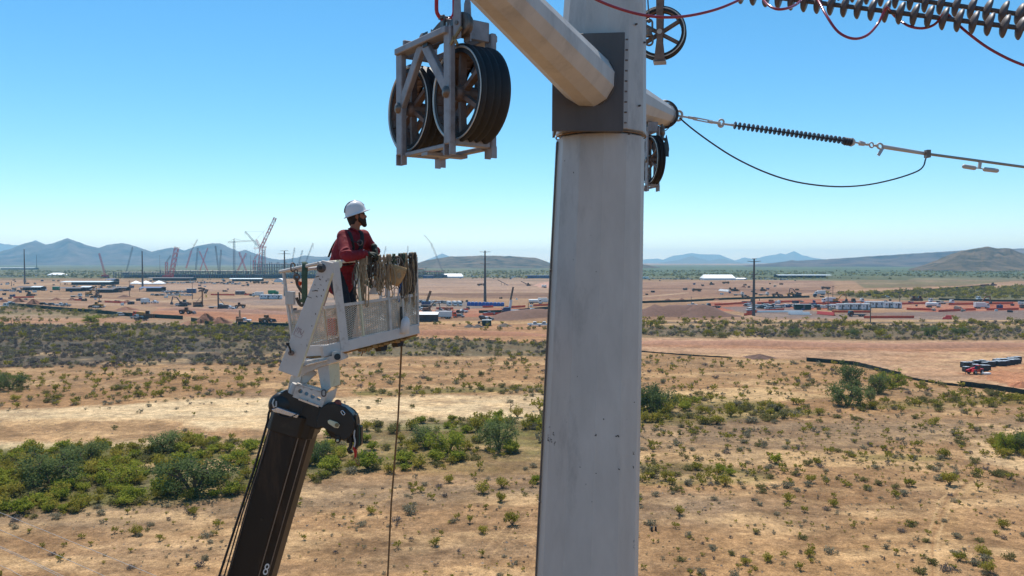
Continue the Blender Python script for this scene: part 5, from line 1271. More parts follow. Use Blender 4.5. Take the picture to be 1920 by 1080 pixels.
for (a, b, w_, m_, lab) in (((366, 520), (371, 465), 1.9, 'crane_grey', 'dark straight boom crane, left of the crossing booms'), ((371, 521), (389.5, 465), 1.3, 'crane_red', 'slim reddish boom leaning right over the long building'), ((394, 521), (374, 471), 1.5, 'crane_red', 'slim reddish boom leaning left over the long building'), ((411.5, 521), (404, 461), 1.7, 'crane_grey', 'dark boom leaning left, left one of the close pair'), ((411, 521), (414.5, 468), 1.7, 'crane_grey', 'dark upright boom, right one of the close pair'), ((440, 521), (461.5, 475), 1.8, 'crane_red', 'red boom leaning right, crossing another like an X'), ((466, 521), (448.5, 473), 1.8, 'crane_red', 'red boom leaning left, crossing another like an X'), ((198, 521), (186, 475), 1.9, 'crane_red', 'dull red crane alone at the left of the site'), ((236, 516), (248.5, 463), 1.8, 'crane_grey', 'grey crane leaning right before the mountains at left'), ((543, 519), (552.5, 464), 1.4, 'crane_grey', 'pale grey boom just right of the pole with crossarms'), ((553, 520), (567, 469), 1.3, 'crane_grey', 'thin grey boom left of the two behind the basket rail'), ((563, 520), (587, 456), 1.5, 'crane_grey', 'thin grey boom, longest of those behind the basket rail'), ((834, 521), (808.5, 456), 1.8, 'crane_grey', 'grey boom leaning left above the long white tent'), ((712, 519), (723.5, 462), 1.2, 'crane_grey', 'thin grey boom seen above the gloved hands'), ((760, 519), (765, 461), 1.1, 'crane_grey', 'thin grey boom above the right end of the basket'), ((498, 520), (497, 462), 1.2, 'crane_red', 'thin red mast just right of the tallest crane')):
    c_ = crane(a, [('boom', (a[0], a[1] - 2), b, w_, '')], m_, lab, [(b, (b[0] + .6, b[1] + 10))])
o = G(834, 521); d = (o - C0).dot(FW)
cj = [x for x in bpy.data.objects if x.get('label') == 'grey boom leaning left above the long white tent'][0]
mb = MB(); lattice(mb, P(808.5, 456, d) - o, P(794.7, 440, d) - o, 1.2); mb.build('jib', M['crane_grey'], cj)
# crane truck and brown crane in the middle distance
ct = empty('crane_truck', G(956, 590), 'white and blue crane truck with raised boom right of the blue tanks', 'crane truck')
o = G(956, 590); d = (o - C0).dot(FW)
q_ = lambda x, y, dd=0: P(x, y, d + dd) - o
MB().bar(q_(954.5, 586), q_(958.5, 562), 1.1, 1.1).build('boom_base', M['crane_white'], ct); MB().bar(q_(957.2, 563), q_(962.3, 538), .8, .8).build('boom_tip', M['wood_pole'], ct)
MB().box((-1.5, 0, 2.6), (3.4, 2.4, 2.0)).build('house', M['car_blue'], ct); MB().box((3, 0, 1.2), (11, 2.4, .6)).build('carrier', M['black'], ct); MB().prism([(7.4, -1.1, .9), (7.4, -1.1, 2.6), (8.6, -1.1, 2.6), (9.0, -1.1, 1.6), (9.0, -1.1, .9)], Vector((0, 2.2, 0))).build('cab', M['car_blue'], ct)
for x in (-1.5, 0.2, 5.4, 7.2): MB().cyl((x, -1.2, .6), (x, 1.2, .6), .6, n=14).build('wheel', M['tyre'], ct)
fl_ = empty('flatbed_trailer', G(971, 586.5), 'white flatbed trailer right of the crane truck', 'trailer')
MB().box((0, 0, 1.3), (10.5, 2.4, .35)).build('bed', M['crane_white'], fl_); MB().box((1.6, 0, .75), (5, 1.6, .6)).build('chassis', M['dark_steel'], fl_)
for x in (-3.6, 3.0, 4.2): MB().cyl((x, -1.1, .5), (x, 1.1, .5), .5, n=12).build('wheel', M['tyre'], fl_)
bc_ = empty('crane', G(799, 576), 'brown crane with short raised boom right of the basket', 'crane'); o = G(799, 576); d = (o - C0).dot(FW)
MB().bar(q_(800, 567), q_(807.5, 545.5), 1.2, 1.4).build('boom', M['machine_brown'], bc_); MB().bar(q_(799.5, 569), q_(801.5, 563), 1.4, 1.4).build('boom_foot', M['machine_yellow'], bc_)
MB().box((0, 0, 2.4), (5, 2.6, 1.8)).build('house', M['car_blue'], bc_); MB().box((0, -1.3, .6), (6, .8, 1.1)).box((0, 1.3, .6), (6, .8, 1.1)).build('tracks', M['black'], bc_)
cv = empty('conveyor', G(945, 535), 'dark conveyor slanting over the pale field right of the tall pole', 'conveyor'); o = G(945, 535); d = (o - C0).dot(FW)
MB().bar(q_(933, 524.5), q_(953, 535), .8, .6).build('belt_frame', M['dark_steel'], cv); MB().bar(q_(940, 529), q_(940, 535), .3, .3).bar(q_(946, 532), q_(946, 535), .3, .3).build('leg', M['dark_steel'], cv)
cv2 = empty('conveyor', G(984, 535), 'short dark conveyor beside the dusty bulldozer', 'conveyor'); o = G(984, 535)
d = (o - C0).dot(FW); MB().bar(q_(977, 527.5), q_(988, 532.5), .9, .7).build('belt_frame', M['dark_steel'], cv2); MB().bar(q_(986, 531), q_(986, 535), .4, .4).build('leg', M['dark_steel'], cv2)

# line poles
def steel_pole(x, yb_, yt_, arms, label, m_='galv_dark', w0=.95, name='steel_line_pole'):
    o = G(x, yb_); d = (o - C0).dot(FW); H = (yb_ - yt_) / F * d * 1.0
    t = empty(name, o, label, 'line pole', None)
    MB().cyl((0, 0, -.1), (0, 0, H), w0, w0 * .45, 12).build('shaft', M[m_], t)
    for z, l, dz in arms:
        MB().cyl((0, 0, H * z), (-l, 0, H * z + dz), .18, .1, 8).build('crossarm', M[m_], t); MB().cyl((0, 0, H * z), (l, 0, H * z + dz), .18, .1, 8).build('crossarm', M[m_], t)
    return t
steel_pole(1413, 592, 485, [(.995, 1.2, .1), (.945, 3.2, .3), (.72, 2.6, .25)], 'tall steel line pole right of the steel pole', w0=.8)
steel_pole(909.5, 565.5, 470, [(.97, 3.6, .3), (.74, 3.2, .3)], 'tall steel line pole left of the steel pole behind the blue tanks', w0=.95)
steel_pole(534, 553, 470, [(.93, 5.2, -.1), (.995, 3.0, .1)], 'tall steel line pole just left of the basket', w0=.95); steel_pole(267.5, 541, 471, [(.995, 1.0, 0)], 'tall line pole among the white peaked tents', w0=.95); steel_pole(46.5, 533, 467.5, [(.995, 1.0, 0)], 'tall line pole at the left edge of the site', w0=.95); steel_pole(69, 505, 478, [(.99, 2, 0)], 'thin far line pole before the mountains at left', w0=1.2)
for x, yb_, yt_, lab in ((361, 561.5, 529, 'wooden pole right of the pale blue container'), (186, 566, 529, 'wooden pole behind the left orange nets'), (243, 556, 526, 'wooden pole left of the tall left line pole'), (377, 546, 526, 'thin wooden pole above the parked cars'), (1632, 606, 566, 'wooden pole in front of the site trailers'), (1552.5, 582, 549, 'wooden pole at the left of the site trailers'), (1561.5, 561, 536, 'thin wooden pole behind the silver box truck'), (1687, 572, 538, 'thin wooden pole behind the long site trailers'), (1296, 574, 556, 'short wooden pole on the dark slope right of the steel pole'), (1424, 564, 556, 'short post just right of the tall line pole'), (990.5, 578, 567, 'short brown post left of the steel pole'), (21.5, 537, 527, 'short pole at the left edge'), (300, 517, 478, 'thin grey mast over the left building section'), (470, 519, 478, 'thin grey mast left of the tallest crane')):
    steel_pole(x, yb_, yt_, [(.95, 1.0, 0)] if yb_ - yt_ > 20 else [], lab, 'wood_pole', .24 if yb_ > 540 else .35, 'wooden_pole')

# fences of green fabric with posts, and orange safety nets
def fence(pts, h, label, m_='silt', name='fabric_fence', step=3.0, posts=True, lean=.0, cat='fence'):
    w = [G(*p) for p in pts]; o = w[0].copy()
    t = empty(name, o, label, cat)
    k = 0
    for a, b in zip(w[:-1], w[1:]):
        L = (b - a).length; n = max(1, int(round(L / step))); d = (b - a) / n; nr = Vector((-d.y, d.x, 0)).normalized()
        for i in range(n):
            p0, p1 = a + d * i - o, a + d * (i + 1) - o
            s0, s1 = .06 * math.sin(k * 1.7), .06 * math.sin((k + 1) * 1.7); k += 1
            mb = MB(); mid = (p0 + p1) / 2; sag = random.uniform(.02, .09)
            hh = Vector((0, 0, h))
            fr = [p0 + nr * s0, mid + nr * (s0 + s1) / 2, p1 + nr * s1]; tp = [p0 + hh + nr * s0 * 2, mid + hh - Vector((0, 0, sag)) + nr * random.uniform(-.05, .05), p1 + hh + nr * s1 * 2]
            th_ = nr * .02
            mb.add([*fr, *tp, *[v + th_ for v in fr], *[v + th_ for v in tp]], [(0, 1, 4, 3), (1, 2, 5, 4), (7, 6, 9, 10), (8, 7, 10, 11), (3, 4, 10, 9), (4, 5, 11, 10), (0, 3, 9, 6), (2, 8, 11, 5)])
            mb.build('fabric_panel', M[m_], t)
            if posts: MB().bar(p0 + nr * .08, p0 + nr * .08 + Vector((0, 0, h + .12)), .05, .05).build('post', M['wood_pole'], t)
    return t
random.seed(31)
fence([(1512, 677.5), (1530, 679), (1560, 681.5), (1600, 685), (1622, 689.5), (1650, 697), (1690, 706.5)], 1.05, 'dark green fabric fence along the near edge of the borrow pit', 'silt_dark')
fence([(1690, 707), (1720, 714), (1760, 720.5), (1810, 726)], .55, 'low sagging stretch of green fabric fence in the middle', 'silt_dark')
fence([(1800, 723.5), (1845, 729), (1870, 732), (1930, 742)], 1.1, 'dark green fabric fence at the right picture edge', 'silt_dark')
fence([(1195, 659.5), (1240, 663), (1300, 667.5), (1370, 671.5)], .40, 'low dark fabric strip on the ground right of the pole', 'silt_dark')
fence([(16, 572.5), (60, 577), (110, 581.5), (150, 585), (200, 589), (232, 592.5), (280, 595.5), (343, 599)], 1.75, 'long dark green fabric fence at the left', step=5)
fence([(358, 603), (378, 606.5)], 1.8, 'short piece of green fabric fence left of the dirt pile', step=4); fence([(384, 609), (393, 609.5)], 1.6, 'shortest piece of green fabric fence below the dirt pile', step=3)
fence([(446, 611), (480, 612), (530, 614), (575, 616)], 1.7, 'dark green fabric fence left of the basket', step=4)
fence([(898, 587), (930, 586.5), (975, 584), (1032, 579)], 1.4, 'dark green fence behind the crane truck', step=6); fence([(1200, 568.5), (1290, 566), (1360, 562), (1440, 559.5), (1518, 558)], 1.4, 'dark fence line across the brown field right of the pole', 'silt_dark', step=10)
fence([(1610, 556), (1700, 549), (1790, 541), (1860, 536)], 1.5, 'dark fence line along the far green thicket', 'silt_dark', step=14)
fence([(1760, 562.5), (1860, 565.5), (1930, 566)], 1.3, 'dark fence line behind the red earth at the right', 'silt_dark', step=10)
for pts, lab in ((((25, 559), (64, 558.5)), 'orange net fence below the brown bulldozer at left'), (((140, 563.5), (158, 564)), 'short orange net fence left of the wooden pole'), (((196, 567), (235, 569)), 'orange net fence right of the wooden pole'), (((395, 553.5), (440, 554)), 'orange net fence left of the grey block shed'), (((458, 553.5), (470, 553)), 'short orange net fence right of the grey block shed'), (((818, 580), (850, 580)), 'orange net fence right of the brown excavator'), (((868, 582.5), (878, 582)), 'short orange net fence before the blue tanks'), (((948, 578), (985, 576)), 'orange net fence behind the crane truck boom'), (((905, 592), (962, 588.5)), 'orange net fence at the crane truck wheels'), (((1000, 574.5), (1030, 573)), 'orange net fence before the pale trucks'), (((905, 577), (925, 576.5)), 'orange net fence under the blue tanks'), (((1340, 573), (1400, 569)), 'orange net fence left of the tall line pole'), (((1420, 570), (1500, 566)), 'orange net fence behind the crowded car row'), (((1400, 587.5), (1470, 582)), 'orange net fence before the crowded car row'), (((1500, 571), (1600, 570)), 'orange net fence at the yellow equipment row'), (((1560, 586), (1632, 586.5)), 'orange net fence below the white site trailers'), (((1620, 597), (1714, 596.5)), 'long orange net fence along the front of the grey yard'), (((1690, 571), (1745, 570)), 'orange net fence left of the tank truck'), (((1760, 585), (1830, 581.5)), 'orange net fence left of the white box truck'), (((1850, 582), (1910, 581)), 'orange net fence right of the white box truck'), (((1780, 572), (1900, 570)), 'orange net fence across the red earth at the right'), (((1700, 581), (1750, 582)), 'orange net fence below the tank truck'), (((1395, 592), (1412, 590)), 'orange net fence at the tall line pole foot')):
    fence(list(pts), 1.15, lab, 'net', 'orange_net_fence', 6.0, True, cat='net fence')

# loose material and equipment standing about the site
random.seed(77)
CL = []
for c_, cols_ in (('dark_steel', 1), ('galv_dark', 1), ('roof_pale', 1), ('machine_brown', 1), ('slab', 1), ('roof_blue', 1), ('wood_pole', 1)):
    b = MB(); random.seed(len(c_))
    for k in range(4): b.box((random.uniform(-1.6, 1.6), random.uniform(-.8, .8), .5 + random.uniform(0, .5)), (random.uniform(.8, 2.2), random.uniform(.8, 1.6), random.uniform(.9, 1.8)), random.uniform(0, 1))
    b.bar((-1.5, 0, 1.2), (1.6, .3, 1.5 + random.random()), .18, .18)
    proto('stack_' + c_, [('material_stack', b, [M[c_]])]); CL.append('stack_' + c_)
for x0, x1, y0, y1, n, lab in ((0, 130, 526, 536, 24, 'at the left edge'), (130, 270, 536, 548, 34, 'round the dark sheds'), (20, 240, 541, 549, 44, 'along the dark sheds'), (270, 480, 524, 531, 60, 'before the long building'), (300, 560, 534, 556, 24, 'on the pale field'), (480, 570, 522, 533, 22, 'by the dome tent'), (0, 330, 552, 574, 26, 'on the graded earth'), (780, 1030, 517, 524, 26, 'right of the long tent'), (780, 1030, 560, 600, 26, 'near the blue tanks'), (1205, 1560, 520, 527, 34, 'by the big tent'), (1205, 1500, 530, 556, 26, 'on the brown field'), (1395, 1640, 566, 582, 40, 'in the laydown yard'), (1640, 1920, 562, 586, 26, 'on the red earth')):
    for i in range(int(n * .68)): put(random.choice(CL), 'material_stack', G(random.uniform(x0, x1), random.uniform(y0, y1)), random.uniform(0, 6), 'small pile of building material ' + lab, 'material pile', 'piles of building material ' + lab, random.uniform(.55, 1.15))

# pipe stacks
def pipes(x0, y0, x1, y1, n, r, m_, label):
    a, b = G(x0, y0), G(x1, y1); o = a.copy(); t = empty('pipe_stack', o, label, 'pipes'); d = (b - a).normalized(); s = Vector((-d.y, d.x, 0)); k = 0; lay = 0
    while k < n:
        for i in range(max(1, int(n / 2) - lay)):
            if k >= n: break
            j = random.uniform(-1, 1); MB().cyl(s * (i * 2.05 * r + lay * r) + Vector((0, 0, r + lay * 1.75 * r)) + d * j, b - a + s * (i * 2.05 * r + lay * r) + Vector((0, 0, r + lay * 1.75 * r)) + d * j, r, n=8).build('pipe', M[m_], t); k += 1
        lay += 1
pipes(1416, 586, 1504, 585.5, 10, .18, 'pipe_white', 'long white pipes laid in front of the crowded car row'); pipes(1481, 590.2, 1522, 590.8, 5, .2, 'pipe_white', 'single line of white pipe right of the tall pole'); pipes(1530, 589, 1562, 592, 5, .22, 'pipe_red', 'red and white pipe pile in the grey yard'); pipes(1769, 598.5, 1785, 599, 5, .25, 'pipe_red', 'short red pipe pile at the right of the grey yard'); pipes(1348, 546, 1366, 547.5, 3, .35, 'pipe_white', 'pale pipe line lying on the brown field')
for x, lab in ((337, 'yellow sign panel below the parked cars'), (386.5, 'yellow sign panel right of the wooden pole')):
    p = G(x, 558); t = empty('sign_board', p, lab, 'sign'); MB().box((0, 0, 1.2), (.9, .1, 1.8)).build('panel', M['yellow'], t); MB().bar((0, .1, 0), (0, .1, 2.0), .1, .1).build('post', M['wood_pole'], t)

# dirt piles and banks
def pile(x, y, wpx, hpx, label, rgb=(150, 112, 86), name='dirt_pile', dep=None, seed=1):
    p = G(x, y); d = (p - C0).dot(FW); rx = wpx / 2 / F * d; rz = hpx / F * d; ry = dep or rx * .8
    n, m_ = 40, 12; vs_, fs = [(0, 0, rz)], []
    rs = np.random.default_rng(seed + int(x))
    for i in range(1, m_ + 1):
        t = i / m_
        for j in range(n):
            a = 2 * math.pi * j / n; k_ = 1 + .18 * math.sin(3 * a + seed) + .10 * math.sin(7 * a + x)
            z = rz * max(0, (1 - t ** 1.15)) * (1 + .22 * math.sin(5 * a + x) * t * (1 - t) * 2) + rs.normal() * rz * .035 * (t < .95)
            vs_.append((math.cos(a) * rx * t * k_, math.sin(a) * ry * t * k_, z - .06))
    for j in range(n): fs.append((0, 1 + j, 1 + (j + 1) % n))
    for i in range(m_ - 1):
        for j in range(n): fs.append((1 + i * n + j, 1 + (i + 1) * n + j, 1 + (i + 1) * n + (j + 1) % n, 1 + i * n + (j + 1) % n))
    key = 'dirt_%d_%d_%d' % rgb
    if key not in M: M[key] = mat('piled_dirt', rgb, .95, 0, .3, .8, .6, 2.0)
    p.z = gz(p.x, p.y)
    o = MB().add(vs_, fs, 0, True).build(name, M[key], None, p)
    return tag(o, label, 'dirt pile')
BR = (122, 82, 62)
pile(35, 566.5, 26, 9, 'cone of brown dirt, left of two by the long green fence', BR); pile(62, 570.5, 26, 10, 'cone of brown dirt behind a white car by the long green fence', BR); pile(7, 566, 16, 5, 'low dirt pile at the left picture edge', BR); pile(105, 563, 24, 5, 'low brown dirt pile right of the cones', BR); pile(135, 563, 18, 5, 'dark dirt pile left of the orange net', BR)
pile(238, 567.5, 20, 5, 'low dirt pile at the end of the right orange net', BR); pile(232, 557, 24, 4, 'dark flat dirt pile above the orange net', (96, 64, 50)); pile(236, 581, 44, 6, 'wide low dirt pile above the parked pickups', BR); pile(386, 605, 46, 18, 'big brown dirt pile behind the green fence pieces', BR); pile(412, 606, 44, 12, 'big brown dirt pile, right of two', BR); pile(352, 610, 44, 8, 'low dirt pile before the big brown ones', (148, 108, 84))
pile(880, 613.5, 22, 6, 'dark grey rock pile, left of two', (88, 80, 76)); pile(896, 614, 24, 6, 'dark grey rock pile next to the green dumpster', (88, 80, 76)); pile(946, 612, 30, 6, 'dark rock pile right of the green dumpster', (96, 84, 76))
pile(1424, 671, 60, 7.5, 'flat dark brown dirt pile at the borrow pit edge', (96, 70, 58)); pile(1915, 725, 46, 10, 'reddish dirt pile at the right edge of the borrow pit', (160, 102, 70)); pile(1252, 565, 18, 5, 'small dirt heap, left of three on the brown field', BR); pile(1278, 564, 16, 5, 'small dirt heap, middle of three on the brown field', BR); pile(1340, 563, 18, 4.5, 'small dirt heap, right of three on the brown field', BR); pile(1394, 539, 10, 4, 'dark dirt heap on the far pale field', BR); pile(1030, 536, 60, 8, 'wide low dirt rise touching the steel pole', (168, 128, 108), dep=60)
def bank(pts, wid, h, rgb, label, seed=3, name='dirt_bank'):
    """long low bank along a picture polyline"""
    w = [G(*p) for p in pts]; P_ = []
    for a, b in zip(w[:-1], w[1:]):
        n = max(2, int((b - a).length / 3)); P_ += [a + (b - a) * (i / n) for i in range(n)]
    P_.append(w[-1]); vs_, fs = [], []; prof = [(-1, -.1), (-.75, .25), (-.4, .75), (-.1, 1.0), (.2, .95), (.6, .5), (1, -.1)]
    rs = np.random.default_rng(seed); k = len(prof)
    for i, p in enumerate(P_):
        d = (P_[min(i + 1, len(P_) - 1)] - P_[max(i - 1, 0)]).normalized(); s = Vector((d.y, -d.x, 0))
        e = min(1, i / 4, (len(P_) - 1 - i) / 4)
        for u_, z in prof: vs_.append(p + s * (u_ * wid * (1 + rs.normal() * .06)) + Vector((0, 0, max(-.1, z * h * e * (1 + .16 * math.sin(i * .35 + seed) + rs.normal() * .06)))))
    for i in range(len(P_) - 1):
        for j in range(k - 1): fs.append((i * k + j, (i + 1) * k + j, (i + 1) * k + j + 1, i * k + j + 1))
    key = 'dirt_%d_%d_%d' % rgb
    if key not in M: M[key] = mat('piled_dirt', rgb, .95, 0, .3, .8, .6, 2.0)
    o = P_[0].copy(); ob = MB().add([v - o for v in vs_], fs, 0, True).build(name, M[key], None, o)
    return tag(ob, label, None, None, 'structure')
bank([(1160, 643), (1300, 645), (1500, 648), (1700, 652), (1990, 648)], 3.2, 1.2, (160, 116, 90), 'reddish earth bank behind the borrow pit')
bank([(700, 627), (820, 627), (1040, 629)], 4.0, 1.3, (150, 102, 72), 'earth bank beside the haul road left of the pole', 5); bank([(300, 580), (420, 583), (560, 590), (640, 592)], 5, 1.2, (136, 98, 78), 'dark trench bank left of the basket', 7)
bank([(1180, 590), (1240, 590), (1310, 590.5), (1345, 595)], 16, 5.0, (98, 68, 54), 'big dark earth slope just right of the steel pole', 9, 'earth_slope'); bank([(920, 600), (980, 594), (1060, 590)], 10, 3.0, (102, 72, 56), 'dark earth slope just left of the steel pole', 11, 'earth_slope')

# thin service wires across the lower left corner
wires = (((-220, 872), (0, 961), (300, 1083), (520, 1172)), ((-220, 902), (0, 993.5), (200, 1082), (420, 1180)), ((-220, 930), (0, 1024.5), (120, 1081), (330, 1180)), ((-220, 934), (0, 1027.5), (112, 1081), (320, 1182)), ((-220, 968), (0, 1060), (42, 1081), (260, 1190)))
for i, w in enumerate(wires):
    ds = (36, 33, 29.5, 27)
    pts = [P(x, y, d_) for (x, y), d_ in zip(w, ds)]
    mb = MB().tube(smooth(pts, 5), .008, 6)
    o = pts[0]; ob = rel(mb, o).build('service_wire', M['wire_pale'], None, o)
    tag(ob, ('uppermost thin pale wire across the lower left corner', 'second thin pale wire from above in the lower left corner', 'upper of the close pair of pale wires in the lower left corner', 'lower of the close pair of pale wires in the lower left corner', 'lowest thin pale wire in the lower left corner')[i], 'wire', 'thin wires across the lower left corner')
for x, y in ((1222, 992), (1229.5, 991)):
    p = G(x, y + 4); o = MB().cyl((0, 0, -.05), (0, 0, .42), .12, .09, 10).build('marker_stake', M['black'], None, p); tag(o, 'dark stub standing in the dirt, ' + ('left' if x < 1225 else 'right') + ' one of a pair beside the pole', 'stub')

# ================================================================== steel pole
A0, A1 = P(1134.5, 0, 10.07), P(1100, 1080, 10.32)
def axis_at_y(y): return A0.lerp(A1, y / 1080.0)
def half_w(y):                     # half width of the shaft in metres at image row y
    return np.interp(y, [0, 250, 256, 600, 1080], [0.523, 0.585, 0.566, 0.612, 0.673]) * 0.985
def pole_ring(c, r, n=12, rot=R(-2)):
    return [c + Vector((math.sin(2 * math.pi * i / n + rot + math.pi / n * 0) * r, -math.cos(2 * math.pi * i / n + rot) * r, 0)) for i in range(n)]
def shaft(ys, rs):
    mb = MB(); n = 12
    for y, r in zip(ys, rs): mb.v.extend([tuple(p) for p in pole_ring(axis_at_y(y), r)])
    for k in range(len(ys) - 1):
        for i in range(n):
            i2 = (i + 1) % n
            mb.f.append((k * n + i, (k + 1) * n + i, (k + 1) * n + i2, k * n + i2)); mb.m.append(0); mb.sm.append(False)
    mb.f.append(tuple(range(n))); mb.m.append(0); mb.sm.append(False)
    mb.f.append(tuple((len(ys) - 1) * n + i for i in range(n))); mb.m.append(0); mb.sm.append(False)
    return mb
def y_of_z(z):
    t = (A0.z - z) / (A0.z - A1.z); return t * 1080
yb = y_of_z(0.0)
org = axis_at_y(yb)
pole = empty('transmission_pole', org, 'tall grey twelve sided steel pole rising through the middle with an arm reaching out', 'transmission pole')
rb = float(half_w(1080)) + (yb - 1080) / 1080 * 0.12
rel(shaft([256, 600, 1080, yb], [half_w(256), half_w(600), half_w(1080), rb]), org).build('lower_shaft', M['galv'], pole, bevel=0.012)
yt = y_of_z(A0.z + 5.2)
rel(shaft([yt, 0, 250], [0.46, float(half_w(0)), float(half_w(250))]), org).build('upper_shaft', M['galv'], pole, bevel=0.012)
mb = MB()                           # rust stained slip joint bead
c = axis_at_y(253.5); n = 48
mb.tube([c + Vector((math.sin(2 * math.pi * i / n) * half_w(250) * 0.985, -math.cos(2 * math.pi * i / n) * half_w(250) * 0.985, 0)) for i in range(n)], 0.010, 6, closed=True)
rel(mb, org).build('joint_bead', M['rust_line'], pole)
def side_pt(y, ang, k=1.0):
    r = half_w(y) * k
    return axis_at_y(y) + Vector((math.sin(R(ang)) * r, -math.cos(R(ang)) * r, 0))
mb = MB()                           # lengthwise seam strips on the left flank and right flank
for ang, wd in ((-84, .03), (-97, .025)):
    ys = [262, 600, 1080, 2000, yb - 20]
    for a, b in zip(ys[:-1], ys[1:]): mb.bar(side_pt(a, ang, 1.0), side_pt(b, ang, 1.0) if b <= 1080 else axis_at_y(b) + (side_pt(1080, ang) - axis_at_y(1080)) * 1.02, wd, .018, up=Vector((math.sin(R(ang)), -math.cos(R(ang)), 0)))
rel(mb, org).build('seam', M['galv_dark'], pole)
for y, ang in ((500, -82), (935, -82), (255, 12), (257, 32), (205, 48), (88, 62), (62, 40)):
    b = side_pt(y, ang, .99); nrm = Vector((math.sin(R(ang)), -math.cos(R(ang)), 0))
    rel(MB().cyl(b, b + nrm * 0.025, .014, .012, 8), org).build('step_lug', M['galv_dark'], pole)
# scuffs and stamped marks on the shaft: thin dark paint, flat on the facet
random.seed(3)
def facet_pt(px_, y, lift=0.002):
    """point on the shaft surface under a pixel"""
    o = C0; d = (FW + RT * ((px_ - 960) / F) + UP * ((540 - y) / F))
    c = axis_at_y(y); r = half_w(y)
    vs_ = pole_ring(c, r); best = None
    for i in range(12):
        a, b = vs_[i], vs_[(i + 1) % 12]
        nrm = Vector((b.y - a.y, a.x - b.x, 0)); nrm.normalize()
        if nrm.dot(a - c) < 0: nrm = -nrm
        den = nrm.dot(d)
        if den >= -1e-6: continue
        t = nrm.dot(a - o) / den; q = o + d * t
        e = (b - a); s_ = (Vector((q.x, q.y, a.z)) - a).dot(e) / e.length_squared
        if -0.02 <= s_ <= 1.02 and (best is None or t < best[0]): best = (t, q + nrm * lift, nrm)
    return best
mb = MB()
def scuff(x, y, w, h, n):
    for _ in range(n):
        xx, yy = x + random.uniform(-w, w), y + random.uniform(-h, h)
        h_ = facet_pt(xx, yy)
        if not h_: continue
        q, nn = h_[1], h_[2]
        tx = nn.cross(Vector((0, 0, 1))); s1, s2 = random.uniform(.002, .007), random.uniform(.004, .02)
        sh = random.uniform(-.008, .008)
        mb.add([q - tx * s1, q + tx * s1, q + tx * (s1 + sh) + Vector((0, 0, s2)), q - tx * (s1 - sh) + Vector((0, 0, s2))], [(0, 1, 2, 3)])
for a in ((1028, 822, 1.2, 6, 12), (1033, 827, 2, 3, 6), (1037, 815, 2, 3, 8), (1040, 833, 1.5, 3, 6), (1030, 801, 1.5, .6, 3), (1116, 817, 2, 1, 4), (1158, 818, 4, 2, 8), (1188, 852, 1.5, 4, 8), (1187, 876, 1, 3, 5), (1189, 1022, 1.5, 8, 7), (1190, 755, 1, 1, 2), (1161, 880, 1.5, 1.5, 3), (1120, 800, 60, 200, 8), (1100, 400, 50, 120, 5)):
    scuff(*a)
tag(rel(mb, org).build('scuff_marks', mat('dark_scuff', (54, 52, 50), .8, 0, .2, 10), pole), kind='stuff')

# bracket plate and arms
def plate(px_pts, d_left, d_right, thick, name, m, parent, o, bev=0.006):
    x0, x1 = min(p[0] for p in px_pts), max(p[0] for p in px_pts)
    pts = [P(x, y, d_left + (d_right - d_left) * (x - x0) / (x1 - x0)) for x, y in px_pts]
    nrm = (pts[1] - pts[0]).cross(pts[2] - pts[0]).normalized()
    if nrm.dot(FW) < 0: nrm = -nrm
    mb = MB().prism(pts, nrm * thick)
    return rel(mb, o).build(name, m, parent, bevel=bev)
bp = plate([(1036, 64), (1172, 60), (1168, 247), (1035, 245)], 9.42, 9.40, .05, 'bracket_plate', M['galv_dark'], pole, org)
for s0, s1 in (((1040, 70), (1040, 242)), ((1166, 66), (1164, 243))):
    a, b = P(*s0, 9.47), P(*s1, 9.47)
    rel(MB().prism([a, b, b + FW * .55, a + FW * .55], Vector((.03, 0, 0))), org).build('bracket_web', M['galv_dark'], pole)
for k in range(9):
    b = P(1174.5 - k * .35, 74 + k * 19.5, 9.46)
    rel(MB().cyl(b - Vector((.01, 0, 0)), b + Vector((.02, 0, 0)), .011, .011, 6), org).build('plate_bolt', M['steel'], pole)
def tube_arm(a, b, ra, rb_, n, name, m, parent, o, ph=R(14)):
    mb = MB()
    mb.cyl(a, b, ra, rb_, n, smooth=False, ph=ph)
    return rel(mb, o).build(name, m, parent, bevel=0.01)
ARM0, ARM1 = P(1104, 152, 9.47), P(836, -112, 6.0)
tube_arm(ARM0, ARM1, .325, .185, 12, 'arm', M['galv'], pole, org)
mb = MB()
z = (ARM1 - ARM0).normalized(); x = z.cross(Vector((0, 0, 1))).normalized(); yv = z.cross(x)
mb.tube([ARM0 + z * .0 + x * math.cos(t) * .326 + yv * math.sin(t) * .326 for t in np.linspace(0, 2 * math.pi, 40, endpoint=False)], .009, 6, closed=True)
rel(mb, org).build('arm_weld', M['galv_dark'], pole)
rel(MB().prism([ARM1 + Vector((-.012, -.16, .0)), ARM1 + Vector((-.012, .14, .0)), ARM1 + Vector((-.012, .10, -.30)), ARM1 + Vector((-.012, -.10, -.30))], Vector((.024, 0, 0))), org).build('arm_lug', M['galv_dark'], pole)
BK0, BK1 = P(1150, 178, 10.7), P(1248, 216, 12.5)
tube_arm(BK0, BK1, .31, .165, 12, 'arm', M['galv'], pole, org)
ARMDIR = (BK1 - BK0).normalized()
rel(MB().cyl(BK1 - ARMDIR * .0, BK1 + ARMDIR * .025, .19, .19, 16), org).build('arm_end_plate', M['galv_dark'], pole)
LUG = P(1266, 216.5, 12.5)
rel(MB().prism([BK1 + Vector((-.05, 0, -.05)), BK1 + Vector((-.05, 0, .05)), LUG + Vector((.03, 0, .035)), LUG + Vector((.03, 0, -.035))], Vector((0, .03, 0))), org).build('arm_lug', M['brass'], pole)
UB0, UB1 = P(1146, -420, 10.5), P(1228, -300, 12.2)
tube_arm(UB0, UB1, .26, .15, 12, 'arm', M['galv'], pole, org)

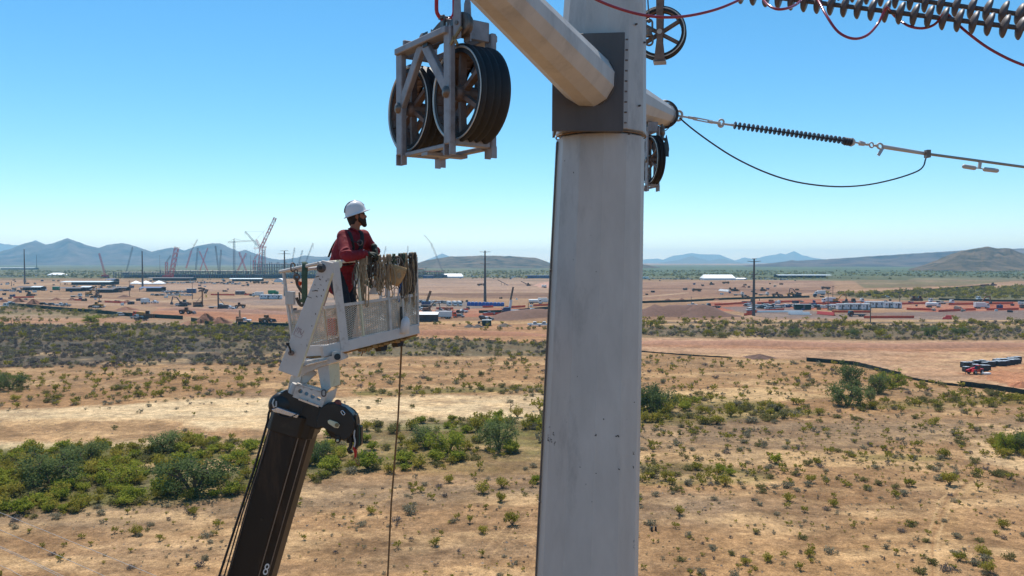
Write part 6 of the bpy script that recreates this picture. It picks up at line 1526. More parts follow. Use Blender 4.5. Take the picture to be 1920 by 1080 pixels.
# cable loops slung round the back arm tip
def thing_mesh(mb, name, m, label, cat, o, group=None, kind=None):
    ob = rel(mb, o).build(name, m, None, o)
    return tag(ob, label, cat, group, kind)
mb = MB()
for k, (dx, dz, r) in enumerate(((0, 0, .20), (.012, -.01, .215), (.03, -.02, .205))):
    c = BK1 - ARMDIR * (.04 + .02 * k)
    e1 = ARMDIR.cross(Vector((0, 0, 1))).normalized(); e2 = ARMDIR.cross(e1)
    mb.tube([c + e1 * math.cos(t) * r + e2 * math.sin(t) * r + ARMDIR * (.03 * math.sin(2 * t + k)) for t in np.linspace(0, 2 * math.pi, 28, endpoint=False)], .011, 6, closed=True)
for pts in ([(1228, 231), (1234, 242), (1240, 246), (1248, 245), (1254, 240), (1258, 230)], [(1230, 232), (1232, 244), (1238, 250), (1246, 251)]):
    mb.tube([P(x, y, 12.4) for x, y in pts], .008, 6)
thing_mesh(mb, 'cable_loops', M['wire_dark'], 'dark cable loops wrapped round the tip of the back arm', 'cable', BK1)

# ================================================================== stringing blocks
SR = 0.366                            # sheave radius
def sheave(parent, u, w, cu, cw_, k=1.0):
    """wheel in the plane of u and the vertical, axle along w"""
    c = u * cu
    prof_t = [(.30, -.125), (.342, -.125), (.366, -.118), (.366, -.092), (.338, -.066), (.338, -.052), (.364, -.034), (.364, -.022), (.335, 0.002), (.364, .024), (.364, .036), (.338, .054), (.338, .068), (.366, .094), (.366, .118), (.342, .125), (.30, .125)]
    t = MB().lathe([(r * k, h * k) for r, h in prof_t], 56, c, w).build('tyre', M['rubber'], parent)
    rim = MB()
    for s in (-1, 1): rim.lathe([(.338 * k, s * .1255 * k), (.350 * k, s * .129 * k), (.350 * k, s * .131 * k), (.336 * k, s * .131 * k), (.330 * k, s * .120 * k)], 56, c, w)
    rim.build('rim_edge', M['rim'], t)
    hub = MB()
    hub.lathe([(.342 * k, -.12 * k), (.318 * k, -.12 * k), (.302 * k, -.03 * k), (.302 * k, .03 * k), (.318 * k, .12 * k), (.342 * k, .12 * k)], 48, c, w)
    hub.lathe([(.001, -.135 * k), (.05 * k, -.135 * k), (.062 * k, -.10 * k), (.062 * k, .10 * k), (.05 * k, .135 * k), (.001, .135 * k)], 20, c, w)
    Z = Vector((0, 0, 1))
    for i in range(24):              # small cast ribs inside the rim
        th = 2 * math.pi * i / 24 + .1; d = u * math.cos(th) + Z * math.sin(th)
        for s in (-1, 1): hub.bar(c + d * .300 * k + w * s * .03 * k, c + d * .315 * k + w * s * .115 * k, .016 * k, .012 * k, up=d)
    hub.build('wheel_hub', M['alu_brown'], t)
    sp = MB()
    for i in range(6):
        th = 2 * math.pi * i / 6 + .52; d = u * math.cos(th) + Z * math.sin(th)
        for s in (-1, 1):
            sp.bar(c + d * .05 * k + w * s * .072 * k, c + d * .305 * k + w * s * .066 * k, .034 * k, .05 * k, up=w)
    sp.build('spokes', M['alu_brown'], t)
    return t
def tandem_block(loc, yaw, label):
    """two wheel stringing block; origin at the middle of its axle line"""
    root = empty('stringing_block', loc, label, 'stringing block', 'stringing blocks hung from the arms')
    root.rotation_euler.z = yaw
    u, w, Z = Vector((1, 0, 0)), Vector((0, -1, 0)), Vector((0, 0, 1))
    cx = .385
    for s in (-1, 1): sheave(root, u, w, s * cx, 0)
    top, bot, hw = .485, -.385, .185
    for sw in (-1, 1):
        for s in (-1, 1):
            f = MB(); c = u * (s * cx) + w * (sw * hw)
            f.box(c + Z * ((top + bot) / 2), (.098, .05, top - bot))
            fo = f.build('post', M['alu'], root, bevel=.008)
            e = MB()                  # hollow channel foot
            for q in (-1, 1): e.box(c + Z * (bot - .035) + u * (q * .042), (.014, .05, .09))
            e.box(c + Z * (bot - .035) - w * sw * .018, (.07, .012, .09)); e.build('post_foot', M['alu'], fo)
            b = MB().lathe([(.001, .05), (.024, .05), (.026, .044), (.044, .040), (.044, .0)], 18, c + w * sw * .0, w * sw)
            b.build('bearing_cap', M['steel'], fo)
            br = MB().bar(u * (s * .02) + w * (sw * hw) + Z * (top - .05), u * (s * (cx - .02)) + w * (sw * hw) + Z * .02, .085, .046, up=w)
            br.build('brace', M['alu'], root, bevel=.006)
        b = MB().bar(u * -(cx + .02) + w * (sw * hw) + Z * (top - .03), u * (cx + .02) + w * (sw * hw) + Z * (top - .03), .052, .105, up=w)
        b.build('top_rail', M['alu'], root, bevel=.006)
    for s in (-1, 1):                  # end ties
        MB().box(u * (s * (cx + .01)) + Z * (top + .005), (.03, hw * 2 - .052, .15)).build('end_plate', M['alu'], root, bevel=.006)
        MB().box(u * (s * (cx + .01)) + Z * (bot + .02), (.06, hw * 2 - .052, .05)).build('bottom_tie', M['alu'], root, bevel=.006)
    for sw in (-1, 1):
        MB().bar(u * -(cx - .05) + w * (sw * hw * .86) + Z * (bot + .0), u * (cx - .05) + w * (sw * hw * .86) + Z * (bot + .0), .034, .055, up=w).build('bottom_rail', M['alu'], root, bevel=.006)
    MB().box(Z * (bot - .03), (.10, hw * 2.0, .025)).build('guide_plate', M['alu'], root)
    yk = MB().prism([u * -.30 + w * .016 + Z * (top + .0), u * .30 + w * .016 + Z * (top + .0), u * .27 + w * .016 + Z * (top + .10), u * .06 + w * .016 + Z * (top + .17), u * -.06 + w * .016 + Z * (top + .17), u * -.27 + w * .016 + Z * (top + .10)], w * -.032)
    yko = yk.build('yoke', M['galv_dark'], root, bevel=.005)
    for s in (-1, 1):
        MB().lathe([(.001, .07), (.055, .07), (.06, .05), (.06, -.05), (.055, -.07), (.001, -.07)], 20, u * (s * .24) + Z * (top + .06), w).build('yoke_lug', M['galv_dark'], yko)
        MB().bar(u * (s * .12) + w * .05 + Z * (top + .03), u * (s * .12) + w * .05 + Z * (top + .12), .008, .008, up=w).build('cotter_pin', M['rim'], yko)
    MB().box(u * .07 + w * (hw + .028) + Z * (top - .03), (.075, .004, .11)).build('name_plate', M['black'], root)
    MB().box(u * .07 + w * (hw + .031) + Z * (top - .03), (.028, .003, .04)).build('name_plate_mark', M['galv_dark'], root)
    return root
BW = Vector((-.815, -.58, 0)).normalized()
yaw_front = math.atan2(BW.x, -BW.y)       # local -Y turned to the axle direction facing the camera
# local w = (0,-1,0) -> after yaw a: (sin a, -cos a)
yaw_front = math.atan2(BW.x, -BW.y)
pr, pl = P(878, 183, 6.05), P(793, 204, 6.66)
cen = (pr + pl) / 2 + Vector((0.0, .0, 0))
cen.z = (pr.z + pl.z) / 2
blk = tandem_block(cen, yaw_front, 'big double wheel stringing block hanging against the sky left of the pole')

# hanger above the front block: clevis, red master link, snatch block
hang = P(836, 54, 6.32)
mb = MB()
for s in (-1, 1): mb.bar(hang + BW * (.03 * s) + Vector((0, 0, -.10)), hang + BW * (.03 * s) + Vector((0, 0, .10)), .05, .014, up=BW)
mb.cyl(hang + BW * .06 + Vector((0, 0, .08)), hang - BW * .06 + Vector((0, 0, .08)), .02, n=12)
mb.cyl(hang + BW * .06 + Vector((0, 0, -.07)), hang - BW * .06 + Vector((0, 0, -.07)), .02, n=12)
thing_mesh(mb, 'clevis', M['steel'], 'steel clevis joining the red link to the double wheel block', 'clevis', hang)
link_c = P(835, -8, 6.3)
def oblong(c, e1, e2, hw_, hl, n=10):
    pts = []
    for sgn in (1, -1):
        for t in np.linspace(0, math.pi, n):
            pts.append(c + e1 * (hw_ * math.cos(t) * sgn) + e2 * (sgn * (hl - hw_ + hw_ * math.sin(t))))
    return pts
mb = MB().tube(oblong(link_c, Vector((.93, .36, 0)), Vector((0, 0, 1)), .073, .19), .0155, 10, closed=True)
thing_mesh(mb, 'master_link', M['red'], 'red oblong lifting link above the double wheel block', 'lifting link', link_c)
tipc = (link_c + Vector((0, 0, .17)))
mb = MB()
for s in (-1, 1): mb.tube([tipc + Vector((.04 * s, 0, -.04)), tipc + Vector((.045 * s, 0, .06)), ARM1 + Vector((.03 * s, .0, -.22))], .014, 8)
thing_mesh(mb, 'shackle', M['steel'], 'steel shackle under the front arm tip holding the red link', 'shackle', tipc)
sb = P(867, 36, 5.86)
rt = empty('snatch_block', sb, 'small steel rope block hanging in front of the big double wheel block', 'rope block')
ax = Vector((-.62, -.78, 0))
tl = ax.cross(Vector((0, 0, 1)))
MB().lathe([(.03, -.034), (.062, -.034), (.085, -.03), (.09, -.014), (.074, 0), (.09, .014), (.085, .03), (.062, .034), (.03, .034)], 28, (0, 0, -.04), ax).build('sheave', M['steel'], rt)
for s in (-1, 1):
    MB().prism([ax * (.05 * s) + tl * a + Vector((0, 0, b)) for a, b in ((-.032, -.155), (.032, -.155), (.036, -.02), (.028, .13), (.0, .20), (-.028, .13), (-.036, -.02))], ax * (.012 * s)).build('cheek_plate', M['alu'], rt)
MB().cyl(ax * -.07 + Vector((0, 0, -.04)), ax * .07 + Vector((0, 0, -.04)), .016, n=10).build('axle', M['steel'], rt)
g = MB()
g.bar(ax * .066 + tl * -.05 + Vector((0, 0, -.08)), ax * .066 + tl * .06 + Vector((0, 0, -.19)), .02, .012, up=ax); g.bar(ax * .066 + tl * .03 + Vector((0, 0, -.135)), ax * .066 + tl * -.01 + Vector((0, 0, -.20)), .02, .012, up=ax)
g.build('latch', M['brass'], rt)
MB().tube([Vector((0, 0, .19)), Vector((0, 0, .28)), Vector((-.02, 0, .42)), Vector((-.06, -.02, .62))], .014, 8).build('hook', M['steel'], rt)

# back block, seen nearly edge on beside the pole
bb = copy_tree(blk)
bc = P(1205, 306, 12.0)
bb.location = bc
bb.rotation_euler.z = math.atan2(-.975, .22)
bb.scale = (.98, .46, .98)
bb['label'] = 'stringing block half hidden behind the pole under the back arm'
mb = MB()
for pts in ([(1241, 233), (1241, 252), (1238, 262)], [(1243, 236), (1245, 250), (1240, 262)]): mb.tube([P(x, y, 12.1) for x, y in pts], .02, 8)
mb.tube(oblong(P(1243, 275, 12.1), Vector((1, 0, 0)), Vector((0, 0, 1)), .05, .12), .022, 8, closed=True)
mb.sphere(P(1241, 247, 12.1), .045, sc=(1, 1, 1.4)); mb.tube([P(1233, 238, 12.1), P(1238, 258, 12.1), P(1246, 262, 12.1)], .02, 8)
thing_mesh(mb, 'hook', M['steel'], 'dark hook and chain links under the back arm tip', 'hook', P(1241, 250, 12.1))
sn = P(1245, 279, 11.9)
rt = empty('snatch_block', sn, 'small round rope block hanging beside the half hidden block', 'rope block')
MB().lathe([(.02, -.03), (.07, -.03), (.095, -.02), (.08, 0), (.095, .02), (.07, .03), (.02, .03)], 24, (0, 0, 0), Vector((.6, -.8, 0))).build('sheave', M['steel'], rt)
for s in (-1, 1): MB().prism([Vector((.6, -.8, 0)) * (.04 * s) + Vector((.8, .6, 0)) * a + Vector((0, 0, b)) for a, b in ((-.05, -.12), (.05, -.12), (.05, .05), (.0, .2), (-.05, .05))], Vector((.6, -.8, 0)) * (.012 * s)).build('cheek_plate', M['black'], rt)

# single wheel block high on the right of the pole
wc = P(1237.5, 63, 11.0)
single = empty('stringing_block', wc, 'single spoked wheel block hanging high beside the right edge of the pole', 'stringing block', 'stringing blocks hung from the arms')
single.rotation_euler.z = R(-14); single.scale = (1, .62, 1)
u, w, Z = Vector((1, 0, 0)), Vector((0, -1, 0)), Vector((0, 0, 1))
sheave(single, u, w, 0, 0, .98)
for sw in (-1, 1):
    MB().prism([w * (sw * .15) + u * a + Z * b for a, b in ((-.05, .52), (.05, .52), (.045, .1), (.04, -.1), (.075, -.40), (-.075, -.40), (-.04, -.1), (-.045, .1))], w * (.02 * sw)).build('side_strap', M['alu_brown'], single)
MB().box((0, 0, -.39), (.17, .34, .03)).build('bottom_tie', M['alu'], single)
MB().box((0, 0, .50), (.09, .30, .05)).build('top_tie', M['alu'], single)
MB().cyl((0, -.19, 0), (0, .19, 0), .035, n=14).build('axle', M['galv'], single)
hr = wc + Vector((0, 0, .52))
mb = MB().tube([hr, hr + Vector((0, 0, .6)), UB1 + Vector((0, 0, -.1))], .013, 6)
thing_mesh(mb, 'hanger_rope', M['rope_dark'], 'dark rope holding the single wheel block', 'rope', hr)
cl = P(1217, 60, 10.9)
mb = MB()
mb.tube([P(1214, -10, 10.9), P(1216, 20, 10.9), P(1217, 36, 10.9)], .010, 6); mb.sphere(P(1217, 39, 10.9), .03)
mb.tube(oblong(P(1217, 49, 10.9), u, Z, .045, .09), .014, 8, closed=True); mb.lathe([(.02, -.05), (.05, -.05), (.05, -.02), (.038, 0), (.05, .03), (.05, .07), (.02, .07)], 16, P(1217, 62, 10.9), Z)
mb.tube(oblong(P(1217, 74, 10.9), u, Z, .05, .08), .014, 8, closed=True)
thing_mesh(mb, 'swivel_shackle', M['steel'], 'bright steel swivel and shackle beside the single wheel block', 'shackle', cl)

# ================================================================== insulators and lines
def insulator(a, b, core, shed, n, m, label, group, cap=True, thin=1.0):
    a, b = Vector(a), Vector(b); ax = (b - a).normalized(); L = (b - a).length
    root = empty('insulator_string', a, label, 'insulator', group)
    MB().cyl((0, 0, 0), b - a, core, core, 14).build('core_rod', m, root)
    me0 = None
    for i in range(n):
        t = (i + .5) / n
        pos = ax * (L * t)
        if me0 is None:
            o = MB().lathe([(core, -.036 * thin), (shed * .40, -.033 * thin), (shed * .68, -.025 * thin), (shed * .88, -.013 * thin), (shed * .98, -.002 * thin), (shed, .006 * thin), (shed * .96, .012 * thin), (shed * .8, .016 * thin), (core, .018 * thin)], 28, (0, 0, 0), ax).build('shed', m, root)
            me0 = o.data; o.location = pos
        else:
            o = bpy.data.objects.new('shed', me0); COL.objects.link(o); o.parent = root; o.location = pos
    if cap:
        for e, s in ((Vector((0, 0, 0)), -1), (b - a, 1)):
            MB().cyl(e - ax * .03, e + ax * .03, core * 1.5, core * 1.5, 12).build('end_fitting', M['galv'], root)
    return root
ga = 'large grey insulator strings across the top right corner'
insulator(P(1380, -14, 6.65), P(1990, 62, 5.75), .018, .086, 23, M['insul'], 'lower of the two big grey insulator strings crossing the top right corner', ga)
insulator(P(1390, -44, 6.9), P(1990, 37, 6.0), .018, .086, 22, M['insul'], 'upper of the two big grey insulator strings crossing the top right corner', ga)
# red cable drooping round them
cpts = [(1040, -60), (1090, -18), (1120, 0), (1160, 16), (1205, 28), (1250, 32.5), (1295, 29), (1345, 17), (1388, -1), (1410, -14), (1428, -4), (1440, 9), (1456, 17), (1474, 16), (1492, 9), (1510, -6), (1524, -12), (1536, 4), (1550, 30), (1572, 60), (1600, 72.5), (1626, 66), (1645, 46), (1658, 22), (1664, 14), (1672, 24), (1684, 36), (1705, 49), (1730, 53), (1752, 46), (1768, 29), (1776, 26), (1790, 40), (1815, 62), (1850, 88), (1890, 110), (1930, 126), (1990, 146)]
dd = [5.6, 5.6, 5.6, 5.6, 5.6, 5.6, 5.7, 5.8, 5.95, 6.2, 6.3, 6.1, 6.0, 6.0, 6.15, 6.4, 6.45, 6.2, 6.0, 5.9, 5.85, 5.9, 6.0, 6.02, 6.0, 6.25, 6.3, 6.15, 6.1, 6.1, 6.0, 6.0, 6.1, 6.05, 6.0, 5.95, 5.9, 5.9]
cw = [P(x, y, d) for (x, y), d in zip(cpts, dd)]
thing_mesh(MB().tube(smooth(cw, 5), .0100, 10), 'jumper_cable', M['cable_red'], 'glossy dark red cable drooping in loops round the big insulators', 'cable', cw[0])

# far line: shackle, turnbuckle, insulator, clamp, conductor
DL = 13.0
def Q(x, y, d=DL): return P(x, y, d)
lug = LUG
link = Q(1272, 217, 12.6)
mb = MB()
mb.tube(oblong(link, Vector((.97, 0, -.22)).normalized(), Vector((.22, 0, .97)).normalized(), .055, .075), .02, 8, closed=True)
mb.tube([link, Q(1290, 220, 12.7)], .016, 8)
thing_mesh(mb, 'shackle', M['galv'], 'bright shackle linking the back arm tip to the turnbuckle', 'shackle', link)
tb = empty('turnbuckle', Q(1292, 220.5, 12.7), 'slim steel turnbuckle between arm tip and far insulator', 'turnbuckle')
o = Q(1292, 220.5, 12.7)
def loc(p): return p - o
for (x0, y0), (x1, y1) in (((1300, 220), (1336, 227)), ((1300, 224), (1336, 231))): MB().bar(loc(Q(x0, y0, 12.75)), loc(Q(x1, y1, 12.85)), .018, .018).build('side_bar', M['galv'], tb)
for (x0, y0), (x1, y1) in (((1291, 220), (1306, 222.5)), ((1328, 228), (1350, 231))): MB().cyl(loc(Q(x0, y0, 12.72)), loc(Q(x1, y1, 12.85)), .022, .022, 10).build('end_rod', M['galv'], tb)
mb = MB().tube(oblong(Q(1352, 231, 12.9), Vector((.97, 0, -.2)).normalized(), Vector((.2, 0, .97)).normalized(), .04, .06), .016, 8, closed=True)
mb.tube([Q(1354, 232, 12.9), Q(1373, 234.5, 12.95)], .018, 8); mb.sphere(Q(1351, 236, 12.9), .03)
thing_mesh(mb, 'clevis_link', M['galv'], 'small steel clevis at the left end of the far insulator', 'clevis', Q(1352, 231, 12.9))
insulator(Q(1374, 234.5, 12.95), Q(1585, 264, 13.4), .014, .064, 26, M['insul_dark'], 'slim dark insulator string stretched out from the back arm', None, True, .24)
er = empty('corona_ring', Q(1592, 266, 13.4), 'dark stacked end rings at the right end of the slim insulator', 'end ring')
axd = (Q(1600, 266, 13.4) - Q(1374, 234.5, 12.95)).normalized()
for k in range(3): MB().lathe([(.02, -.012), (.066, -.008), (.07, 0), (.066, .01), (.02, .012)], 20, axd * (-.07 + .045 * k), axd).build('ring', M['insul_dark'], er)
MB().cyl(axd * .05, axd * .09, .075, .05, 16).build('end_cap', M['galv'], er)
mb = MB()
mb.tube([Q(1598, 266, 13.4), Q(1612, 268.5, 13.45)], .016, 8); mb.cyl(Q(1611, 268, 13.45), Q(1621, 270, 13.45), .045, .035, 12)
for k in range(3): mb.tube(oblong(Q(1626 + k * 8, 271 + k * 1.0, 13.45), axd, Vector((0, 0, 1)) if k % 2 else Vector((0, 1, 0)), .038, .042), .013, 8, closed=True)
mb.tube(oblong(Q(1650, 274, 13.5), axd, Vector((0, 0, 1)), .06, .045), .017, 8, closed=True)
thing_mesh(mb, 'clevis_link', M['galv'], 'short chain of steel links right of the slim insulator', 'chain', Q(1612, 268.5, 13.45))
c0 = Q(1655, 275, 13.5)
cond = empty('conductor', c0, 'grey tensioned conductor running down to the right edge with a clamp', 'power line')
c_end = Q(2400, 378, 15.5)
MB().cyl((0, 0, 0), Q(1735, 288, 13.65) - c0, .036, .03, 12).build('compression_clamp', M['galv'], cond)
MB().cyl(Q(1735, 288, 13.65) - c0, c_end - c0, .024, .024, 10).build('cable', M['wire'], cond)
MB().bar(Q(1656, 276, 13.5) - c0, Q(1647, 291, 13.45) - c0, .05, .02, up=FW).build('clamp_tongue', M['galv'], cond)
MB().box(Q(1739, 288.5, 13.6) - c0, (.07, .10, .13)).build('jumper_clamp', M['steel'], cond)
jp = [Q(1274, 221, 12.6), Q(1300, 243, 12.5), Q(1340, 272, 12.4), Q(1380, 297, 12.4), Q(1430, 321, 12.4), Q(1480, 338, 12.5), Q(1530, 347, 12.6), Q(1580, 350, 12.8), Q(1630, 346, 13.0), Q(1680, 335, 13.2), Q(1718, 322, 13.4), Q(1731, 312, 13.5), Q(1735, 300, 13.55), Q(1738, 290, 13.6)]
thing_mesh(MB().tube(smooth(jp, 4), .0125, 8), 'jumper_wire', M['wire_dark'], 'dark slack wire hanging below the slim insulator', 'wire', jp[0])
dp = Q(1838, 303, 13.9)
dm = empty('vibration_damper', dp, 'dumbbell shaped damper clamped under the conductor near the right edge', 'damper')
MB().bar((0, 0, 0), Q(1836, 316, 13.9) - dp, .05, .03, up=FW).build('clamp', M['galv'], dm)
MB().cyl(Q(1815, 313, 13.88) - dp, Q(1862, 319, 13.95) - dp, .009, .009, 8).build('messenger_cable', M['wire'], dm)
for a, b in (((1808, 312), (1827, 315)), ((1847, 317.5), (1869, 320))):
    w_ = MB(); A_, B_ = Q(*a, 13.9) - dp, Q(*b, 13.9) - dp
    w_.cyl(A_, B_, .038, .038, 14); w_.sphere(A_, .038, 12, 8); w_.sphere(B_, .036, 12, 8)
    w_.build('weight', M['galv'], dm)

# ================================================================== work basket on the crane boom
A_t, B_t = P(597, 494, 8.92), P(780, 479, 10.2)
DN = (P(634, 667, 9.0) - P(611, 491.5, 9.0)).normalized()      # the basket leans a few degrees
HT = (P(634, 667, 9.0) - P(611, 491.5, 9.0)).length
ALONG = (B_t - A_t)
C_t = P(534, 503, 9.46)
ACR = (C_t - A_t)
ACR = ACR - DN * ACR.dot(DN); ACR = ACR.normalized() * .80
AL = ALONG - DN * ALONG.dot(DN)
def bk(u, v, h):
    """basket space: u along the near side 0..1, v across 0..1, h metres below the top rail"""
    return A_t + ALONG * (u * (1 - .10 * h / HT)) + ACR * v + DN * h
HB = HT * .955
borg = bk(.5, .5, HB)
basket = empty('work_basket', borg, 'chipped white steel work basket with mesh sides on the boom tip', 'work basket')
def bmk(name, mb, m, bev=0.0, par=None): return rel(mb, borg).build(name, m, par or basket, bevel=bev)
def hgt(u): return HB * (1.0 - .045 * u)
upv = -DN
# bottom beams
for (u0, v0), (u1, v1), mm in (((-.08, 0), (1.0, 0), 'white'), ((-.02, 1), (1.0, 1), 'white'), ((0, .03), (0, .97), 'white'), ((1, .03), (1, .97), 'white')):
    bmk('bottom_beam', MB().bar(bk(u0, v0, hgt(u0) - .045), bk(u1, v1, hgt(u1) - .045), .05, .125, up=upv), M['white_rust'], .006)
fl = MB()
fl.prism([bk(-.02, .02, hgt(0) + .02), bk(1.0, .02, hgt(1) + .02), bk(1.0, .98, hgt(1) + .02), bk(-.02, .98, hgt(0) + .02)], DN * .022)
bmk('floor_plate', fl, M['rusty'])
random.seed(5)
for k in range(9):                   # splintered edge boards under the front beam
    u = .30 + .066 * k
    bmk('edge_board', MB().bar(bk(u, -.01, hgt(u) + .036 + random.uniform(0, .012)), bk(u + .06, .0, hgt(u) + .040 + random.uniform(0, .014)), .045, random.uniform(.02, .034), up=upv), M['rusty'])
for u in (.36, .40, .44): bmk('splinter', MB().bar(bk(u, .02, hgt(u) + .05), bk(u - .03, .03, hgt(u) + .05 + random.uniform(.03, .07)), .012, .008, up=upv), M['rusty'])
for u in (.60, .80):
    q = [bk(u - .045, .06, hgt(u) + .045), bk(u + .055, .06, hgt(u) + .045), bk(u + .035, .06, hgt(u) + .125), bk(u - .025, .06, hgt(u) + .125)]
    bmk('bumper_foot', MB().prism(q, ACR.normalized() * .12), M['rubber'])
# rails
for (u0, v0), (u1, v1) in (((0.0, 0), (1.0, 0)), ((0, 1.0), (1.0, 1.0)), ((0, 0), (0, 1.1)), ((1, 0), (1, 1))):
    bmk('top_rail', MB().cyl(bk(u0, v0, 0), bk(u1, v1, 0), .021, n=12), M['white'])
for (u0, v0), (u1, v1), h0 in (((.0, 0), (1.0, 0), .50), ((0, 1.0), (1.0, 1.0), .50), ((1, 0), (1, 1), .50)):
    bmk('mid_rail', MB().bar(bk(u0, v0, h0), bk(u1, v1, h0), .03, .035, up=upv), M['white'])
# posts
for u, v, w_, m_ in ((1.0, 0, .032, 'white'), (1.0, 1.0, .032, 'white'), (0.0, 1.0, .032, 'white'), (.36, 0, .028, 'cream'), (.66, 0, .045, 'white'), (.82, 0, .026, 'white'), (.35, 1.0, .03, 'cream'), (.68, 1.0, .06, 'white')):
    bmk('post', MB().bar(bk(u, v, .02), bk(u, v, hgt(u) - .08), w_, w_ * .8, up=ALONG), M[m_])
ua = .135                             # broad upright plate beside the boom plate
bmk('upright', MB().bar(bk(ua, -.04, -.0), bk(ua, -.04, hgt(ua) + .015), .105, .025, up=ACR), M['white_rust'], .003)
bmk('upright_flange', MB().bar(bk(ua + .028, -.01, .01), bk(ua + .028, -.01, hgt(ua)), .012, .06, up=ACR), M['cream'])
bmk('upright_cap', MB().cyl(bk(ua + .03, -.05, .03), bk(ua + .03, .02, .03), .05, n=14), M['cream'])
# expanded metal sides
def expanded(p00, p10, p11, p01, nu, nv, sw):
    """diamond lattice of flat strands between four corners"""
    mb = MB()
    nrm = (p10 - p00).cross(p01 - p00).normalized()
    def pt(a, b): return p00 * ((1 - a) * (1 - b)) + p10 * (a * (1 - b)) + p11 * (a * b) + p01 * ((1 - a) * b)
    for j in range(nv):
        for i in range(nu):
            a0, a1, am = i / nu, (i + 1) / nu, (i + .5) / nu
            b0, b1, bm_ = j / nv, (j + 1) / nv, (j + .5) / nv
            for (s, t), (s2, t2) in (((a0, bm_), (am, b0)), ((am, b0), (a1, bm_)), ((a1, bm_), (am, b1)), ((am, b1), (a0, bm_))):
                q0, q1 = pt(s, t), pt(s2, t2)
                d = (q1 - q0).normalized(); o_ = d.cross(nrm) * sw
                l = nrm * (sw * .35)
                mb.add([q0 - o_ - l, q1 - o_ - l, q1 + o_ + l, q0 + o_ + l], [(0, 1, 2, 3)])
    return mb
def side(u0, u1, v0, v1, h0=.515, mat_='mesh_steel', nu=None, sw=.0034):
    L = (bk(u1, v1, 0) - bk(u0, v0, 0)).length
    nu = nu or int(L / .040)
    o = bmk('mesh_panel', expanded(bk(u0, v0, h0), bk(u1, v1, h0), bk(u1, v1, hgt(u1) - .10), bk(u0, v0, hgt(u0) - .10), nu, int((hgt(u0) - .1 - h0) / .021), sw), M[mat_])
    return tag(o, kind='stuff')
side(.0, ua - .02, .0, .0); side(ua + .03, .36, 0, 0); side(.37, .65, 0, 0, sw=.0052); side(.67, .99, 0, 0, sw=.006)
side(0, .99, 1, 1, mat_='mesh_back'); side(1, 1, .02, .98, mat_='mesh_back'); side(0, 0, .02, .98, mat_='mesh_back')
# control box on the left end
bmk('control_box', MB().box(bk(.01, .93, .33), (.105, .08, .16)), M['white'], .006)
bmk('control_box_bracket', MB().bar(bk(.01, .93, .40), bk(.01, .93, .52), .02, .02, up=ALONG), M['white'])

# slanting boom plate with pivot hub, lever and worn sticker
def slab(pts, d, thick, name, m, par, o, bev=.004):
    ps = [P(x, y, (d[i] if isinstance(d, (list, tuple)) else d)) for i, (x, y) in enumerate(pts)]
    mb = MB().prism(ps, FW * thick)
    return rel(mb, o).build(name, m, par, bevel=bev)
porg = P(570, 690, 8.7)
mount = empty('basket_mount', porg, 'white slanting mounting plate and bracket carrying the work basket', 'basket mount')
slab([(603, 487.5), (622, 492), (623, 512), (557.8, 708), (521, 694.5)], 8.66, .10, 'side_plate', M['white_rust'], mount, porg, .006)
slab([(606, 489), (625, 493), (626, 513), (563, 704), (530, 692)], 9.62, .08, 'far_plate', M['white_rust'], mount, porg, .006)
hub = P(602.5, 502.5, 8.66)
rel(MB().lathe([(.0, -.035), (.028, -.035), (.030, -.02), (.044, -.02), (.05, -.01), (.05, .12)], 24, hub, FW), porg).build('pivot_hub', M['galv_dark'], mount)
rel(MB().cyl(hub - FW * .045, hub - FW * .03, .020, .016, 14), porg).build('pivot_pin', M['black'], mount)
hp = P(547, 661.5, 8.66)
rel(MB().cyl(hp - FW * .05, hp + FW * .02, .026, .03, 14), porg).build('latch_pin', M['alu_brown'], mount)
rel(MB().tube([hp - FW * .04, P(544, 654, 8.6), P(540, 645.5, 8.6)], .011, 8), porg).build('latch_lever', M['black'], mount)
rel(MB().sphere(P(539.5, 644.5, 8.6), .02), porg).build('latch_knob', M['rubber'], mount)
random.seed(9)
stk = mat('faded_red_print', (168, 140, 138), .7, 0, .2, 20)
mb = MB()
def strip(a, b, w_):
    A_, B_ = P(*a, 8.657), P(*b, 8.657); d = (B_ - A_).normalized(); s_ = d.cross(FW).normalized() * w_
    mb.add([A_ - s_, B_ - s_, B_ + s_, A_ + s_], [(0, 1, 2, 3)])
for a, b in (((551, 626), (556, 614)), ((556, 622), (560, 613)), ((558, 626), (562, 617)), ((561, 620), (566, 628)), ((564, 618), (564, 628)), ((567, 626), (570, 620)), ((559, 615), (566, 618))): strip(a, b, .0035)
for a, b in (((550, 627), (563.5, 634)), ((563.5, 634), (567.5, 628))): strip(a, b, .0018)
tag(rel(mb, porg).build('worn_sticker', stk, mount), kind='stuff')
mb = MB()
def streak(x, y, l, w_, a):
    A_ = P(x, y, 8.656); dx, dy = math.cos(a) * l, math.sin(a) * l
    B_ = P(x + dx, y + dy, 8.656); s_ = (B_ - A_).normalized().cross(FW).normalized() * w_
    mb.add([A_ - s_ * .4, B_ - s_, B_ + s_ * .3, A_ + s_], [(0, 1, 2, 3)])
for a in ((591, 520, 8, .006, -.35), (598, 523, 4, .008, .4), (589, 534, 3, .004, .1), (585, 546, 9, .005, -.15), (590, 545, 6, .007, .0), (576, 556, 9, .004, .3), (592, 555, 4, .006, .5), (600, 534, 3, .004, .2), (604, 519, 2, .005, .4), (596, 541, 2, .004, .2), (612, 528, -3, .006, 1.2), (607, 545, -3, .006, 1.3), (603, 556, -3, .006, 1.2), (592, 590, -3, .005, 1.3), (585, 612, -2, .006, 1.2), (576, 650, -4, .004, 1.3)): streak(*a)
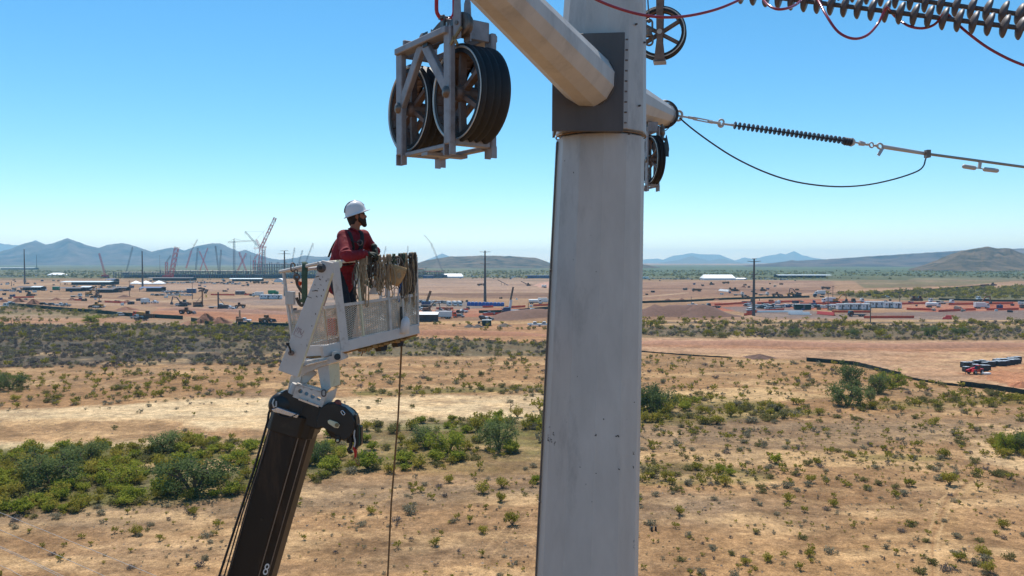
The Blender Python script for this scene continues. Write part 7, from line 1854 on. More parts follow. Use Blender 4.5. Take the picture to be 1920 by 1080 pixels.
tag(rel(mb, porg).build('paint_chips', mat('rust_chip', (92, 62, 40), .9, 0, .3, 20), mount), kind='stuff')
# edge strip where rust shows on the right edge of the plate
rel(MB().bar(P(623.6, 512, 8.70), P(559, 706, 8.70), .012, .075, up=FW), porg).build('plate_edge', M['cream'], mount)
# under-basket bracket
slab([(565, 693), (567, 678), (600, 672), (636, 664), (640, 676), (600, 688), (562, 706)], 8.85, .40, 'cradle_arm', M['white'], mount, porg, .006)
rel(MB().prism([P(566, 688, 8.79), P(614, 676, 8.80), P(610, 668, 9.2), P(570, 674, 9.2)], Vector((0, 0, .012))), porg).build('bright_tread_plate', M['bright'], mount)
rel(MB().cyl(P(632.5, 669, 8.80), P(632.5, 669, 8.90), .036, n=16), porg).build('lug_pin', M['black'], mount)
slab([(622, 660), (639, 657), (640, 676), (624, 680)], 8.84, .08, 'lug_plate', M['white'], mount, porg)
slab([(595, 690), (616, 684), (620, 727), (607, 740), (602, 728)], 8.88, .06, 'column_plate', M['white'], mount, porg)
slab([(616, 684), (634, 680), (636, 722), (620, 727)], [8.88, 9.12, 9.12, 8.88], .06, 'column_plate', M['cream'], mount, porg)
slab([(545, 705), (566, 697), (560, 738), (538, 736)], 8.95, .08, 'column_plate', M['white'], mount, porg)
rel(MB().bar(P(556, 726, 9.0), P(588, 694, 9.0), .10, .05, up=FW), porg).build('strut', M['white'], mount)
rel(MB().cyl(P(556, 720, 8.8), P(548, 738, 8.8), .05, n=14), porg).build('ram', M['galv'], mount)
# bracket with four lightening holes
def holed_plate(pts2, holes, d, thick, name, m, par, o):
    """flat plate with round holes, as a strip of quads round each hole"""
    mb = MB()
    (xa, ya), (xb, yb_), (xc, yc), (xd, yd) = pts2
    k = len(holes)
    for i in range(k):
        s0, s1 = i / k, (i + 1) / k
        c4 = [(xa + (xb - xa) * s, ya + (yb_ - ya) * s) for s in (s0, s1)] + [(xd + (xc - xd) * s, yd + (yc - yd) * s) for s in (s1, s0)]
        hx, hy, hr = holes[i]
        ring, outer = [], []
        n = 20
        for j in range(n):
            t = 2 * math.pi * j / n; dx, dy = math.cos(t), math.sin(t)
            ring.append(P(hx + dx * hr, hy + dy * hr * .9, d))
            best = 1e9
            for q in range(4):
                (x1, y1), (x2, y2) = c4[q], c4[(q + 1) % 4]
                den = dx * (y2 - y1) - dy * (x2 - x1)
                if abs(den) < 1e-9: continue
                tt = ((x1 - hx) * (y2 - y1) - (y1 - hy) * (x2 - x1)) / den
                if tt > 0 and tt < best: best = tt
            outer.append(P(hx + dx * best, hy + dy * best, d))
        back = [p + FW * thick for p in ring]
        mb.add(ring + outer, [(j, (j + 1) % n, n + (j + 1) % n, n + j) for j in range(n)])
        mb.add(ring + back, [(j, (j + 1) % n, n + (j + 1) % n, n + j) for j in range(n)])
        mb.add([P(x, y, d) for x, y in c4] + [P(x, y, d) + FW * thick for x, y in c4], [(q, (q + 1) % 4, 4 + (q + 1) % 4, 4 + q) for q in (0, 2)])
    return rel(mb, o).build(name, m, par)
holed_plate([(556, 722), (612, 738), (604, 764), (548, 744)], [(563.3, 733.6, 4.4), (574.5, 738.3, 4.0), (586, 743.6, 4.4), (597.5, 747.5, 4.2)], 8.72, .02, 'perforated_bracket', M['white'], mount, porg)
slab([(556, 719), (600, 729), (600, 741), (556, 728)], 9.02, .02, 'perforated_bracket', M['cream'], mount, porg)
rel(MB().prism([P(556, 721.5, 8.72), P(612, 737.5, 8.72), P(600, 729, 9.02), P(560, 718, 9.02)], Vector((0, 0, .014))), porg).build('bracket_top', M['white'], mount)
slab([(612, 737), (632, 728), (628, 745), (616, 758), (604, 765)], [8.72, 9.0, 9.0, 8.8, 8.72], .02, 'bracket_cheek', M['white'], mount, porg)
rel(MB().tube(oblong(P(607, 737, 8.68), RT, UP, .022, .035), .008, 8, closed=True), porg).build('pin_ring', M['galv_dark'], mount)
rel(MB().bar(P(560, 748, 8.70), P(598, 762, 8.70), .02, .02, up=FW), porg).build('bright_edge', M['bright'], mount)

# ------------------------------------------------------------------ boom
e0, e1 = P(558, 782, 9.02), P(473, 1080, 9.10)
BA = (e1 - e0).normalized()
zdrop = (e0.z - 2.0) / (-BA.z)
bot = e0 + BA * zdrop
boom = empty('crane_boom', bot, 'oily dark telescoping crane boom slanting down to the left', 'crane boom')
bx = BA.cross(FW).normalized()
if bx.x < 0: bx = -bx
by = bx.cross(BA).normalized()
if by.dot(FW) < 0: by = -by
def boom_sec(prof, a, b, name, m, par=boom):
    mb = MB(); n = len(prof)
    vs_ = [a + bx * x + by * y for x, y in prof] + [b + bx * x + by * y for x, y in prof]
    mb.add(vs_, [tuple(range(n)), tuple(range(2 * n - 1, n - 1, -1))] + [(i, (i + 1) % n, n + (i + 1) % n, n + i) for i in range(n)])
    return rel(mb, bot).build(name, m, par, bevel=.008)
prof = [(-.236, -.19), (-.19, -.235), (.10, -.235), (.135, -.20), (.20, -.185), (.236, -.13), (.236, .19), (.19, .235), (-.19, .235), (-.236, .19)]
boom_sec(prof, e0, bot, 'main_section', M['boom'])
for x, y, w_ in ((-.213, -.216, .014), (.118, -.222, .012), (.204, -.182, .010)):
    rel(MB().bar(e0 + BA * .05 + bx * x + by * y, bot + bx * x + by * y, w_, .012, up=by), bot).build('edge_strip', M['boom_edge'], boom)
boom_sec([(x * 1.07, y * 1.1) for x, y in prof], e0 - BA * .08, e0 + BA * .16, 'head_collar', M['black'])
for t in (1.15, 2.9): rel(MB().cyl(e0 + BA * t - by * .24 + bx * -.02, e0 + BA * t - by * .232 + bx * -.02, .018, n=12), bot).build('port_hole', M['black'], boom)
# head drum on the left and sheave housing on the right
c = P(532, 757, 8.95)
rel(MB().lathe([(.0, -.16), (.10, -.16), (.138, -.12), (.142, .16), (.0, .16)], 28, c, FW), bot).build('head_drum', M['black'], boom)
slab([(509, 768), (520, 764), (560, 778), (556, 784), (512, 772)], 8.74, .25, 'guard_lip', M['bright'], boom, bot)
rel(MB().tube([P(514, 748, 8.76), P(511, 756, 8.74), P(513, 764, 8.74), P(518, 762, 8.74), P(518, 752, 8.75)], .008, 8), bot).build('guard_hoop', M['galv'], boom)
slab([(520, 742), (535, 731), (548, 735), (606, 766), (612, 800), (596, 806), (540, 786), (522, 774)], 8.80, .34, 'head_casting', M['black'], boom, bot, .01)
slab([(600, 766), (612, 757), (628, 756), (648, 764), (660, 776), (665, 790), (664, 806), (657, 820), (646, 826), (636, 824), (627, 814), (603, 801), (593, 806), (592, 790)], 8.70, .16, 'sheave_housing', M['black'], boom, bot, .01)
rel(MB().lathe([(.0, -.02), (.16, -.02), (.185, .0), (.165, .06), (.185, .12), (.0, .12)], 32, P(640, 794, 8.88), FW), bot).build('sheave', M['rubber'], boom)
slab([(628, 816), (638, 818), (638, 829), (633, 832), (628, 829)], 8.69, .03, 'becket_lug', M['black'], boom, bot)
rel(MB().lathe([(.0, -.012), (.014, -.012), (.014, .012), (.0, .012)], 12, P(633, 826, 8.685), FW), bot).build('becket_eye', M['cream'], boom)
slab([(614, 789), (618, 787), (632, 792), (637, 797), (634, 803), (627, 802), (615, 794)], 8.685, .015, 'keeper_plate', M['cream'], boom, bot)
rel(MB().cyl(P(631.5, 797, 8.66), P(631.5, 797, 8.69), .022, n=16), bot).build('sheave_pin', M['brass'], boom)
rel(MB().tube(oblong(P(643, 774, 8.68), Vector((.8, 0, .6)), Vector((-.6, 0, .8)), .014, .026), .005, 6, closed=True), bot).build('lynch_pin', M['bright'], boom)
rel(MB().sphere(P(633, 758, 8.75), .045, sc=(1, 1, 1.2)), bot).build('end_nut', M['rust_steel'], boom)
# hydraulic hoses running down the left side
for k, (xa, xb, dz, r) in enumerate(((504, 413, 8.86, .0135), (509, 421, 8.84, .008), (515, 426, 8.80, .006))):
    pts = [P(xa + 4, 764, dz), P(xa, 775, dz)]
    a_, b_ = P(xa - 2, 790, dz), P(xb, 1080, dz)
    for t in (0, .3, .6, 1.0, 2.0): pts.append(a_.lerp(b_, t) + RT * (.012 * math.sin(t * 5 + k)))
    rel(MB().tube(pts, r, 8), bot).build('hose', M['rubber'], boom)
rel(MB().tube(smooth([P(520, 770, 8.76), P(526, 780, 8.74), P(545, 782, 8.72), P(562, 772, 8.72), P(570, 760, 8.74)], 4), .006, 6), bot).build('hose', M['rubber'], boom)
# the white figure painted on the boom
fc = bpy.data.curves.new('number', 'FONT'); fc.body = '8'; fc.size = .20; fc.extrude = .001; fc.align_x = 'CENTER'; fc.align_y = 'CENTER'
fo = bpy.data.objects.new('number', fc); COL.objects.link(fo)
bpy.context.view_layer.update()
me = bpy.data.meshes.new_from_object(fo.evaluated_get(bpy.context.evaluated_depsgraph_get()))
bpy.data.objects.remove(fo)
me.materials.clear(); me.materials.append(M['crane_white'])
no = bpy.data.objects.new('painted_number', me); COL.objects.link(no); no.parent = boom
npos = P(503.5, 1069, 8.9); tt = (npos - e0).dot(BA)
npos = e0 + BA * tt + bx * .172 + by * (-.1985)
nz = (bx * .0 - by).normalized()
tilt = (bx * .065 + by * .015).normalized()
xax = tilt; yax = -BA
zax = xax.cross(yax).normalized(); yax = zax.cross(xax).normalized()
no.matrix_local = Matrix.Translation(npos + zax * .004 - bot) @ Matrix((xax, yax, zax)).transposed().to_4x4() @ Matrix.Diagonal((.62, .95, 1, 1))

# hook block hanging at the boom tip
hkb = P(666, 812, 8.78)
hook = empty('hook_block', hkb, 'dark hook block with a red strap hanging beside the boom tip', 'hook block')
def hpart(name, mb, m): return rel(mb, hkb).build(name, m, hook)
hpart('cheek_plate', MB().prism([P(*p, 8.74) for p in ((666, 778), (668, 778), (669, 842), (665, 842))], FW * .12), M['black'])
for k, x in enumerate((670.5, 673.5, 676.5)):
    hpart('sheave_guard', MB().prism([P(*p, 8.72 + .03 * k) for p in ((x - 1, 797 + 2 * k), (x + 1.2, 797 + 2 * k), (x + 1.2, 832 - k), (x - .4, 840 - 2 * k), (x - 1.2, 836))], FW * .10), M['strap_green'] if k == 1 else M['black'])
hpart('rope_socket', MB().cyl(P(655, 806, 8.8), P(658, 830, 8.78), .05, .04, 12), M['boom'])
hpart('hook_shank', MB().tube(smooth([P(658, 828, 8.76), P(657, 838, 8.76), P(654, 842, 8.76), P(656, 848, 8.76), P(661, 846, 8.76)], 4), .02, 8), M['black'])
hpart('red_strap', MB().prism([P(*p, 8.74) for p in ((663, 834), (667, 838), (669, 846), (668, 858), (664.5, 862), (664, 850), (661, 840))], FW * .03), M['red'])
hpart('safety_hook', MB().tube(smooth([P(666, 858, 8.74), P(668, 863, 8.74), P(669, 869, 8.74), P(672, 872, 8.74), P(673, 866, 8.74), P(671, 860, 8.74)], 4), .008, 8), M['brass'])
hpart('chain', MB().tube(smooth([P(665, 806, 8.72), P(664, 818, 8.72), P(666, 828, 8.72), P(664, 838, 8.72)], 3), .01, 6), M['galv'])

# tag line
tl0, tl1 = P(754.5, 618, 10.05), P(727, 1080, 10.3)
dirn = (tl1 - tl0).normalized(); tl2 = tl0 + dirn * ((tl0.z - 0.1) / -dirn.z)
thing_mesh(MB().tube([tl0, tl0.lerp(tl1, .35) + RT * .012, tl0.lerp(tl1, .7) - RT * .01, tl1, tl2], .0115, 8), 'tag_line', M['tag_rope'], 'brown rope hanging from the basket corner to the ground', 'rope', tl0)

# ------------------------------------------------------------------ gear hung on the basket rail
random.seed(21)
def rail_pt(x):
    """point of the near top rail under image column x"""
    lo, hi = 0.0, 1.0
    for _ in range(40):
        m_ = (lo + hi) / 2; q = bk(m_, 0, 0) - C0
        if 960 + F * q.x / q.dot(FW) < x: lo = m_
        else: hi = m_
    return bk(lo, -.035, 0), lo
def sling(x, y_end, n, spread, r, m, label, name='sling', flat=None, cat='sling', group=None):
    p0, u0 = rail_pt(x); dep = (p0 - C0).dot(FW)
    mb = MB()
    L = (y_end - 486) / F * dep
    for k in range(n):
        dx = random.uniform(-spread, spread); l = L * random.uniform(.55, 1.0); wv = random.uniform(-.03, .03)
        b = p0 + RT * dx - FW * random.uniform(.0, .05)
        pts = [b + FW * .06 + Vector((0, 0, -.06)), b + FW * .03 + Vector((0, 0, .028)), b + Vector((0, 0, .03)), b - FW * .02 + Vector((0, 0, -.03))]
        q = b - FW * .02
        for t in (.2, .45, .7, .88): pts.append(q + Vector((0, 0, -l * t)) + RT * (wv * math.sin(t * 3.2 + k) + dx * -.3 * t) - FW * .012 * math.sin(t * 7 + k))
        pts.append(q + Vector((0, 0, -l)) + RT * (wv * .4))
        pts.append(q + Vector((0, 0, -l * .93)) + RT * (wv + .028 * random.choice((-1, 1))))
        pts.append(q + Vector((0, 0, -l * .5)) + RT * (wv + .03 * random.choice((-1, 1))) - FW * .01)
        pts.append(q + Vector((0, 0, -.05)) + RT * random.uniform(-.02, .02))
        mb.tube(smooth(pts, 3), r * random.uniform(.8, 1.2), 6, flat=flat)
    return thing_mesh(mb, name, M[m], label, cat, p0, group)
sling(680, 588, 9, .045, .0085, 'rope', 'thick bundle of tan rope slings hanging nearest to the gloved hands')
sling(700, 530, 3, .03, .010, 'rope_dark', 'short dark strap loop hanging just right of the gloved hands')
sling(714, 556, 7, .035, .0075, 'rope', 'loose tan rope strands in the middle of the basket rail')
sling(726, 560, 8, .03, .0075, 'rope', 'frayed rope bundle hanging just left of the tan canvas bag')
sling(758, 598, 9, .03, .008, 'rope', 'long rope bundle hanging just right of the canvas bag')
sling(768, 590, 5, .022, .010, 'rope_dark', 'dark webbing straps hanging second from the right basket corner', flat=.4)
sling(776, 570, 3, .012, .014, 'rope_dark', 'broad dark strap hanging on the right basket corner post', flat=.35)
sling(737, 508, 3, .02, .007, 'strap_green', 'small green loops over the rail above the canvas bag')
sling(752, 522, 4, .03, .008, 'strap_green', 'green strap loops over the rail right of the canvas bag', flat=.5)
sling(690, 545, 5, .03, .007, 'rope_dark', 'dark knotted cords hanging just under the gloved hands')
sling(706, 548, 6, .03, .007, 'rope', 'thin tan cords between the gloved hands and the middle bundle')
sling(748, 566, 7, .03, .007, 'rope_dark', 'brown cord bundle hanging behind the canvas bag')
sling(771, 600, 6, .02, .008, 'rope', 'tan cords on the right basket corner')
sling(664, 560, 2, .02, .006, 'rope_dark', 'thin dark cord hanging behind the tan rope bundle')
for x, y0, y1, lab in ((668, 524, 540, 'steel snap hook hanging inside the basket below the gloves'), (718, 538, 556, 'steel snap hook hanging among the middle rope strands'), (742, 540, 565, 'small steel snap hook below the canvas bag'), (764, 552, 570, 'steel snap hook on the right end ropes')):
    p0, _ = rail_pt(x); d_ = (p0 - C0).dot(FW) - .05
    mb = MB(); mb.tube([P(x, y0 - 12, d_), P(x + 1, y0, d_)], .006, 6)
    mb.tube(oblong(P(x + 1, (y0 + y1) / 2, d_), RT, UP, .026, (y1 - y0) / 2 / F * d_), .008, 8, closed=True)
    thing_mesh(mb, 'snap_hook', M['galv'], lab, 'snap hook', P(x, y0, d_))
for k in range(16):
    x = 704 + k * 4.7 + random.uniform(-1, 1); p0, _ = rail_pt(x); d_ = (p0 - C0).dot(FW) - random.uniform(.03, .08); y = random.uniform(486, 500); l_ = random.uniform(6, 14)
    mb = MB(); mb.tube(oblong(P(x, y, d_), (RT + FW * random.uniform(-1, 1)).normalized(), UP, .016, .034), .006, 6, closed=True)
    if k % 2: mb.tube([P(x, y + 4, d_), P(x + random.uniform(-2, 2), y + 4 + l_, d_)], .007, 6); mb.tube(oblong(P(x, y + 6 + l_, d_), RT, UP, .018, .030), .006, 6, closed=True)
    thing_mesh(mb, 'karabiner', M[('galv', 'steel', 'black')[k % 3]], ('bright', 'dull brown', 'black')[k % 3] + ' metal clip in the tangle along the right half of the basket rail', 'clip', P(x, y, d_), 'clips tangled along the basket rail')
# canvas bag
p0, _ = rail_pt(745); d_ = (p0 - C0).dot(FW) - .10
bg_o = P(744, 512, d_)
bagr = empty('tool_bag', bg_o, 'tan canvas tool bag hanging open on the basket rail', 'tool bag')
mb = MB()
ringz = [((747, 498), 16, 5), ((745.5, 507), 16, 7), ((743, 518), 14, 8), ((741, 528), 10.5, 7), ((739, 535), 7, 4)]
n = 20
for (cx_, cy_), rx, ry in ringz:
    c = P(cx_, cy_, d_)
    for j in range(n):
        t = 2 * math.pi * j / n
        mb.v.append(tuple(c + RT * math.cos(t) * rx / F * d_ + FW * math.sin(t) * .07 + UP * (-.3 * math.cos(t)) * rx / F * d_ * .9))
for k in range(len(ringz) - 1):
    for j in range(n):
        mb.f.append((k * n + j, k * n + (j + 1) % n, (k + 1) * n + (j + 1) % n, (k + 1) * n + j)); mb.m.append(0); mb.sm.append(True)
mb.f.append(tuple(range((len(ringz) - 1) * n, len(ringz) * n))); mb.m.append(0); mb.sm.append(False)
bgo = rel(mb, bg_o).build('bag', M['canvas'], bagr)
md = bgo.modifiers.new('thickness', 'SOLIDIFY'); md.thickness = .008
rel(MB().tube(smooth([P(734, 498, d_), P(738, 486, d_ + .02), P(744, 481, d_ + .04), P(752, 486, d_ + .02), P(759, 503, d_)], 4), .008, 6), bg_o).build('carry_strap', M['rope_dark'], bagr)
rel(MB().prism([P(*p, d_ - .072) for p in ((745, 513), (751, 511), (753, 518), (749, 523), (745, 521))], FW * .006), bg_o).build('patch', M['rope'], bagr)
# blue handled tool, bottle, bar
p0, _ = rail_pt(748); d_ = (p0 - C0).dot(FW) - .06
thing_mesh(MB().tube(smooth([P(752, 530, d_), P(750, 540, d_), P(747, 552, d_), P(748, 566, d_), P(749, 573, d_)], 4), [.022] * 5 + [.03] * 12, 8, flat=.5) if False else MB().tube(smooth([P(752, 530, d_), P(750, 540, d_), P(747, 552, d_), P(748, 566, d_)], 4), .024, 8, flat=.5), 'tool_pouch', M['blue'], 'blue tool pouch hanging under the canvas bag', 'tool pouch', P(750, 545, d_))
mb = MB().tube(smooth([P(752, 575, d_ - .02), P(752, 590, d_ - .02), P(753, 606, d_ - .02), P(753, 618, d_ - .02)], 3), .012, 8)
thing_mesh(mb, 'rope_end', M['black'], 'black rope end running down to the top of the tag line', 'rope', P(752, 590, d_))
bo = P(760, 606, d_ - .05)
bot_ = empty('spray_bottle', bo, 'white plastic bottle strapped outside the lower basket corner', 'bottle')
rel(MB().lathe([(.0, -.12), (.055, -.12), (.055, .02), (.04, .06), (.022, .075), (.022, .10), (.0, .10)], 18, bo, Vector((.12, 0, 1))), bo).build('body', M['trailer'], bot_)
rel(MB().cyl(bo + Vector((.01, 0, .09)), bo + Vector((.016, 0, .125)), .026, n=14), bo).build('cap', M['white'], bot_)
thing_mesh(MB().bar(P(684, 527, 9.9), P(706, 545, 10.0), .05, .03, up=FW), 'tool_case', M['strap_green'], 'dark green long tool case leaning inside the basket', 'tool case', P(695, 536, 9.95))
thing_mesh(MB().prism([P(691, 552, 9.85), P(702, 520, 9.85), P(708, 552, 9.85)], FW * .02), 'canvas_sheet', M['trailer'], 'pale sheet standing inside the basket behind the ropes', 'sheet', P(700, 540, 9.85))
thing_mesh(MB().prism([P(706, 640, 9.7), P(722, 636, 9.8), P(728, 600, 9.8), P(714, 590, 9.8), P(709, 600, 9.7)], FW * .02), 'canvas_sheet', M['trailer'], 'pale canvas sheet low in the basket behind the mesh', 'sheet', P(715, 615, 9.75))
thing_mesh(MB().prism([P(629, 548, 9.85), P(660, 545, 10.0), P(660, 566, 10.0), P(629, 571, 9.85)], FW * .25), 'tool_box', M['black'], 'dark tool box standing in the basket at the legs of the worker', 'tool box', P(645, 556, 9.9))
thing_mesh(MB().box(bk(.26, .55, HB - .28), (.10, .1, .2)), 'fuel_can', M['orange'], 'orange red can standing behind the left mesh panel', 'can', bk(.26, .55, HB - .28))
# left end: green strap, chain with hook and orange reel
def rp2(v): return bk(0, v, 0)
gs = P(571, 498, 9.12)
mb = MB().tube([P(570, 492, 9.15), P(572, 494, 9.1), P(571, 520, 9.1), P(571, 560, 9.12), P(566, 566, 9.15)], .034, 8, flat=.3)
thing_mesh(mb, 'ratchet_strap', M['strap_green'], 'wide green strap wrapped over the left end rail', 'strap', gs)
lf = P(553, 500, 9.3)
mb = MB()
mb.tube(oblong(P(549, 501, 9.3), Vector((.5, .86, 0)), UP, .03, .05), .008, 6, closed=True)
mb.tube(oblong(P(555, 511, 9.25), RT, UP, .018, .034), .007, 6, closed=True)
mb.tube([P(556 + 4.5 * math.cos(t), 519 + 4.8 * math.sin(t), 9.22) for t in np.linspace(0, 2 * math.pi, 18, endpoint=False)], .014, 8, closed=True)
thing_mesh(mb, 'snap_shackle', M['steel'], 'steel ring and shackle hanging from the left end rail', 'shackle', lf)
mb = MB().tube(smooth([P(556, 522, 9.22), P(558, 533, 9.22), P(563, 542, 9.2), P(570, 552, 9.2), P(573, 560, 9.2)], 3), .02, 8)
thing_mesh(mb, 'strap_bundle', M['rope_dark'], 'brown strap bundle slanting below the left end shackle', 'strap', P(560, 535, 9.2))
mb = MB()
for k in range(14): mb.sphere(P(566 + random.uniform(-4.5, 4.5), 531 + random.uniform(-4, 4), 9.16 + random.uniform(-.02, .02)), .016, 8, 6)
tag(thing_mesh(mb, 'orange_rope_coil', M['orange'], 'bright orange coil of cord at the left end of the basket', 'cord coil', P(566, 531, 9.16)))
mb = MB(); mb.tube(smooth([P(561, 548, 9.2), P(562, 560, 9.2), P(563, 572, 9.2)], 3), .010, 6)
mb.tube(smooth([P(556, 558, 9.2), P(560, 568, 9.2), P(566, 573, 9.2), P(572, 566, 9.2)], 3), .018, 8)
thing_mesh(mb, 'lifting_hook', M['rope_dark'], 'worn hook low at the left end of the basket', 'hook', P(562, 560, 9.2))
mb = MB()
mb.bar(P(630, 557, 9.1), P(632, 571, 9.1), .008, .008); mb.bar(P(629, 554, 9.1), P(636, 561, 9.1), .01, .01)
thing_mesh(mb, 'karabiner', M['galv'], 'small steel clip on the mid rail beside the upright plate', 'clip', P(631, 560, 9.1))

# ================================================================== the lineman
def remesh(mb, name, m, voxel, parent, o, smooth_it=6):
    ob = rel(mb, o).build(name, m, None)
    r = ob.modifiers.new('remesh', 'REMESH'); r.mode = 'VOXEL'; r.voxel_size = voxel; r.use_smooth_shade = True
    s = ob.modifiers.new('smooth', 'SMOOTH'); s.factor = .5; s.iterations = smooth_it
    bpy.context.view_layer.update()
    me = bpy.data.meshes.new_from_object(ob.evaluated_get(bpy.context.evaluated_depsgraph_get()))
    me.name = name
    bpy.data.objects.remove(ob)
    me.materials.clear(); me.materials.append(m)
    me.polygons.foreach_set('use_smooth', [True] * len(me.polygons))
    n = bpy.data.objects.new(name, me); COL.objects.link(n)
    n.parent = parent
    return n
feet = bk(.36, .42, HB - .0)
man = empty('person', feet, 'bearded man in white hard hat and red shirt leaning on the basket rail', 'person')
# joints
hipc = P(637, 517, 9.62)
hipL, hipR = hipc + Vector((.06, .10, 0)), hipc + Vector((-.02, -.10, 0))
waist = P(640, 497, 9.62); chest = P(657, 458, 9.60); neck0 = P(664, 434, 9.60); neck1 = P(667, 422, 9.59)
shR, shL = P(645, 444, 9.45), P(681, 443, 9.74)
elR, elL = P(650, 481, 9.24), P(697, 470, 9.86)
wrR, wrL = P(687, 476, 9.46), P(704, 471, 9.70)
ankR, ankL = bk(.33, .38, HB - .10), bk(.42, .62, HB - .10)
knR = hipR.lerp(ankR, .5) + Vector((.05, -.03, 0)); knL = hipL.lerp(ankL, .5) + Vector((.05, -.02, 0))
head = P(668.5, 405, 9.60)
hd = Vector((.93, .26, .10)).normalized()          # the way he looks: right, a little away
hs = hd.cross(Vector((0, 0, 1))).normalized(); hu = hs.cross(hd).normalized()
HQ = Matrix((hd, -hs, hu)).transposed()
# body under the clothes, one continuous surface
mb = MB()
mb.capsule(hipc, waist, .135, .125); mb.capsule(waist, chest, .125, .15)
mb.capsule(chest, chest.lerp(neck0, .6), .145, .10); mb.capsule(shR, shL, .075, .075)
mb.capsule(neck0 - Vector((0, 0, .04)), neck1 + Vector((0, 0, .03)), .062, .058)
for a, b, c_, r in ((shR, elR, wrR, 1), (shL, elL, wrL, 1)):
    mb.capsule(a, b, .055, .042); mb.capsule(b, c_, .042, .03)
for a, b, c_ in ((hipR, knR, ankR), (hipL, knL, ankL)):
    mb.capsule(a, b, .085, .06); mb.capsule(b, c_, .058, .042)
mb.sphere(head, .098, 20, 14, sc=(1.0, .80, 1.12), q=HQ)
mb.sphere(head + hd * .035 - hu * .045, .07, 16, 12, sc=(1, .82, 1.1), q=HQ)
mb.capsule(head + hd * .085 + hu * .018, head + hd * .108 - hu * .018, .012, .017)                # nose
mb.capsule(head + hd * .078 + hu * .03 - hs * .03, head + hd * .078 + hu * .03 + hs * .03, .016, .016)  # brow
for s in (-1, 1): mb.sphere(head + hs * (.078 * s) - hd * .006 - hu * .005, .026, 10, 8, sc=(1, .5, 1.4), q=HQ)
mb.capsule(head + hd * .085 - hu * .052 - hs * .018, head + hd * .085 - hu * .052 + hs * .018, .012, .012)
remesh(mb, 'body', M['skin'], .008, man, feet, 4)
# eyes behind glasses
gl = MB()
for s in (-1, 1): gl.sphere(head + hd * .090 + hs * (.032 * s) + hu * .016, .024, 12, 8, sc=(.45, 1, .75), q=HQ)
gl.tube([head + hd * .09 - hs * .05 + hu * .02, head + hd * .03 - hs * .082 + hu * .022, head - hd * .01 - hs * .084 + hu * .02], .004, 6)
gl.tube([head + hd * .09 + hs * .05 + hu * .02, head + hd * .03 + hs * .082 + hu * .022, head - hd * .01 + hs * .084 + hu * .02], .004, 6)
rel(gl, feet).build('sunglasses', M['glass'], man)
# beard and hair
b = MB()
b.capsule(head + hd * .062 - hu * .062, head + hd * .082 - hu * .112, .05, .032)
b.capsule(head + hd * .03 - hu * .05 - hs * .052, head + hd * .072 - hu * .085 - hs * .02, .028, .036)
b.capsule(head + hd * .03 - hu * .05 + hs * .052, head + hd * .072 - hu * .085 + hs * .02, .028, .036)
b.capsule(head + hd * .012 + hu * .0 - hs * .072, head + hd * .03 - hu * .06 - hs * .058, .014, .024)
b.capsule(head + hd * .012 + hu * .0 + hs * .072, head + hd * .03 - hu * .06 + hs * .058, .014, .024)
b.capsule(head + hd * .094 - hu * .038 - hs * .022, head + hd * .094 - hu * .038 + hs * .022, .014, .014)
remesh(b, 'beard', M['hair'], .006, man, feet, 3)
h = MB()
h.sphere(head - hd * .02 + hu * .01, .104, 18, 12, sc=(.95, .86, 1.02), q=HQ)
h.capsule(head - hd * .075 - hu * .02, head - hd * .062 - hu * .085, .045, .04)
h.capsule(head - hd * .05 - hu * .04 - hs * .05, head - hd * .045 - hu * .08 - hs * .04, .035, .03)
h.capsule(head - hd * .05 - hu * .04 + hs * .05, head - hd * .045 - hu * .08 + hs * .04, .035, .03)
remesh(h, 'hair', M['hair'], .008, man, feet, 3)
# shirt
s = MB()
s.capsule(hipc + Vector((0, 0, -.085)), waist, .17, .152); s.capsule(waist, chest, .155, .175); s.capsule(waist.lerp(chest, .5) - RT * .03, chest - RT * .03, .15, .15)
s.capsule(chest, chest.lerp(neck0, .55), .16, .10); s.capsule(shR, shL, .088, .086); s.capsule(chest, shR, .13, .085); s.capsule(chest, shL, .13, .085)
s.capsule(neck0 - Vector((0, 0, .07)), neck0 + Vector((0.0, 0, -.005)), .10, .074)
for a, b_, c_ in ((shR, elR, wrR), (shL, elL, wrL)):
    m1, m2 = a.lerp(b_, .5), b_.lerp(c_, .55)
    s.capsule(a, m1, .084, .078); s.capsule(m1, b_, .076, .070); s.capsule(b_, m2, .068, .060); s.capsule(m2, b_.lerp(c_, .92), .058, .050)
random.seed(4)
def folds(mb, a, b, r, n, amp):
    """ring creases round a limb"""
    ax = (b - a).normalized(); e = ax.cross(Vector((.2, .3, 1))).normalized(); f = ax.cross(e)
    for k in range(n):
        t = (k + random.uniform(.2, .8)) / n; c = a.lerp(b, t); th0 = random.uniform(0, 6.28); sl = random.uniform(-.04, .04)
        pts = [c + (e * math.cos(th0 + q) + f * math.sin(th0 + q)) * r + ax * (sl * math.sin(q)) for q in np.linspace(0, random.uniform(1.6, 3.4), 7)]
        for p, q in zip(pts[:-1], pts[1:]): mb.capsule(p, q, amp, amp, 6)
folds(s, shR, elR, .074, 6, .012); folds(s, elR, wrR, .058, 6, .011); folds(s, shL, elL, .074, 5, .012); folds(s, elL, wrL, .056, 4, .011)
folds(s, hipc, waist, .155, 6, .014); folds(s, waist, chest, .162, 6, .014)
remesh(s, 'shirt', M['shirt'], .010, man, feet, 3)
c = MB()
for sg in (-1, 1): c.tube(smooth([neck0 + Vector((-.055, .03 * sg, .03)), neck0 + Vector((-.01, -.02 + .062 * sg, .032)), neck0 + Vector((.05, -.03 + .03 * sg, .0)), neck0 + Vector((.07, -.05, -.06))], 4), .018, 8, flat=.5)
rel(c, feet).build('collar', M['shirt'], man)
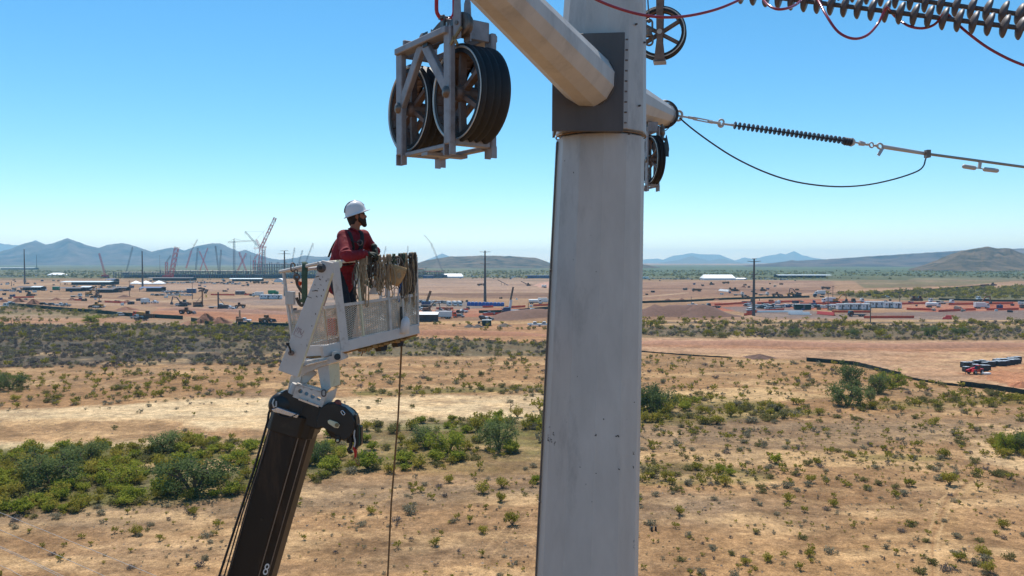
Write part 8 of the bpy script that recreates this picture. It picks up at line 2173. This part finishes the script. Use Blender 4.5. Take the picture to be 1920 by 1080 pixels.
# trousers and boots
t = MB()
t.capsule(hipc + Vector((0, 0, .0)), hipc - Vector((0, 0, .09)), .15, .14)
for a, b_, c_ in ((hipR, knR, ankR), (hipL, knL, ankL)): t.capsule(a, b_, .105, .085); t.capsule(b_, c_, .084, .070)
folds(t, hipR, knR, .09, 5, .012); folds(t, hipL, knL, .09, 5, .012)
remesh(t, 'trousers', M['jeans'], .012, man, feet, 3)
for an in (ankR, ankL):
    bt = MB(); bt.capsule(an + Vector((0, 0, .06)), an - Vector((0, 0, .03)), .055, .055); bt.capsule(an - Vector((0, 0, .045)), an + Vector((.15, -.02, -.055)), .05, .045)
    remesh(bt, 'boot', M['boots'], .012, man, feet, 2)
# gloved hands, folded one over the other on the rail
def hand(wr, tip, palm_n, side, name):
    """palm, four bent fingers and a thumb"""
    g = MB(); ax = (tip - wr).normalized(); n_ = (palm_n - ax * palm_n.dot(ax)).normalized(); w_ = ax.cross(n_).normalized() * side
    k = wr + ax * .095
    g.capsule(wr - ax * .07, wr, .040, .036)
    for q in (-.028, 0, .028): g.capsule(wr + w_ * q * .7, k + w_ * q, .024, .022)
    for i, (off, l) in enumerate(((-.033, .078), (-.011, .088), (.011, .084), (.033, .066))):
        p0 = k + w_ * off; p1 = p0 + (ax * .80 + n_ * .45).normalized() * l * .48; p2 = p1 + (ax * .15 + n_ * 1.0).normalized() * l * .36; p3 = p2 + (ax * -.55 + n_ * .8).normalized() * l * .28
        g.capsule(p0, p1, .0115, .011, 10); g.capsule(p1, p2, .011, .010, 10); g.capsule(p2, p3, .010, .009, 10)
    th0 = wr + ax * .03 - w_ * .036; th1 = th0 - w_ * .030 + ax * .035 + n_ * .012; th2 = th1 + ax * .035 + n_ * .022 + w_ * .010
    g.capsule(th0, th1, .015, .013, 10); g.capsule(th1, th2, .013, .011, 10)
    return remesh(g, name, M['glove'], .005, man, feet, 2)
hand(wrR + Vector((.01, 0, .0)), P(712, 477, 9.56), Vector((.1, .3, -1)), 1, 'glove')
hand(wrL + Vector((0, -.02, -.005)), P(708, 492, 9.62), Vector((-.5, -.6, -.4)), -1, 'glove')
for wr, el in ((wrR, elR), (wrL, elL)):
    d = (wr - el).normalized(); rel(MB().cyl(wr - d * .03, wr - d * .012, .050, .047, 14), feet).build('cuff', M['shirt'], man)
# helmet
hp = head + hu * .045 - hd * .006
HT2 = Matrix.Rotation(R(13), 3, hs.normalized()) @ HQ
he = MB(); prof = [(.002, .138), (.045, .133), (.080, .114), (.104, .080), (.117, .036), (.122, -.006), (.125, -.012)]
n = 32
for r, z_ in prof:
    for j in range(n):
        a = 2 * math.pi * j / n
        he.v.append(tuple(hp + HT2 @ Vector((math.cos(a) * r * 1.08, math.sin(a) * r * .90, z_))))
for r, z_ in ((.150, -.026), (.149, -.030), (.120, -.020)):
    for j in range(n):
        a = 2 * math.pi * j / n; fr = max(0, math.cos(a)) ** 2
        he.v.append(tuple(hp + HT2 @ Vector((math.cos(a) * (r * 1.06 + fr * .018 * (r > .13)), math.sin(a) * r * .92, z_ + .006 * fr))))
for k in range(len(prof) + 2):
    for j in range(n): he.f.append((k * n + j, k * n + (j + 1) % n, (k + 1) * n + (j + 1) % n, (k + 1) * n + j)); he.m.append(0); he.sm.append(True)
hat = rel(he, feet).build('hard_hat', M['helmet'], man)
for off in (-.022, 0, .022):
    rel(MB().tube([hp + HT2 @ Vector((math.cos(a) * .121 * 1.08, off, math.sin(a) * .142 - .002)) for a in np.linspace(.35, 2.8, 14)], .0075, 6), feet).build('ridge', M['helmet'], hat)
rel(MB().tube([hp + HT2 @ Vector((math.cos(a) * .128 * 1.06, -.03, math.sin(a) * .14)) for a in np.linspace(1.75, 2.9, 9)], .008, 6, flat=.6), feet).build('goggle_strap', M['harness'], hat)
rel(MB().tube(smooth([head - hs * .086 + hd * .0 + hu * .03, head - hs * .09 - hd * .01 - hu * .0, head - hs * .08 + hd * .0 - hu * .02], 3), .014, 8, flat=.6), feet).build('ear_plug_cord', M['yellow'], hat)
# harness
hn_ = MB()
def surf(px_, py_, d0, out=.012): return P(px_, py_, d0 - out)
hn_o = MB()
nr = Vector((.45, -.88, 0))
def strap(pts, w_=.024): return MB().tube(smooth(pts, 4), w_, 8, flat=.28)
rel(strap([P(648, 441, 9.50), P(653, 434.5, 9.43), P(657, 440, 9.395), P(660, 452, 9.385), P(662, 466, 9.40), P(658, 482, 9.42)]), feet).build('shoulder_strap', M['harness'], man)
rel(strap([P(671, 434, 9.62), P(676, 434, 9.54), P(679, 441, 9.49), P(679, 452, 9.46), P(676, 466, 9.46), P(668, 480, 9.46)]), feet).build('shoulder_strap', M['harness'], man)
rel(strap([P(657, 451, 9.375), P(664, 453, 9.365), P(672, 454.5, 9.38), P(679, 452, 9.43)], .020), feet).build('chest_strap', M['harness'], man)
rel(MB().tube([P(675 + 4.5 * math.cos(a), 455 + 5 * math.sin(a), 9.37) for a in np.linspace(0, 2 * math.pi, 16, endpoint=False)], .006, 8, closed=True), feet).build('dee_ring', M['steel'], man)
rel(strap([P(640, 440, 9.60), P(630, 452, 9.62), P(622, 466, 9.63), P(616, 482, 9.64)], .026), feet).build('back_strap', M['harness'], man)
rel(strap([P(622, 500, 9.52), P(634, 499, 9.43), P(648, 497, 9.44), P(660, 495, 9.52)], .028), feet).build('waist_belt', M['harness'], man)
rel(MB().tube(oblong(P(628, 507, 9.44), RT, UP, .02, .03), .006, 6, closed=True), feet).build('belt_ring', M['galv'], man)
